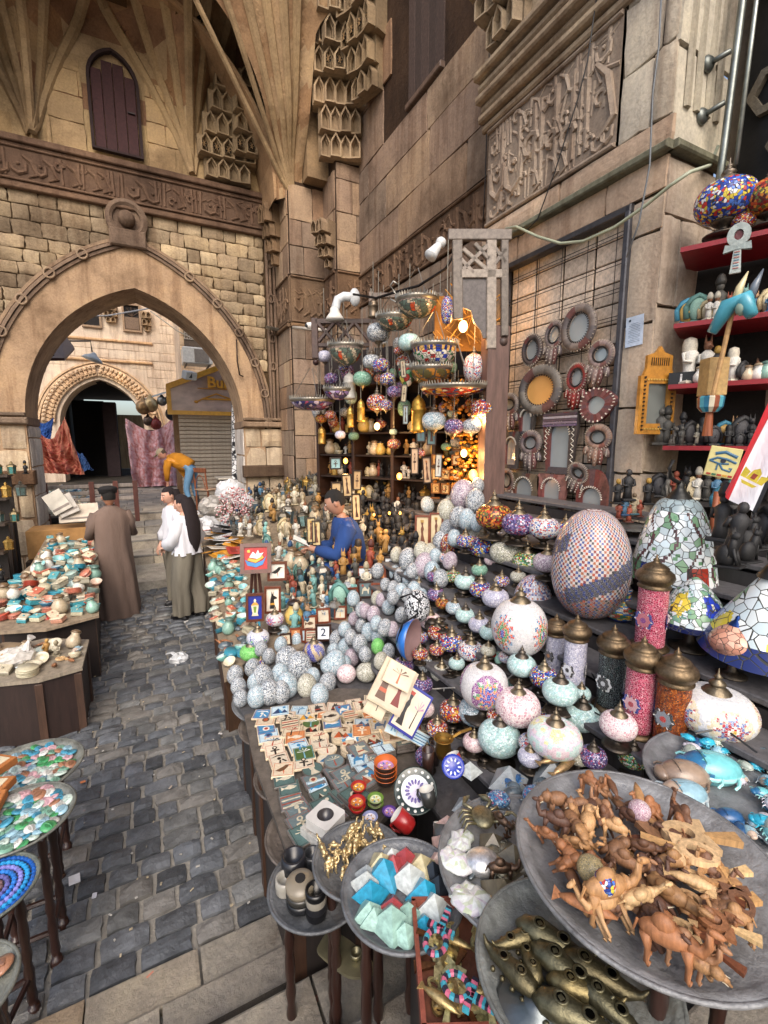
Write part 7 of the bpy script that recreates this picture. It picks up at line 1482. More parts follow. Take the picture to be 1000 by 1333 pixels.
# oval lamps on the top shelf
for px,py,w,m,lab in ((921,262,66,'confetti_blue','blue and red mosaic oval lamp on the top red shelf'),(976,256,56,'confetti_orange','orange, blue and turquoise mosaic lamp at the top right'),(945,288,26,'confetti_red','small dark red lamp between the two top lamps')):
 q=onL(px,.12);p=at(px,py,D=q.x*sin(YAW)+q.y*cos(YAW));s=metres(w,p);t=thing('mosaic_lamp',lab,'lamp',T(q.x,q.y,max(p.z-s*.6,SZ[0]))@T(s=s));k='top'+m;g=G();v=onion(40,14);g.add(v[:2],W,T(0,0,.26),smooth=True);obj('shade',g.mesh('shade',m),t);obj('finial',CAPS,t,T(0,0,.9));obj('stand',BASE,t,T(s=.8))
# hanging ankh, bull head on a stick, column, painted sign, flag
q=onL(961,-.06);t=thing('painted_ankh','large painted looped cross standing before the top shelf','ankh',frameM(at(961,318,D=q.x*sin(YAW)+q.y*cos(YAW)),(LD.x,LD.y,0),(0,0,1)))
g=G();s=metres(27,at(961,318,D=2.9));I=[(.3*s*.55*cos(k),.36*s*.6*sin(k)+.35*s) for k in [i*pi/12 for i in range(24)]];O=[(.42*s*cos(k),.48*s*sin(k)+.35*s) for k in [i*pi/12 for i in range(24)]]
g.add(ringstrip(I,O,.02),hx('#a9b3b0'));g.add(prism([(-.12*s,-.1*s),(-.2*s,-1.2*s),(.2*s,-1.2*s),(.12*s,-.1*s)],.02),hx('#b4bcb8'));g.add(prism([(-.5*s,-.32*s),(-.45*s,.0),(0,-.1*s),(.45*s,.0),(.5*s,-.32*s),(0,-.24*s)][::-1],.024),hx('#9aa6a4'));g.add(prism(circle(.15*s,12,0,.35*s,.2*s),.012),hx('#5a1a22'))
for k in range(7):g.add(box(.2*s,.03*s,.004),hx('#5a8aa8' if k % 2 else '#b8605a'),T(0,-.35*s-.11*s*k,.02))
obj('cross',g.mesh('cross','carved'),t)
p=at(960,405,D=2.55);t=thing('bull_head_staff','turquoise horned animal head on a wooden staff in front of the shelves','staff',facing(p));s=.0034
obj('head',G().add(tube([(-30*s,-28*s,0),(-12*s,10*s,0),(8*s,14*s,.02),(18*s,-12*s,.05)],[7*s,13*s,14*s,8*s],10),hx('#4a9cb0'),smooth=True).add(ell(10*s,12*s,10*s,10,7),hx('#9ab0a0'),T(6*s,2*s,.03),True).mesh('head','glaze'),t)
for x,l in ((-4,.8),(14,1)):obj('horn',G().add(tube([(x*s,14*s,.01),((x+4)*s,34*s,.01),((x+12)*s,56*s,.0)],[6*s,5.5*s,.8*s],8),hx('#cfc39a' if x<0 else '#6a7480'),smooth=True).mesh('horn','glaze'),t)
obj('staff',G().add(tube([(-6*s,4*s,-.02),(-20*s,-125*s,-.02)],.012,8),hx('#b08a5a')).mesh('staff','wood'),t)
p=at(927,505,D=2.7);t=thing('painted_column','turned column with blue painted capital standing in front of the red shelves','ornament',T(p.x,p.y,p.z));s=metres(10,p)/10
obj('block',G().add(box(24*s,20*s,46*s,.004),hx('#c9a468')).mesh('block','carved'),t,T(0,0,-10*s,rz=-.5));obj('capital',G().add(lathe([(9*s,-30*s),(14*s,-24*s),(15*s,-12*s),(13*s,-10*s)],16),[hx(['#2f7a9a','#d8cfb8','#8a4a30','#5aa8b8'][i % 4]) for i in range(48)]+[W,W]).mesh('capital','glaze'),t);obj('shaft',G().add(tube([(0,0,-60*s),(0,0,-30*s)],[6*s,4*s],10),hx('#8a4a28')).mesh('shaft','wood'),t)
sg=thing('papyrus_sign','cream square sign painted with a blue eye on a round wooden post','sign',facing(at(941,602,D=2.5),roll=-.16));s=metres(34,at(941,602,D=2.5))
obj('board',G().add(box(s,s*1.15,.012,.003),hx('#d8cc8c')).mesh('board','paint'),sg);g=G();c_=hx('#3a6a8a')
g.add(tube([(-.42*s,.02*s,.014),(-.2*s,.16*s,.014),(.1*s,.14*s,.014),(.42*s,.04*s,.014)],.006,4,.3),c_);g.add(tube([(-.42*s,.02*s,.014),(-.1*s,-.06*s,.014),(.2*s,-.02*s,.014)],.005,4,.3),c_);g.add(tube([(-.3*s,.3*s,.014),(0,.4*s,.014),(.4*s,.26*s,.014)],.008,4,.3),c_);g.add(prism(circle(.09*s,12,0,.06*s),.003,.012),hx('#2a2c38'));g.add(tube([(-.1*s,-.04*s,.014),(.05*s,-.25*s,.014),(.3*s,-.3*s,.014),(.32*s,-.18*s,.014),(.24*s,-.2*s,.014)],.005,4,.3),c_);g.add(box(.05*s,.22*s,.004),c_,T(-.14*s,-.2*s,.012))
for k in range(5):g.add(box(.14*s,.07*s,.003),hx(['#b0402c','#3a7a5a','#b0402c','#d8a03a','#b0402c'][k]),T(-.34*s+.17*s*k,-.48*s,.012))
obj('painting',g.mesh('painting','paint'),sg);p=at(929,680,D=2.52);p2=at(934,640,D=2.52)
obj('post',None,None) if False else None
tag(obj('wooden_post',G().add(tube([(p.x,p.y,p.z-.1),tuple(p),tuple(p2)],[.02,.018,.016],10),hx('#8a4a2c'),smooth=True).mesh('wooden_post','wood'),None),'reddish turned post under the eye sign','post')
fg=thing('flag','red, white and black striped flag with golden eagle hanging at the right edge','flag');cor=[at(1030,452,D=1.9),at(938,640,D=1.93),at(990,676,D=1.9),at(1062,500,D=1.85)]
V=[];F=[];C=[];nu,nv=16,12
for j in range(nv+1):
 for i in range(nu+1):
  u,v=i/nu,j/nv;p=cor[0].lerp(cor[1],u).lerp(cor[3].lerp(cor[2],u),v);p=p+Vector((-.45,-.89,0))*.03*sin(v*9+u*2);V.append(tuple(p))
for j in range(nv):
 for i in range(nu):F.append((j*(nu+1)+i,j*(nu+1)+i+1,(j+1)*(nu+1)+i+1,(j+1)*(nu+1)+i));C.append([hx('#b8242e'),hx('#dcdde6'),hx('#1f222c')][j*3 // nv])
g=G();g.add((V,F),C,smooth=True);obj('cloth',g.mesh('cloth','cloth'),fg)
em=facing(at(982,620,D=1.82),roll=-.5);g=G()
for poly in ([(-.02,-.02),(.02,-.02),(.015,.02),(0,.035),(-.015,.02)],[(-.02,.01),(-.045,.02),(-.04,-.02),(-.02,-.02)],[(.02,.01),(.045,.02),(.04,-.02),(.02,-.02)][::-1],[(-.03,-.03),(.03,-.03),(.02,-.042),(-.02,-.042)]):g.add(prism(poly,.002),hx('#c9b43a'))
g.add(prism([(-.008,-.012),(.008,-.012),(.008,.01),(-.008,.01)],.003),hx('#8a3a2a'));obj('eagle_emblem',g.mesh('eagle_emblem','cloth'),fg,em)
# group of bandsmen figures and other items between mirrors and shelves
for i,(px,py,h,key,lab) in enumerate([(816,632,40,'fig0_0','tall caricature lady with black turban and purple glasses'),(803,640,32,'fig9_0','caricature bandsman in black suit, left'),(842,640,34,'fig9_0','caricature bandsman in black suit with white shirt, right'),(812,658,26,'fig4_0','small blue seated band figure'),(824,656,28,'fig8_0','small blue-clad singer figure in the band'),(805,664,24,'fig5_0','small red seated band figure, left'),(818,668,24,'fig5_0','small red seated band figure, middle'),(832,662,22,'fig5_0','small red seated band figure, right')]):
 p=at(px,py+h*.5,D=2.9);o=put(key,Matrix.Translation(p)@T(rz=-.4,s=metres(h,p)/1.15),'',None,lab=lab,ord_=False)
p=at(820,684,D=2.9);tag(obj('round_stand',G().add(lathe([(.14,0),(.14,.015),(.03,.02)],24),hx('#a8a8a4')).add(lathe([(.02,-.5),(.02,0)],8),hx('#3a3634')).mesh('round_stand','dullmetal'),None,T(p.x,p.y,p.z-.015)),'round pale stand carrying the little band of figures','stand')
heap([(925,700),(1000,690),(1000,760),(930,745)],(1.86,0,0,0,0),['fig0_0','bust1','fig0_2','cat0','fig6_3','fig0_3'],(.12,.2),.14,'in the dark corner under the flag','black figures under the flag',61)
p=at(935,665,D=2.6);put('bust0',Matrix.Translation(p)@T(rz=-.3,s=.13),'',None,lab='winged turquoise figure below the eye sign',ord_=False)
p=at(958,870,D=1.9);tag(obj('painted_dish',G().add(lathe([(.001,0),(.12,.01),(.2,.05),(.205,.045)],32,caps=False),[hx(['#b8452c','#e0a04a','#7a2a20','#d8c09a'][(i // 3) % 4]) for i in range(96)],smooth=True).mesh('painted_dish','glaze'),None,facing(at(985,850,D=2.05),lean=.5)),'orange painted dish leaning behind the peach ball lamp','plate')

# ================================================================== PIPES, CABLES
def rod(name,lab,cat,pts,r,col,mat='dullmetal',seg=8):return tag(obj(name,G().add(tube([tuple(p) for p in pts],r,seg),hx(col),smooth=True).mesh(name,mat),None),lab,cat)
pp=thing('drain_pipe','vertical grey pipe held off the pillar by two round brackets','pipe')
obj('pipe',G().add(tube([tuple(at(985,-90,y=1.93)),tuple(at(967,0,y=1.93)),tuple(at(940,211,y=1.93)),tuple(at(932,260,y=1.95))],.022,12),hx('#8c918c'),smooth=True).mesh('pipe','dullmetal'),pp)
obj('conduit',G().add(tube([tuple(at(996,-60,y=1.88)),tuple(at(985,0,y=1.88)),tuple(at(958,215,y=1.88))],.014,10),hx('#a5aaa4'),smooth=True).mesh('conduit','dullmetal'),pp)
for px,py,qx,qy in ((921,84,952,66),(913,152,944,133)):
 a,b=at(px,py,y=2.05),at(qx,qy,y=1.93);br=obj('bracket',G().add(tube([tuple(a),tuple(b)],.016,8),hx('#7d827e'),smooth=True).mesh('bracket','dullmetal'),pp);obj('wall_plate',G().add(lathe([(.05,0),(.05,.01),(.03,.03),(.001,.03)],16,caps=False),hx('#7d827e'),smooth=True).mesh('wall_plate','dullmetal'),br,T(a.x,a.y,a.z,rx=pi/2))
tag(rod('cable','thick pale green cable sagging across the pillar above the doorway','cable',[at(935,190,y=2.0),at(925,215,y=2.02),at(898,224,x=3.0),at(872,242,x=2.99),at(840,268,x=2.99),at(800,296,x=2.98),at(760,314,x=2.98),at(730,317,x=2.98),at(700,308,x=2.98),at(672,295,x=2.98),at(658,298,x=2.98)],.011,'#a8ae96','paint'),group=None)
rod('cable','thin black wire slanting over the calligraphy panel','cable',[at(782,-40,x=3.0),at(765,80,x=3.0),at(752,130,x=3.0),at(722,225,x=3.0),at(700,285,x=3.0),at(680,306,x=2.98),at(655,312,x=2.98)],.005,'#1f1f20','paint',5)
rod('cable','grey wire hanging in front of the pillar edge','cable',[at(862,-30,x=2.98),at(858,60,x=2.98),at(850,120,x=2.98),at(846,215,x=2.98),at(832,290,x=2.98),at(816,335,x=2.98)],.006,'#6a6e72','paint',5)
rod('cable','thin dark wire down the side wall','cable',[at(641,-30,x=3.33),at(635,120,x=3.33),at(632,230,x=3.33),at(628,310,x=3.33)],.006,'#2a2422','paint',5)
# ================================================================== SHOP FRONT
SA,SB=Vector((1.9,5.54,0)),Vector((2.96,3.65,0));SF=frameM(SA,SB-SA,(0,0,1));SL_=(SB-SA).length
sh=thing('shop_shelves','dark wooden shop shelves glowing with small lit goods behind the seller','shelves')
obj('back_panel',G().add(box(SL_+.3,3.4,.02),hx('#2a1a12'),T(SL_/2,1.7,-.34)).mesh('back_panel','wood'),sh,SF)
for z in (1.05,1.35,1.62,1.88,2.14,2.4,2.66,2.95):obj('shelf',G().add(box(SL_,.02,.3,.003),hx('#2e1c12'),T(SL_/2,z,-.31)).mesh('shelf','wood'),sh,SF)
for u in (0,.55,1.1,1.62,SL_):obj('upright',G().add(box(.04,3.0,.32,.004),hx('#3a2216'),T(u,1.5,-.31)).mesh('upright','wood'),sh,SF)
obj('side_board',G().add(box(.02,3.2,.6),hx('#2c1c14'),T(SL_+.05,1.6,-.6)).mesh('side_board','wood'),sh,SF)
rd=random.Random(17);warmkeys=['fig2_0','fig2_1','fig2_2','fig3_0','jar4','lantern5','bust2','fig9_1','fig5_2','cat0','jar1','fig7_0','bowl1']
for zi,z in enumerate((1.06,1.36,1.63,1.89,2.15,2.41)):
 u=.06
 while u<SL_-.05:
  if rd.random()<.9 and all(abs(u-q)>.05 for q in (0,.55,1.1,1.62)):put(rd.choice(warmkeys),SF@T(u,z,-.08-rd.random()*.12)@T(rx=-pi/2,ry=rd.uniform(-.4,.4),s=rd.uniform(.1,.17)),'on the shop shelf number %d from below' % (zi+1) if False else 'on the %s shop shelf from below' % ORD[zi],'goods on the lit shop shelves')
  u += rd.uniform(.06,.09)
k=0
for j in range(9):
 for i in range(3):
  u=1.68+.115*i;z=1.22+.15*j
  if rd.random()<.2:continue
  framed('framed_tile','little lit framed tile in column %s, row %s from below, right side of the shop' % (ORD[i],ORD[j]),SF@T(u,z,.05,rz=rd.uniform(-.1,.1)),.1,.11,[rd.choice(['#e6c890','#e9d8b0','#d8b070']),'#2a1c14','#8a3a24'],rd.choice(MOT),'#8a5a30','framed tile',None,.02,'framed tiles in the shop')
for i,(px,py,w,h,c) in enumerate([(438,645,14,36,'#c9a878'),(452,632,13,30,'#d0b080'),(465,625,11,26,'#c4a070'),(464,660,12,36,'#d8b888'),(548,560,12,30,'#5a7a80'),(562,562,12,34,'#5a7a80'),(540,600,10,34,'#c8a888'),(556,612,11,34,'#c0a080'),(571,606,9,30,'#b8c0c0'),(525,480,7,22,'#a89a80'),(526,512,7,22,'#b8a888'),(528,540,7,24,'#9aa8a8'),(437,603,15,16,'#8fb0b0'),(630,590,9,26,'#d8a878'),(627,632,9,26,'#d8b080'),(632,560,8,26,'#c8a080')]):
 D=4.45;framed('framed_papyrus','%s upright framed panel in the shop front, %s one from the left edge' % (['tan','cream','ochre','pale','teal-framed','grey-teal','pinkish','beige','silvery','small dark','small tan','small grey','book-striped','orange-lit','lowest orange-lit','highest orange-lit'][i],ORD[i]),facing(at(px,py,D=D),roll=U(-.08,.08)),w*D/600,h*D/600,[c,'#4a2c1c','#8a5a30'],'queen' if i % 2 else 'ankh','#2a1a14' if i<13 else '#c09060','framed picture',None,.02,'framed panels round the shop front')
# posts and carved canopy frames
tag(obj('wooden_post',G().add(box(.2,.16,3.3,.015),hx('#6a5048')).mesh('wooden_post','wood'),None,Matrix.Translation(Vector((at(641,560,D=4.25).x,at(641,560,D=4.25).y,0)))@T(rz=-.3)),'thick brown wooden post at the right side of the shop front','post')
cf=thing('wooden_canopy_frame','weathered grey wooden canopy frame with crossed lattice above the shop','canopy',facing(at(622,372,D=4.2),az=atan2(-cos(YAW),-sin(YAW)) ));k=4.2/600
def stick(par,x0,y0,x1,y1,w,d=.05,col='#a09488',mat='wood',nm='beam'):
 L=hypot(x1-x0,y1-y0);return obj(nm,G().add(box(L,w,d,.006),hx(col)).mesh(nm,mat),par,T((x0+x1)/2,(y0+y1)/2,0,rz=atan2(y1-y0,x1-x0)))
for x0,y0,x1,y1,w in ((-38,56,38,56,12),(-27,50,-24,-40,12),(14,50,18,-75,12),(30,50,34,-60,9),(-24,12,34,12,10),(-20,40,10,16,5),(-20,16,10,44,5),(-6,46,12,28,5),(-24,30,-6,12,5),(16,44,32,24,5),(16,20,32,40,5)):stick(cf,x0*k,y0*k,x1*k,y1*k,w*k,col=random.choice(['#8c8076','#7d7268','#988c80']))
obj('scalloped_panel',G().add(prism([(x*k,y*k) for x,y in ((-30,8),(14,8),(14,-62),(8,-62),(4,-52),(-4,-44),(-8,-30),(-18,-26),(-24,-18),(-30,-16))][::-1],.03),hx('#6a6260')).mesh('scalloped_panel','wood'),cf)
obj('hanging_ball',G().add(ell(.045,.045,.045,12,8),hx('#4a3a34'),T(-28*k,-30*k,0),True).add(ell(.045,.045,.045,12,8),hx('#4a3a34'),T(33*k,-66*k,0),True).mesh('hanging_ball','wood'),cf)
c2=thing('wooden_bracket','dark lattice bracket with drop post at the left end of the shop canopy','bracket',facing(at(440,450,D=5.2),az=atan2(-cos(YAW),-sin(YAW))));k2=5.2/600
for x0,y0,x1,y1,w in ((-28,28,60,28,6),(-28,32,-28,-16,8),(-24,0,40,0,5),(-24,26,-4,4,4),(-24,4,-4,26,4),(0,26,20,4,4),(0,4,20,26,4),(22,26,40,4,4),(42,62,42,-20,6),(42,58,130,58,6),(45,20,100,54,5)):stick(c2,x0*k2,y0*k2,x1*k2,y1*k2,w*k2,col='#4a3630' if x0<40 else '#7a6a60')
obj('drop_ball',G().add(ell(.035,.035,.05,10,7),hx('#3a2420'),T(-28*k2,-20*k2,0),True).mesh('drop_ball','wood'),c2)
rod('iron_chain','black twisted chain strung between the two canopy frames','chain',[at(460,383,D=4.9),at(490,388,D=4.7),at(516,380,D=4.5),at(545,372,D=4.4),at(580,350,D=4.25),at(592,330,D=4.2)],.012,'#241e1c','iron',6)
tag(obj('s_hook',G().add(tube([tuple(at(px,py,D=4.5)) for px,py in ((518,370),(512,366),(508,372),(514,380),(519,386),(515,393),(508,389))],.008,6),hx('#c8c4ba'),smooth=True).mesh('s_hook','dullmetal'),None),'silver S hook on the chain above the hanging bowls','hook')
wl=thing('white_lamp_arm','white curved street lamp arm with bell shade over the shop corner','lamp');pts=[at(px,py,D=5.0) for px,py in ((462,387),(448,386),(440,390),(437,400),(436,408))]
obj('arm',G().add(tube([tuple(p) for p in pts],.045,10),hx('#dfe2e4'),smooth=True).mesh('arm','paint'),wl);p=at(436,413,D=5.0);obj('bell_shade',G().add(lathe([(.1,-.03),(.085,.0),(.05,.05),(.045,.09)],18),hx('#e6e2da'),smooth=True).mesh('bell_shade','paint'),wl,Matrix.Translation(p));obj('flange',G().add(ell(.06,.04,.09,10,7),hx('#cfd2d4'),smooth=True).mesh('flange','paint'),wl,Matrix.Translation(pts[0]))
sc=thing('white_spotlight','white spotlight clamped to the end of the canopy beam','spotlight');a=at(574,316,D=4.15);obj('joint',G().add(ell(.045,.045,.045,10,7),hx('#e2e4e4'),smooth=True).mesh('joint','paint'),sc,Matrix.Translation(a));b=at(562,331,D=4.1);obj('housing',G().add(tube([tuple(a),tuple(a.lerp(b,.4)),tuple(b),tuple(b.lerp(a,-.15))],[.02,.035,.05,.055],12),hx('#e6e8e8'),smooth=True).mesh('housing','paint'),sc)
cc_=thing('security_camera','small white camera on the rail left of the lattice bracket','camera',Matrix.Translation(at(400,424,D=5.6)));obj('body',G().add(tube([(0,0,0),(.1,.0,.02)],.035,10),hx('#e0e0de'),smooth=True).mesh('body','paint'),cc_);obj('lens',G().add(ell(.022,.022,.022,8,6),hx('#1a1a1c'),T(-.01,0,0),True).mesh('lens','paint'),cc_)
rod('white_rail','thin white rail along the pilaster beside the camera','rail',[at(382,426,D=6.5),at(425,430,D=5.8)],.018,'#cfc8bc','paint')
fl_=thing('flood_light','small grey floodlight fixed to the gateway frame','light',Matrix.Translation(at(355,430,y=8.8)));obj('housing',G().add(box(.2,.16,.06,.01),hx('#8f8a80')).mesh('housing','dullmetal'),fl_,T(rx=.3,rz=.3));obj('arm',G().add(tube([(0,0,0),(.12,.15,.05)],.02,6),hx('#4a4440')).mesh('arm','iron'),fl_)
rod('hook_rod','rusty rod and hook fixed on the plaster arch','hook',[at(308,442,y=8.9),at(309,470,y=8.9),at(312,488,y=8.9),at(317,490,y=8.9)],.012,'#3a2a22','iron')
# ---- hanging lamps and bowls
def hang_line(t,z0,z1):obj('chain',G().add(tube([(0,0,z0),(0,0,z1)],.004,4),hx('#8a8478')).mesh('chain','iron'),t)
PIN={};LASTG=[None]
def globe(px,py,w,mat,lab,D=None,tall=1.0,top=3.95,glowm=None):
 D=D or 4.25+max(0,585-px)*.006;p=at(px,py,D=D);s=w*D/600;t=thing('hanging_lamp',lab,'hanging lamp',Matrix.Translation(p),'lamps hanging at the shop front');LASTG[0]=t;k=(mat,tall)
 if k not in PIN:g=G();v=onion(24,12,None,.72*tall);g.add(v[:2],W,T(0,0,-.36*tall),smooth=True);PIN[k]=g.mesh('shade',mat)
 obj('shade',PIN[k],t,T(s=s));obj('finial',CAPS,t,T(0,0,.33*tall*s,s=s*1.1));obj('drop',bpy.data.meshes.get('drop') or G().add(lathe([(.2,0),(.14,-.1),(.05,-.16),(.02,-.28),(.001,-.3)],12,caps=False),hx('#9a8c74'),smooth=True).mesh('drop','brass'),t,T(0,0,-.33*tall*s,s=s));hang_line(t,(.33*tall+.5)*s,max(.2,min(.7,top-p.z)))
for a in [(533,446,28,'mint','white round hanging lamp above the big leaded bowl'),(519,457,13,'confetti_red','small red and blue hanging lamp left of the white one'),(432,493,19,'confetti_purple','purple hanging lamp at the left of the shop'),(433,509,17,'confetti_blue','dark lamp hanging just under the purple one'),(484,471,23,'crackle_white','pale hanging lamp left of the cobalt pair'),(496,476,23,'confetti_blue','upper cobalt and white hanging lamp'),(505,494,21,'confetti_blue','lower cobalt and white hanging lamp'),(472,493,24,'sea_green','sea green hanging lamp',None),(491,524,27,'confetti_red','deep red hanging lamp above the lit shelves'),(503,527,18,'confetti_blue','blue-flowered lamp touching the deep red one'),(493,433,30,'crackle_white','grey hanging lamp under the upper metal bowls'),(565,548,31,'crackle_blue','ice blue hanging lamp below the wide rimmed bowl'),(628,532,31,'confetti_red','yellow and red flowered hanging lamp by the post'),(614,555,25,'crackle_white','grey hanging lamp beside the post'),(591,555,25,'confetti_purple','dark star-patterned hanging lamp'),(418,545,15,'confetti_orange','small amber hanging lamp at the far left'),(430,540,15,'confetti_red','small red hanging lamp next to the amber one'),(443,566,14,'cyl_lilac','little white hanging lamp'),(423,464,19,'cyl_lilac','pale hanging globe at the left bracket'),(514,510,20,'confetti_purple','mauve hanging lamp half behind the cobalt ones'),(447,478,13,'confetti_blue','tiny dark blue hanging lamp'),(548,590,12,'confetti_red','tiny dark hanging lamp in the shop')]:globe(a[0],a[1],a[2],a[3],a[4].replace('sea green','sea green') if True else '')
globe(582,404,15,'confetti_blue','slim cylinder lamp of coloured glass hung at the top',4.1,3.0);globe(617,479,27,'confetti_white','white cylinder lamp with pink flowers by the post',4.35,1.7)
def pend(px,py,w,h,mat,fn,lab,D=None,rim=True,chains=3,seg=48):
 D=D or 4.3+max(0,585-px)*.005;p=at(px,py,D=D);r=w*D/1200;hh=h*D/600;t=thing('hanging_bowl_lamp',lab,'hanging lamp',Matrix.Translation(p),'bowl lamps hanging at the shop front')
 v=lathe([(max(.02,r*sin(pi/2*i/16) ** .9),-hh*cos(pi/2*i/16)) for i in range(17)],seg,fn,False);g=G();g.add(v[:2],v[2] if fn else W,smooth=True);obj('glass_bowl',g.mesh('glass_bowl',mat),t)
 if rim:
  g=G().add(lathe([(r*.98,-.02),(r*1.06,0),(r*1.06,.02),(r*.98,.025)],40,caps=False),hx('#a8a296'),smooth=True)
  n=int(2*pi*r/.028)
  for i in range(n):a=2*pi*i/n;g.add(tube([(r*1.04*cos(a),r*1.04*sin(a),.015),(r*1.08*cos(a),r*1.08*sin(a),.05)],[.009,.002],4),hx('#a8a296'))
  obj('filigree_rim',g.mesh('filigree_rim','dullmetal'),t)
 for k in range(chains):a=2*pi*k/chains+.4;obj('chain',G().add(tube([(r*cos(a),r*sin(a),.02),(r*.1*cos(a),r*.1*sin(a),r*1.5)],.0035,4),hx('#a8a296')).mesh('chain','dullmetal'),t)
lead=lambda u,v:hx('#1c2c78') if v>.8 and int(u*40) % 2 else hx('#d8a860') if v>.8 else (hx('#c8502c') if v<.3 else hx('#e6e0d0') if (int(u*30)+int(v*9)) % 3 else [hx('#2c4ab0'),hx('#3f8a5a'),hx('#b8302c')][int(u*9) % 3])
flw=lambda u,v:hx('#c8502c') if hypot(((u*4) % 1-.5)*1.4,v-.6)<.16 else hx('#8a7a70') if v>.85 else hx('#5a6a60') if int(u*20+v*4) % 3 else hx('#b8a890')
for a in [(543,392,50,20,'oncol_dark',flw,'hanging metal-rimmed bowl lamp, topmost'),(514,415,44,14,'oncol_dark',flw,'second hanging bowl lamp below left of the topmost'),(450,452,42,22,'oncol_dark',flw,'brown hanging bowl lamp with orange flower at the left'),(566,452,56,26,'oncol_dark',lead,'big leaded glass bowl with blue and white band'),(561,481,50,20,'tiffany_col',lambda u,v:hx('#5a5230') if int(u*18+v*4) % 3 else hx('#a8702c'),'dark amber leaded bowl beneath the big bowl'),(591,506,80,9,'confetti_red',None,'widest hanging tray lamp with silver leaf rim and red glass'),(407,522,54,12,'confetti_purple',None,'flat dark hanging dish at the far left of the shop'),(440,508,34,12,'confetti_purple',None,'dull hanging bowl behind the small lamps'),(530,478,22,24,'confetti_green',None,'dark green leaded bowl tilted behind the gold lantern')]:pend(*a)
def lantern(px,py,w,h,col,lab,D=None,mat='brass'):
 D=D or 4.25+max(0,585-px)*.006;p=at(px,py,D=D);r,H_=w*D/1200,h*D/600;t=thing('hanging_lantern',lab,'lantern',Matrix.Translation(p),'metal lanterns hanging at the shop front');P=[(.7,-.5),(1,-.45),(.85,-.38),(.85,.1),(1,.14),(.8,.2),(.85,.26),(.75,.36),(.5,.44),(.2,.5),(.1,.55)]
 obj('body',G().add(lathe([(a*r,b*H_) for a,b in P],16),hx(col),smooth=True).mesh('body',mat),t);hang_line(t,.5*H_,.5*H_+.35)
KH=[('confetti_purple','violet'),('confetti_blue','cobalt'),('confetti_red','dark red'),('crackle_white','grey'),('confetti_orange','amber'),('sea_green','green'),('mint','mint')];rdh=random.Random(6);done=[]
while len(done)<38:
 px,py=rdh.uniform(415,632),rdh.uniform(425,590)
 if py<430+max(0,450-px) or (px<470 and py>575) or any(hypot(px-a,py-b)<14 for a,b in done):done.append((0,0)) if rdh.random()<.01 else None;continue
 done.append((px,py));m,cw=rdh.choice(KH);globe(px,py,rdh.uniform(10,18),m,'x',D=4.35+max(0,585-px)*.006+.35,tall=rdh.choice([1,1,1.6]));o=LASTG[0];HEAP.setdefault(('small %s hanging lamp' % cw,'deep in the cluster'),[]).append(o)
lantern(545,540,21,46,'#e0b050','large gold lantern hanging left of the ice blue lamp');lantern(456,543,10,26,'#e0b860','slender brass lantern hanging at left');lantern(470,535,11,28,'#e0b860','slender brass lantern, the right one of the pair');lantern(419,567,11,22,'#d8b060','small brass lantern hanging lowest at the left');lantern(455,503,18,32,'#b8b4ac','white and brown six-sided lantern',None,'paint');lantern(486,402,14,22,'#8a7a68','old brown bell-shaped lantern under the beam',None,'dullmetal')
# lit lamps inside the shop (they glow in the photograph)
for i,(px,py,D,e,r,mt,lab) in enumerate([(622,545,4.3,9,.03,'warm_glow','bright amber bulb lamp above the little tiles'),(616,618,4.3,9,.04,'amber_glow','glowing orange cluster lamp at the right of the shop'),(604,590,4.4,7,.03,'warm_glow','glowing bulb between the framed tiles'),(491,555,5.0,8,.03,'warm_glow','amber bulb over the left shop shelves'),(520,620,4.7,6,.028,'amber_glow','orange glowing lamp on the middle shelves'),(603,425,4.35,8,.04,'warm_glow','amber bulb under the woven canopy'),(487,670,4.35,1.2,.012,'amber_glow','small warm bulb among the black statuettes, left'),(507,668,4.35,1.2,.012,'amber_glow','small warm bulb among the black statuettes, middle'),(521,668,4.35,1.2,.012,'amber_glow','small warm bulb among the black statuettes, right'),(450,600,5.0,5,.025,'amber_glow','dim amber bulb behind the hanging frames')]):
 p=at(px,py,D=D);tag(obj('glowing_bulb',G().add(ell(r,r,r*1.3,12,8),hx('#ffe0a0'),smooth=True).mesh('glowing_bulb',mt),None,Matrix.Translation(p)),lab,'light bulb','lit bulbs in the shop')
 l=bpy.data.lights.new('bulb_light','POINT');l.energy=e*.55;l.color=(1,.55,.2);l.shadow_soft_size=r;lo=bpy.data.objects.new('bulb_light',l);COL.objects.link(lo);lo.location=p+Vector((-.05,-.1,-.02))*1.0
g=G();rd=random.Random(2)
for i in range(46):a=Vector((rd.uniform(-.24,.24),rd.uniform(-.1,.1),rd.uniform(-.2,.25)));b=a+Vector((rd.uniform(-.16,.16),rd.uniform(-.05,.05),rd.uniform(.05,.16)));g.add(tube([tuple(a),tuple(b)],.006,4),hx('#d8a050'))
g.add(box(.55,.02,.5),hx('#b8803c'),T(0,.12,-.2));tag(obj('woven_canopy',g.mesh('woven_canopy','matte'),None,Matrix.Translation(at(606,425,D=4.5))@T(rz=-YAW)),'woven straw canopy lit amber behind the scalloped panel','canopy',kind='stuff')
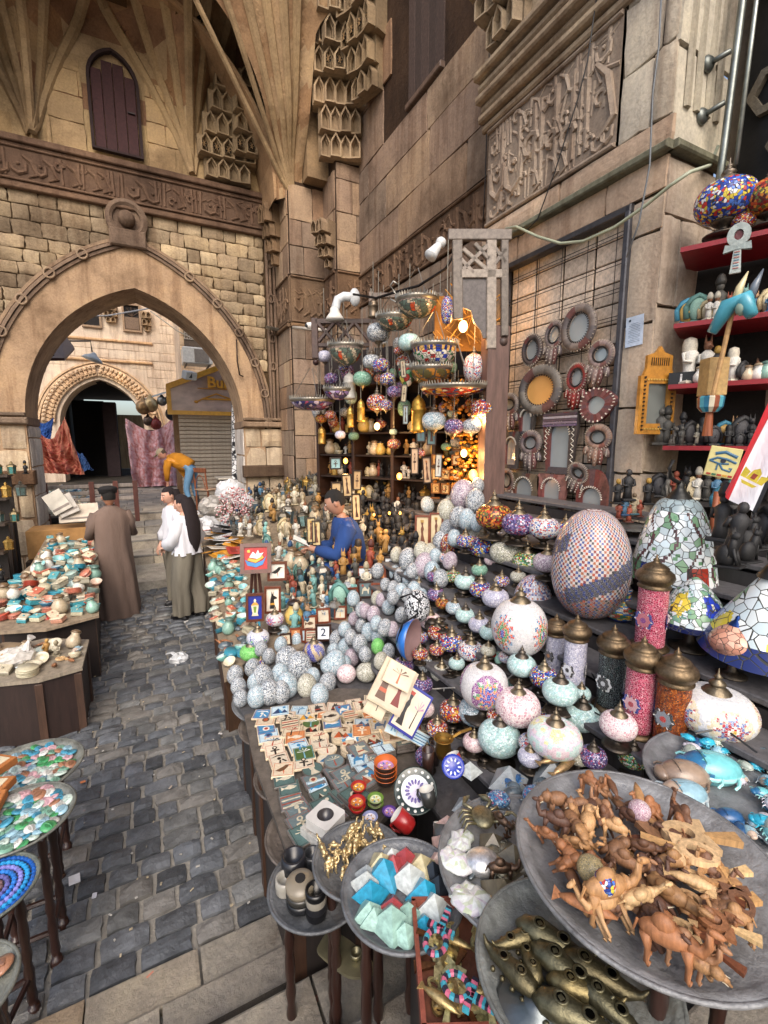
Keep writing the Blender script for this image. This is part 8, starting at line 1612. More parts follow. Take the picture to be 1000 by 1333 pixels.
for i,(px,py,s,c) in enumerate([(610,560,.3,'#c88a30'),(618,600,.34,'#d89838'),(600,625,.26,'#c07a28'),(596,520,.3,'#b87828')]):
 g=G();rd=random.Random(i)
 for k in range(60):a=Vector([rd.gauss(0,.3) for _ in range(3)]);g.add(ell(.09,.07,.05,5,4),mul(hx(c),rd.uniform(.6,1.3)),T(a.x,a.y,a.z,rx=rd.uniform(0,3),rz=rd.uniform(0,3)))
 tag(obj('amber_leaf_cluster',g.mesh('amber_leaf_cluster','glaze'),None,Matrix.Translation(at(px,py,D=4.5))@T(s=s)),['amber leaf cluster at the upper right of the shop','largest amber leaf cluster by the post','lower amber leaf cluster over the tall eggs','amber leaf cluster under the widest hanging tray lamp'][i],'decoration',kind='stuff')
# ================================================================== FAR COURT: cloths, awning, lamp, chairs
def drape(nm,lab,A,B,C_,D_,col,col2,seed,folds=7,amp=.3,hang=.3):
 """cloth over a stand: A,B top corners, C_,D_ bottom right/left"""
 rd=random.Random(seed);nu,nv=64,56;V=[];F=[];C=[];n_=(B-A).cross(D_-A).normalized()
 if n_.y>0:n_=-n_
 for j in range(nv+1):
  for i in range(nu+1):
   u,v=i/nu,j/nv;p=A.lerp(B,u).lerp(D_.lerp(C_,u),v);sag=hang*sin(pi*u) ** 1.3*(1-v)*(1 if v<.99 else 0)
   w=amp*(sin(u*folds*3.2+v*2+1.5*noise.noise((u*3,v*3,seed)))*.4+.7*noise.noise((u*9,v*3.5,seed))+.5*noise.noise((u*4,v*12+3*(u-.5) ** 2*8,seed+2)))*(.35+.65*v);V.append(tuple(p+n_*w+Vector((0,0,-sag*1.4))))
 for j in range(nv):
  for i in range(nu):
   u,v=i/nu,j/nv;F.append((j*(nu+1)+i,j*(nu+1)+i+1,(j+1)*(nu+1)+i+1,(j+1)*(nu+1)+i));t=noise.noise((u*22,v*26,seed+4))*1.3+.5*noise.noise((u*60,v*60,seed));edge=u<.1 or u>.86 or .7<u<.76
   C.append(mixc(hx(col),hx(col2),max(0,min(1,t+.5+.4*edge))))
 g=G();g.add((V,F),C,smooth=True);return tag(obj(nm,g.mesh(nm,'cloth'),None),lab,'cloth')
drape('draped_cloth','pink patterned cloth draped over a stall in front of the shuttered shop',at(163,545,y=17.4),at(229,542,y=17.2),at(234,632,y=17.0),at(174,634,y=17.1),'#c07a78','#dcb4b8',3)
drape('draped_cloth','red and orange patterned cloth draped over a stall left of the dark archway',at(46,560,y=15.6),at(84,542,y=15.5),at(112,618,y=15.3),at(58,616,y=15.4),'#a8443c','#cc8468',8,6)
drape('draped_cloth','blue cloth hanging beside the red draped stall',at(42,545,y=16.3),at(70,544,y=16.3),at(66,572,y=16.3),at(44,566,y=16.3),'#2a5fb0','#2a4f98',12,3,.05,.1)
drape('draped_cloth','dark blue tarpaulin slumped at the foot of the archway',at(98,585,y=18),at(108,590,y=18),at(122,612,y=17.6),at(104,614,y=17.6),'#2a5080','#1f3a66',13,3,.1,.05)
st2=thing('cloth_stall','metal frame stall under the pink cloth hung with pots','stall');M_=at(205,590,y=17.35);obj('counter',G().add(box(1.3,.7,1.9),hx('#4a3a34'),T(at(200,600,y=17.9).x,17.9,.8)).mesh('counter','matte'),st2)
for px,py,r,c,nm in ((187,530,9,'#b8946a','brown round pot hanging over the pink cloth'),(196,527,9,'#d8bc8c','pale brass pot hanging over the pink cloth'),(211,522,6,'#a8a8a4','silver drop lamp under the little awning'),(223,520,7,'#7a7a7c','grey bell lamp next to the yellow sign'),(224,539,8,'#4a4c50','dark dish lamp beside the yellow sign'),(193,548,6,'#6a5a50','small dark pot below the brass pot'),(203,552,7,'#8a2c28','red basket under the hanging pots')):
 p=at(px,py,y=15.5);R_=metres(r,p);tag(obj('hanging_pot',G().add(ell(R_,R_,R_*1.05,14,9),hx(c),smooth=True).add(lathe([(R_*.5,R_*.8),(R_*.3,R_*1.1),(R_*.1,R_*1.5)],10),mul(hx(c),.7)).mesh('hanging_pot','dullmetal' if c != '#8a2c28' else 'paint'),None,Matrix.Translation(p)),nm,'hanging pot','pots hung over the pink cloth')
a,b=at(186,519,y=16),at(240,502,y=14.5);tag(obj('small_awning',G().add(([tuple(a),tuple(b),tuple(b+Vector((0,1.3,.1))),tuple(a+Vector((0,1.3,.1))),tuple(a+Vector((0,0,-.05))),tuple(b+Vector((0,0,-.05))),tuple(b+Vector((0,1.3,.05))),tuple(a+Vector((0,1.3,.05)))],[(0,1,2,3),(7,6,5,4),(0,4,5,1),(1,5,6,2),(2,6,7,3),(3,7,4,0)]),hx('#b8c2c8')).mesh('small_awning','paint'),None),'small bluish metal awning sloping up to the yellow sign','awning')
rod('white_cable','white wire strung across the far court under the arch','cable',[at(80,412,y=15),at(140,411,y=15.5),at(214,398,y=16)],.02,'#e0dcd8','paint',5)
rod('grey_wire','grey wire running down the bay wall to the shop','cable',[at(196,405,y=17.5),at(230,430,y=17.5),at(262,447,y=17.5)],.02,'#c8bca8','paint',5)
ln=thing('court_lamp','white dish street lamp on a bent arm beyond the arch','street lamp');obj('arm',G().add(tube([tuple(at(px,py,y=14)) for px,py in ((90,444),(118,444),(120,458))],.02,6),hx('#5a5550')).mesh('arm','iron'),ln);obj('shade',G().add(lathe([(.24,-.06),(.2,.0),(.08,.08),(.03,.14)],18),hx('#d8dcdc'),smooth=True).mesh('shade','paint'),ln,Matrix.Translation(at(121,466,y=14))@T(ry=.35))
sp=thing('shop_spotlight','white box spotlight above the yellow sign','spotlight',Matrix.Translation(at(246,494,y=12.6)));obj('housing',G().add(box(.28,.2,.2,.02),hx('#dcdcd8')).mesh('housing','paint'),sp,T(rz=.5,rx=.3));obj('lens',G().add(box(.14,.02,.14),hx('#4a4a4c')).mesh('lens','paint'),sp,T(0,-.12,.02))
av=thing('corner_awning','dark maroon awning with curled ironwork at the left of the arch opening','awning');P=[at(40,466,y=10.6),at(84,466,y=10.6),at(97,452,y=11.5),at(77,426,y=12.5),at(55,440,y=12)]
obj('canopy',G().add(([tuple(p) for p in P]+[tuple(p+Vector((0,0,-.05))) for p in P],[(0,1,2,3,4),(9,8,7,6,5)]+[(i,5+i,5+(i+1) % 5,(i+1) % 5) for i in range(5)]),hx('#4a2a2c')).mesh('canopy','paint'),av)
g=G();c0=at(60,458,y=10.5)
for k in range(3):g.add(tube([(c0.x+.09*k-.1+.06*cos(t),c0.y,c0.z+.06*sin(t)) for t in [i*.6 for i in range(10)]],.012,5),hx('#1a1416'))
obj('scrollwork',g.mesh('scrollwork','iron'),av)
tag(obj('lit_sign',G().add(box(.12,.1,.5),hx('#5a4030')).mesh('lit_sign','matte'),None,Matrix.Translation(at(38,520,y=9.6))),'narrow dark sign with small warm bulbs at the left jamb','sign')
for k in range(4):tag(obj('sign_bulb',G().add(ell(.025,.025,.025,8,6),W).mesh('sign_bulb','warm_glow'),None,Matrix.Translation(at(38,504+k*8,y=9.5))),'tiny warm bulb on the narrow sign, %s from the top' % ORD[k],'light bulb','bulbs of the narrow sign')
tag(obj('pearl_board',G().add(box(.24,.05,1.85,.01),hx('#b8b4aa')).mesh('pearl_board','crackle_black'),None,Matrix.Translation(at(310,628,y=9.95))@T(ry=.04)),'tall speckled mother-of-pearl panel leaning by the right jamb','panel')
def chair(lab,p,rz):
 t=thing('wooden_chair',lab,'chair',Matrix.Translation(p)@T(rz=rz));w=hx('#8a5030');obj('seat',G().add(box(.42,.4,.04,.015),hx('#b89a80'),T(0,0,.44)).mesh('seat','wood'),t)
 for x in (-.18,.18):
  for y in (-.17,.17):obj('leg',G().add(tube([(x,y,0),(x,y,.44)],.018,6),w).mesh('leg','wood'),t)
  obj('back_post',G().add(tube([(x,.18,.44),(x,.22,.92)],.018,6),w).mesh('back_post','wood'),t)
 obj('top_rail',G().add(box(.42,.03,.1,.01),w,T(0,.22,.84)).mesh('top_rail','wood'),t);obj('hoop',G().add(tube([(.15*cos(a),.21,.48+.3*sin(a)) for a in [i*pi/8 for i in range(9)]],.012,6),w).mesh('hoop','wood'),t)
p=at(268,652,z=.8);chair('wooden chair with curved back at the top of the steps',Vector((1.15,10.9,.8)),2.2)
tag(obj('marble_slab',G().add(box(.9,.6,.04,.01),hx('#cfc6b8')).add(box(.8,.5,.7),hx('#4a3a30'),T(0,0,-.7)).mesh('marble_slab','marble'),None,T(1.75,10.6,1.5)),'low counter with pale slab behind the wooden chair','counter')
# plastic-covered bundle and pink beaded tree by the jamb
def bundle(px,py,D,s,seed,lab,c='#cfd0d2'):
 rd=random.Random(seed);v,f=ell(.5,.45,.42,22,14);g=G();g.add(([(x+.09*noise.noise((x*5,y*5,z*5+seed)),y+.09*noise.noise((x*5+3,y*5,z*5)),z+.1*noise.noise((x*6,y*6+7,z*6))) for x,y,z in v],f),[mul(hx(c),rd.uniform(.75,1.1)) for _ in f]);tag(obj('plastic_bundle',g.mesh('plastic_bundle','glaze'),None,Matrix.Translation(at(px,py,D=D))@T(s=s)),lab,'bundle')
bundle(277,660,7.6,.45,1,'lower plastic-wrapped bundle of goods beside the steps','#a8a29a');bundle(300,640,7.9,.5,2,'upper white plastic-wrapped bundle by the right jamb');bundle(318,655,7.5,.35,3,'small clear plastic bag against the right jamb');bundle(268,690,7.0,.5,5,'flat white plastic-covered pile beside the two women','#d8dadc')
g=G();rd=random.Random(9)
for i in range(9):a=rd.uniform(0,6.28);g.add(tube([(0,0,-.3),(.08*cos(a),.08*sin(a),0),(.22*cos(a),.22*sin(a),rd.uniform(.1,.3))],.008,5),hx('#6a4a40'))
for i in range(420):r_=.3*rd.random() ** .4;a,b=rd.uniform(0,6.28),rd.uniform(-1.2,1.4);g.add(ell(.012,.012,.02,5,3),hx(rd.choice(['#c88a90','#e6d8d8','#b8605f','#e0b8b8','#d8d0cc'])),T(r_*cos(a)*cos(b),r_*sin(a)*cos(b),.1+r_*sin(b),rx=rd.uniform(0,3),ry=rd.uniform(0,3)))
tag(obj('beaded_tree',g.mesh('beaded_tree','glaze'),None,Matrix.Translation(at(306,668,D=6.9))),'bushy pink and white beaded tree beside the right gate pier','ornament')

# ================================================================== PEOPLE
def skin_mesh(J,E):
 """J: [(pos, (rx, ry), colour)], E: [(a, b)] -> one continuous skinned body"""
 me=bpy.data.meshes.new('sk');me.from_pydata([j[0] for j in J],E,[]);o=bpy.data.objects.new('sk',me);COL.objects.link(o)
 m=o.modifiers.new('s','SKIN');m.use_smooth_shade=True;s=o.modifiers.new('u','SUBSURF');s.levels=1;s.render_levels=1
 if not me.skin_vertices:me.skin_vertices.new() if hasattr(me.skin_vertices,'new') else None
 if me.skin_vertices:
  for i,j in enumerate(J):me.skin_vertices[0].data[i].radius=j[1];me.skin_vertices[0].data[i].use_root=(i==0)
 dg=bpy.context.evaluated_depsgraph_get();ev=o.evaluated_get(dg);m2=ev.to_mesh();V=[tuple(v.co) for v in m2.vertices];F=[tuple(p.vertices) for p in m2.polygons];ev.to_mesh_clear();bpy.data.objects.remove(o);bpy.data.meshes.remove(me);return V,F
def person(lab,M,J,cols,E,head,hairc,skinc,hairs=(),face=True,look=0,cap=None):
 """J dict of joints -> body; head=(centre, forward yaw, pitch)"""
 names=list(J);idx={n:i for i,n in enumerate(names)};L=[(J[n][0],J[n][1]) for n in names];Ed=[(idx[a],idx[b]) for a,b in E]
 # hands: palm and five fingers off each wrist
 pal={}
 for sd_ in ('L','R'):
  w,e=Vector(J['wr'+sd_][0]),Vector(J['el'+sd_][0]);d=(w-e).normalized();s=d.cross(Vector((0,0,1)) if abs(d.z)<.9 else Vector((0,1,0))).normalized();n_=s.cross(d)
  names.append('pm'+sd_);L.append((tuple(w+d*.07),(.034,.018)));Ed.append((idx['wr'+sd_],len(L)-1));pi_=len(L)-1
  for k in range(5):
   o_=(k-2)*.017;ln_=[.05,.068,.075,.07,.055][k];b0=w+d*(.1 if k else .06)+s*(o_ if k else-.045);b1=b0+d*ln_*.55-n_*.012+(s*-.02 if k==0 else Vector());b2=b1+d*ln_*.35-n_*.022
   for q,rr in ((b0,.0095),(b1,.0085),(b2,.007)):L.append((tuple(q),(rr,rr)))
   Ed += [(pi_,len(L)-3),(len(L)-3,len(L)-2),(len(L)-2,len(L)-1)]
 V,F=skin_mesh([(p,r,0) for p,r in L],Ed);JP=[(Vector(J[n][0]),cols.get(n,skinc)) for n in J]+[(Vector(L[i][0]),skinc) for i in range(len(J),len(L))]
 C=[]
 for f in F:c=sum((Vector(V[i]) for i in f),Vector())/len(f);C.append(hx(min(JP,key=lambda jp:(jp[0]-c).length_squared)[1]))
 g=G();g.add((V,F),C,smooth=True);hc,hy,hp=head;HM=T(*hc,rz=hy)@T(rx=hp);sk=hx(skinc)
 v,f=ell(.076,.095,.118,18,14);v2=[]
 for x,y,z in v:
  k=1-.28*max(0,-z/.118)*(1 if y>-.02 else .6);v2.append((x*k,y*(k if y<0 else 1-.1*max(0,-z/.118)),z))
 g.add((v2,f),sk,HM,True)
 g.add(tube([(0,.088,.025),(0,.108,-.012),(0,.112,-.022),(0,.092,-.034)],[.009,.012,.015,.01],6),mul(sk,.95),HM,True)
 for s_ in (-1,1):g.add(ell(.014,.006,.007,8,5),hx('#e8e4e0'),HM@T(s_*.03,.086,.022));g.add(ell(.007,.004,.007,6,4),hx('#1a1210'),HM@T(s_*.03,.091,.022));g.add(tube([(s_*.016,.09,.042),(s_*.032,.09,.047),(s_*.048,.078,.04)],.004,4),hx('#1c1412'),HM);g.add(ell(.01,.02,.03,8,6),mul(sk,.9),HM@T(s_*.076,-.005,.0),True)
 g.add(ell(.022,.006,.006,8,5),mixc(sk,hx('#8a3a34'),.5),HM@T(0,.087,-.056));g.add(ell(.019,.006,.005,8,4),mixc(sk,hx('#9a4a44'),.4),HM@T(0,.085,-.065))
 o=obj('person',g.mesh('person','skin'),None,M);tag(o,lab,'person')
 hg=G();v,f=ell(.081,.1,.117,18,12);hg.add(([(x,y,z) for x,y,z in v],[q for q in f if sum(v[i][2] for i in q)/len(q)>(.06 if sum(v[i][1] for i in q)/len(q)>.03 else .01 if sum(v[i][1] for i in q)/len(q)>-.03 else-.045)]),hx(hairc),HM@T(0,-.012,.018),True);
 for t_ in hairs:hg.add(*t_) if len(t_)<4 else hg.add(t_[0],t_[1],t_[2],t_[3])
 obj('hair',hg.mesh('hair','cloth'),o)
 return o,HM
SK_E=[('pel','spi'),('spi','che'),('che','nkb'),('nkb','nek'),('che','shL'),('shL','elL'),('elL','wrL'),('che','shR'),('shR','elR'),('elR','wrR'),('pel','hiL'),('hiL','knL'),('knL','anL'),('anL','toL'),('pel','hiR'),('hiR','knR'),('knR','anR'),('anR','toR')]
def stand_J(h=1.72,arms=None,stride=0):
 k=h/1.72;A=arms or {}
 J={'pel':((0,0,.95*k),(.13,.1)),'spi':((0,0,1.12*k),(.12,.09)),'che':((0,0,1.32*k),(.15,.1)),'nkb':((0,0,1.45*k),(.06,.055)),'nek':((0,.015,1.54*k),(.048,.05)),
         'shL':((-.17,0,1.41*k),(.055,.055)),'elL':(A.get('elL',(-.22,-.02,1.13*k)),(.042,.042)),'wrL':(A.get('wrL',(-.2,.08,.9*k)),(.026,.026)),'shR':((.17,0,1.41*k),(.055,.055)),'elR':(A.get('elR',(.22,-.02,1.13*k)),(.042,.042)),'wrR':(A.get('wrR',(.2,.08,.9*k)),(.026,.026)),
         'hiL':((-.09,0,.9*k),(.09,.09)),'knL':((-.1,.02+stride*.5,.5*k),(.06,.06)),'anL':((-.1,-.02+stride,.1),(.04,.04)),'toL':((-.11,.15+stride,.045),(.042,.035)),'hiR':((.09,0,.9*k),(.09,.09)),'knR':((.1,.02-stride*.5,.5*k),(.06,.06)),'anR':((.1,-.02-stride,.1),(.04,.04)),'toR':((.11,.15-stride,.045),(.042,.035))}
 return J
def loft(rings,seg=40,wav=0,nw=9,ph=0):
 """rings: (cx, cy, z, rx, ry)"""
 V=[];F=[]
 for j,(cx,cy,z,rx,ry) in enumerate(rings):
  wv=wav*(1-j/(len(rings)-1))
  for k in range(seg):a=2*pi*k/seg;q=1+wv*sin(nw*a+ph+j*.5)+wv*.5*sin(4*a+j);V.append((cx+rx*cos(a)*q,cy+ry*sin(a)*q,z))
 for j in range(len(rings)-1):
  for k in range(seg):F.append((j*seg+k,j*seg+(k+1) % seg,(j+1)*seg+(k+1) % seg,(j+1)*seg+k))
 return V,F
# man in a brown robe, back to the viewer
J=stand_J(1.70,{'elL':(-.23,.03,1.12),'wrL':(-.05,.22,1.15),'elR':(.23,.03,1.10),'wrR':(.06,.22,1.12)})
P0=at(156,803,z=0);o,HM=person('man in a long brown robe and black hat seen from behind',Matrix.Translation(P0)@T(rz=.25),J,{n:'#8a7466' for n in J if n not in ('nek','toL','toR','anL','anR','wrL','wrR')} | {'toL':'#1c1818','toR':'#1c1818','anL':'#1c1818','anR':'#1c1818'},SK_E,((0,.03,1.60),0,-.12),'#17130f','#a8765c')
g=G().add(loft([(0,0,.03,.25,.2),(0,0,.12,.248,.195),(0,0,.25,.242,.19),(0,0,.4,.236,.18),(0,0,.55,.23,.175),(0,0,.7,.225,.17),(0,.0,.85,.215,.165),(0,.0,1.0,.205,.16),(0,.0,1.15,.205,.155),(0,0,1.3,.22,.15),(0,0,1.4,.205,.12),(0,0,1.455,.12,.085),(0,.01,1.49,.065,.065)],64,.085,8),hx('#766257'),smooth=True)
for s_ in (-1,1):g.add(tube([(s_*.16,0,1.40),(s_*.215,.0,1.26),(s_*.24,.02,1.12),(s_*.18,.14,1.12),(s_*.08,.21,1.14)],[.07,.075,.068,.062,.055],14),hx('#766257'),smooth=True)
g.add(lathe([(.062,0),(.066,.035)],20,caps=False),hx('#6a5850'),T(0,.01,1.47),True);obj('robe',g.mesh('robe','cloth'),o)
obj('hat',G().add(ell(.115,.125,.05,20,8),hx('#191617'),T(0,-.0,.1),True).add(lathe([(.1,0),(.105,.05),(.1,.07)],20),hx('#191617'),T(0,-.005,.05),True).mesh('hat','cloth'),o,HM)
# two women in white tops
def woman(lab,P,rz,h,arms,hairlen=.5,bag=False):
 J=stand_J(h,arms,.06);k=h/1.72;o,HM=person(lab,Matrix.Translation(P)@T(rz=rz),J,{n:'#dcdde4' for n in ('che','spi','shL','shR','elL','elR')} | {n:'#6f695c' for n in ('pel','hiL','hiR','knL','knR')} | {n:'#17161a' for n in ('anL','anR','toL','toR')},SK_E,((0,.04,1.61*k),.15,-.25),'#1d1215','#c89a84',
  [(loft([(0,-.10,(1.64-hairlen-.05)*k,.06,.04),(0,-.12,(1.64-hairlen*.8)*k,.1,.055),(0,-.11,1.35*k,.12,.07),(0,-.09,1.48*k,.1,.06),(0,-.06,1.6*k,.095,.075),(0,-.03,1.70*k,.07,.07)],20,.04,5),hx('#1d1215'),None,True)])
 g=G().add(loft([(0,0,.95*k,.2,.15),(0,0,1.05*k,.185,.135),(0,0,1.2*k,.18,.13),(0,0,1.34*k,.185,.125),(0,0,1.42*k,.15,.1),(0,.01,1.475*k,.065,.06)],48,.11,9),hx('#dfe0e8'),smooth=True)
 for s_,n1,n2 in ((-1,'elL','wrL'),(1,'elR','wrR')):
  a,b,c=Vector((s_*.15,0,1.4*k)),Vector(J[n1][0]),Vector(J[n2][0]);g.add(tube([tuple(a),tuple(a.lerp(b,.5)),tuple(b),tuple(b.lerp(c,.5)),tuple(b.lerp(c,.85))],[.07,.085,.08,.095,.05],14),hx('#e2e3ea'),smooth=True)
 obj('blouse',g.mesh('blouse','cloth'),o);g=G()
 for s_,n1 in ((-1,'L'),(1,'R')):
  an=J['an'+n1][0];g.add(loft([(an[0],an[1]+.02,.1,.105,.11),(an[0],an[1]+.01,.3,.11,.115),(s_*.1,J['kn'+n1][0][1],.52*k,.115,.12),(s_*.09,.01,.8*k,.12,.135),(s_*.07,0,.98*k,.12,.13)],40,.15,6,s_),hx('#736d60'),smooth=True)
 obj('wide_trousers',g.mesh('wide_trousers','cloth'),o);g=G()
 for n1 in 'LR':an=J['an'+n1][0];g.add(box(.1,.28,.025,.01),hx('#d8d6d2'),T(an[0],an[1]+.07,0));g.add(ell(.048,.13,.06,12,7),hx('#17161a'),T(an[0],an[1]+.07,.045),True)
 obj('sneakers',g.mesh('sneakers','paint'),o);return o
woman('woman with very long dark hair, white blouse and olive wide trousers, nearer of two',at(250,806,z=0) ,.85,1.62,{'elR':(.22,-.03,1.1),'wrR':(.16,.1,.88),'elL':(-.2,.05,1.08),'wrL':(-.1,.24,.98)},.62)
woman('woman in white top with dark hair facing the steps, farther of two',at(233,784,z=0),1.9,1.66,{'elR':(.22,.0,1.1),'wrR':(.2,.12,.86),'elL':(-.22,.0,1.1),'wrL':(-.16,.16,.9)},.34)
# bending man in orange
J={'pel':((0,0,.92),(.14,.12)),'spi':((0,.16,1.02),(.14,.11)),'che':((0,.36,1.12),(.17,.12)),'nkb':((0,.48,1.17),(.07,.06)),'nek':((0,.54,1.20),(.055,.055)),'shL':((-.18,.42,1.1),(.06,.06)),'elL':((-.2,.46,.84),(.045,.045)),'wrL':((-.16,.48,.6),(.028,.028)),'shR':((.18,.42,1.1),(.06,.06)),'elR':((.22,.34,.86),(.045,.045)),'wrR':((.18,.2,.68),(.028,.028)),'hiL':((-.1,0,.88),(.1,.1)),'knL':((-.12,.1,.48),(.07,.07)),'anL':((-.12,.0,.08),(.045,.045)),'toL':((-.13,.17,.045),(.045,.035)),'hiR':((.1,0,.88),(.1,.1)),'knR':((.12,.02,.48),(.07,.07)),'anR':((.12,-.06,.08),(.045,.045)),'toR':((.13,.1,.045),(.045,.035))}
hp_=at(250,615,D=10.2);o,HM=person('man in a mustard orange sweater and jeans bending forward beyond the steps',Matrix.Translation((hp_.x,hp_.y,.8))@T(rz=radians(63)),J,{n:'#d08a1c' for n in ('spi','che','nkb','shL','elL','shR','elR')} | {n:'#5f87a8' for n in ('pel','hiL','hiR','knL','knR')} | {n:'#3a3432' for n in ('anL','anR','toL','toR')},SK_E,((0,.64,1.24),0,-.7),'#5a4a3c','#c8917a')
obj('cap',G().add(ell(.09,.105,.08,16,8),hx('#b8a88c'),T(0,-.005,.05),True).add(ell(.07,.07,.01,12,5),hx('#b8a88c'),T(0,.11,.05),True).mesh('cap','cloth'),o,HM)
obj('sweater',G().add(tube([(0,.02,.96),(0,.12,1.02),(0,.28,1.09),(0,.42,1.13),(0,.49,1.17)],[.155,.165,.18,.15,.08],20),hx('#d08a1c'),smooth=True).add(tube([(.18,.42,1.1),(.22,.36,.96),(.23,.33,.86),(.19,.22,.72)],[.085,.075,.065,.045],12),hx('#d08a1c'),smooth=True).add(tube([(-.18,.42,1.1),(-.2,.45,.94),(-.2,.46,.84),(-.17,.48,.66)],[.085,.075,.065,.045],12),hx('#d08a1c'),smooth=True).mesh('sweater','cloth'),o)
# reading seller in a blue sweater
J={'pel':((0,0,0),(.15,.12)),'spi':((0,.02,.18),(.14,.11)),'che':((0,.06,.38),(.17,.12)),'nkb':((0,.1,.51),(.065,.06)),'nek':((0,.13,.57),(.052,.052)),'shL':((-.18,.07,.46),(.065,.065)),'elL':((-.22,.18,.2),(.05,.05)),'wrL':((-.07,.38,.24),(.03,.03)),'shR':((.18,.07,.46),(.065,.065)),'elR':((.24,.16,.2),(.05,.05)),'wrR':((.07,.36,.22),(.03,.03)),'hiL':((-.1,.03,0),(.1,.1)),'knL':((-.16,.44,.08),(.075,.075)),'anL':((-.14,.42,-.36),(.045,.045)),'toL':((-.15,.56,-.4),(.045,.035)),'hiR':((.1,.03,0),(.1,.1)),'knR':((.16,.44,.06),(.075,.075)),'anR':((.14,.4,-.36),(.045,.045)),'toR':((.15,.55,-.4),(.045,.035))}
hd=at(436,655,D=4.35);fz=radians(63+14);org=hd-Matrix.Rotation(fz,3,'Z')@Vector((0,.17,.66));o,HM=person('seated seller with short dark hair in a navy blue sweater reading',Matrix.Translation(org)@T(rz=fz),J,{n:'#1f3f78' for n in ('spi','che','shL','elL','shR','elR','pel')} | {n:'#15171c' for n in ('hiL','hiR','knL','knR','anL','anR','toL','toR')},SK_E,((0,.17,.66),-.1,-.4),'#1a1614','#a87c66')
g=G().add(loft([(0,0,-.08,.2,.16),(0,.01,.1,.19,.155),(0,.04,.25,.2,.155),(0,.06,.38,.215,.15),(0,.08,.47,.19,.12),(0,.1,.53,.09,.08)],32,.05,6),hx('#1f427f'),smooth=True)
for s_,e_,w_ in ((-1,'elL','wrL'),(1,'elR','wrR')):
 a,b,c=Vector((s_*.16,.07,.45)),Vector(J[e_][0]),Vector(J[w_][0]);g.add(tube([tuple(a),tuple(a.lerp(b,.5)),tuple(b),tuple(b.lerp(c,.5)),tuple(b.lerp(c,.9))],[.085,.08,.07,.062,.042],14),hx('#1f427f'),smooth=True)
obj('sweater',g.mesh('sweater','cloth'),o)
bk=thing('open_book','white open booklet in the hands of the seated seller','book',Matrix.Translation(org)@T(rz=fz)@T(0,.50,.30,rx=.5));[obj('page',G().add(box(.1,.15,.008,.001),hx('#e8e6e0')).mesh('page','matte'),bk,T(s_*.052,0,0,ry=s_*-.25)) for s_ in (-1,1)]
st3=thing('low_stool','low dark stool under the seated seller','stool',Matrix.Translation(Vector((org.x,org.y,0))));obj('seat',G().add(box(.4,.36,.05,.01),hx('#3a2a22'),T(0,0,org.z-.18)).mesh('seat','wood'),st3);[obj('leg',G().add(box(.04,.04,org.z-.2),hx('#2c2018')).mesh('leg','wood'),st3,T(x,y,0)) for x in (-.16,.16) for y in (-.14,.14)]
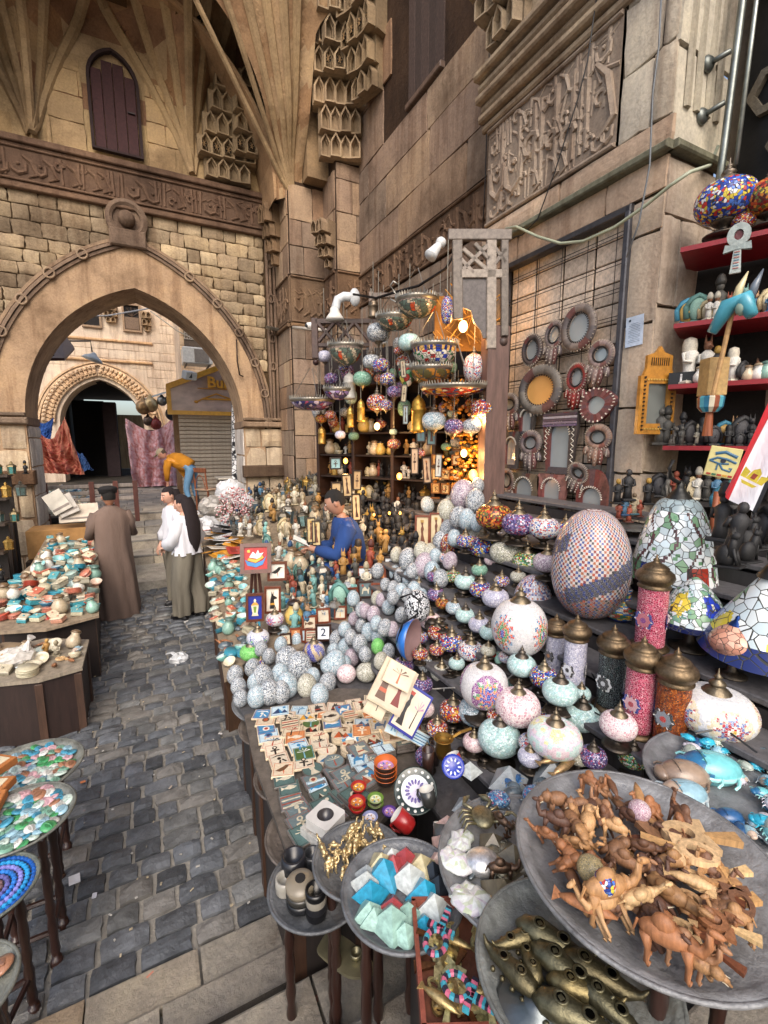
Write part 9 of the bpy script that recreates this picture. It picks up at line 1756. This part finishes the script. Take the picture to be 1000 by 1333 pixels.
# ================================================================== LITTER, STREET BITS
rd=random.Random(3)
t=thing('plastic_bag','crumpled white plastic bag lying on the cobbles','bag',Matrix.Translation(at(233,858,z=.05)));v,f=ell(.09,.07,.07,14,9);g=G().add(([(x+.03*noise.noise((x*30,y*30,z*30)),y+.03*noise.noise((x*30+5,y*30,z*30)),z+.04*noise.noise((x*30,y*30+5,z*30))) for x,y,z in v],f),hx('#d8dadc')).add(tube([(0,0,.03),(-.06,.06,.06),(-.1,.12,.03)],[.04,.02,.03],6,.4),hx('#d8dadc'));obj('film',g.mesh('film','glaze'),t)
for i,(px,py,w,h,c,lab) in enumerate([(97,1145,.06,.05,'#e4e4e8','white paper scrap by the left tray stool'),(123,1166,.03,.02,'#d8d8e0','small white scrap on the dark setts'),(196,1270,.03,.015,'#d88a70','pink scrap near the lower steps'),(68,930,.1,.06,'#e6e4e0','flattened white cup left of the lane'),(84,925,.14,.03,'#e0e0e4','white paper strip left of the lane'),(344,1050,.03,.02,'#a83048','red scrap beside the tile table'),(108,1018,.02,.03,'#c87848','orange butt by the left trays'),(287,955,.015,.03,'#d8d4d0','white butt in the middle of the lane'),(222,1025,.03,.012,'#b8a898','beige butt on the setts')]):
 tag(obj('paper_scrap',G().add(box(w,h,.003),hx(c)).mesh('paper_scrap','matte'),None,Matrix.Translation(at(px,py,z=.047))@T(rz=U(0,3),rx=.08)),lab,'litter')
g=G()
for i in range(160):x,y=U(-1,.6),U(2,7.5);g.add(box(U(.006,.02),U(.004,.012),.004),hx(random.choice(['#b8b4ac','#c8b89a','#8a8478','#d8d4cc'])),T(x,y,.041,rz=U(0,3)))
tag(obj('street_crumbs',g.mesh('street_crumbs','matte'),None),'tiny crumbs and butts strewn over the cobbles','litter',kind='stuff')
cr=thing('plastic_crate','brown basket crate under the small left table','crate',Matrix.Translation(at(85,905,z=0))@T(rz=.2));obj('basket',G().add(ringstrip([(-.17,-.12),(.17,-.12),(.17,.12),(-.17,.12)],[(-.19,-.14),(.19,-.14),(.19,.14),(-.19,.14)],.22),hx('#3a2a22')).mesh('basket','wood'),cr)
sb=obj('cloth_sack',G().add(([(x*(1+.15*noise.noise((x*6,y*6,z*6))),y,z+.32) for x,y,z in ell(.3,.26,.34,18,12)[0]],ell(.3,.26,.34,18,12)[1]),hx('#9a8468'),smooth=True).mesh('cloth_sack','cloth'),None,Matrix.Translation(at(15,935,z=0)));tag(sb,'sandy coloured sack at the left edge under the small table','sack')
rod('black_hook','tall black curved hook rising from the small purple lamp','hook',[at(px,py,D=2.55) for px,py in ((524,860),(517,835),(524,812),(543,800),(546,782),(535,773),(521,778))],.006,'#1a1a1c','iron')
cb_=thing('blue_bowl_lamp','cobalt bowl lamp standing on edge beside the black hook','lamp',facing(at(534,832,D=2.6))@T(ry=1.15));obj('bowl',G().add(lathe([(.001,-.07),(.07,-.06),(.11,-.02),(.125,.02),(.118,.02),(.1,-.02),(.001,-.05)],30,caps=False),[hx('#2468b8')]*90+[hx('#8a7070')]*90,smooth=True).mesh('bowl','glaze'),cb_)
finish_labels()
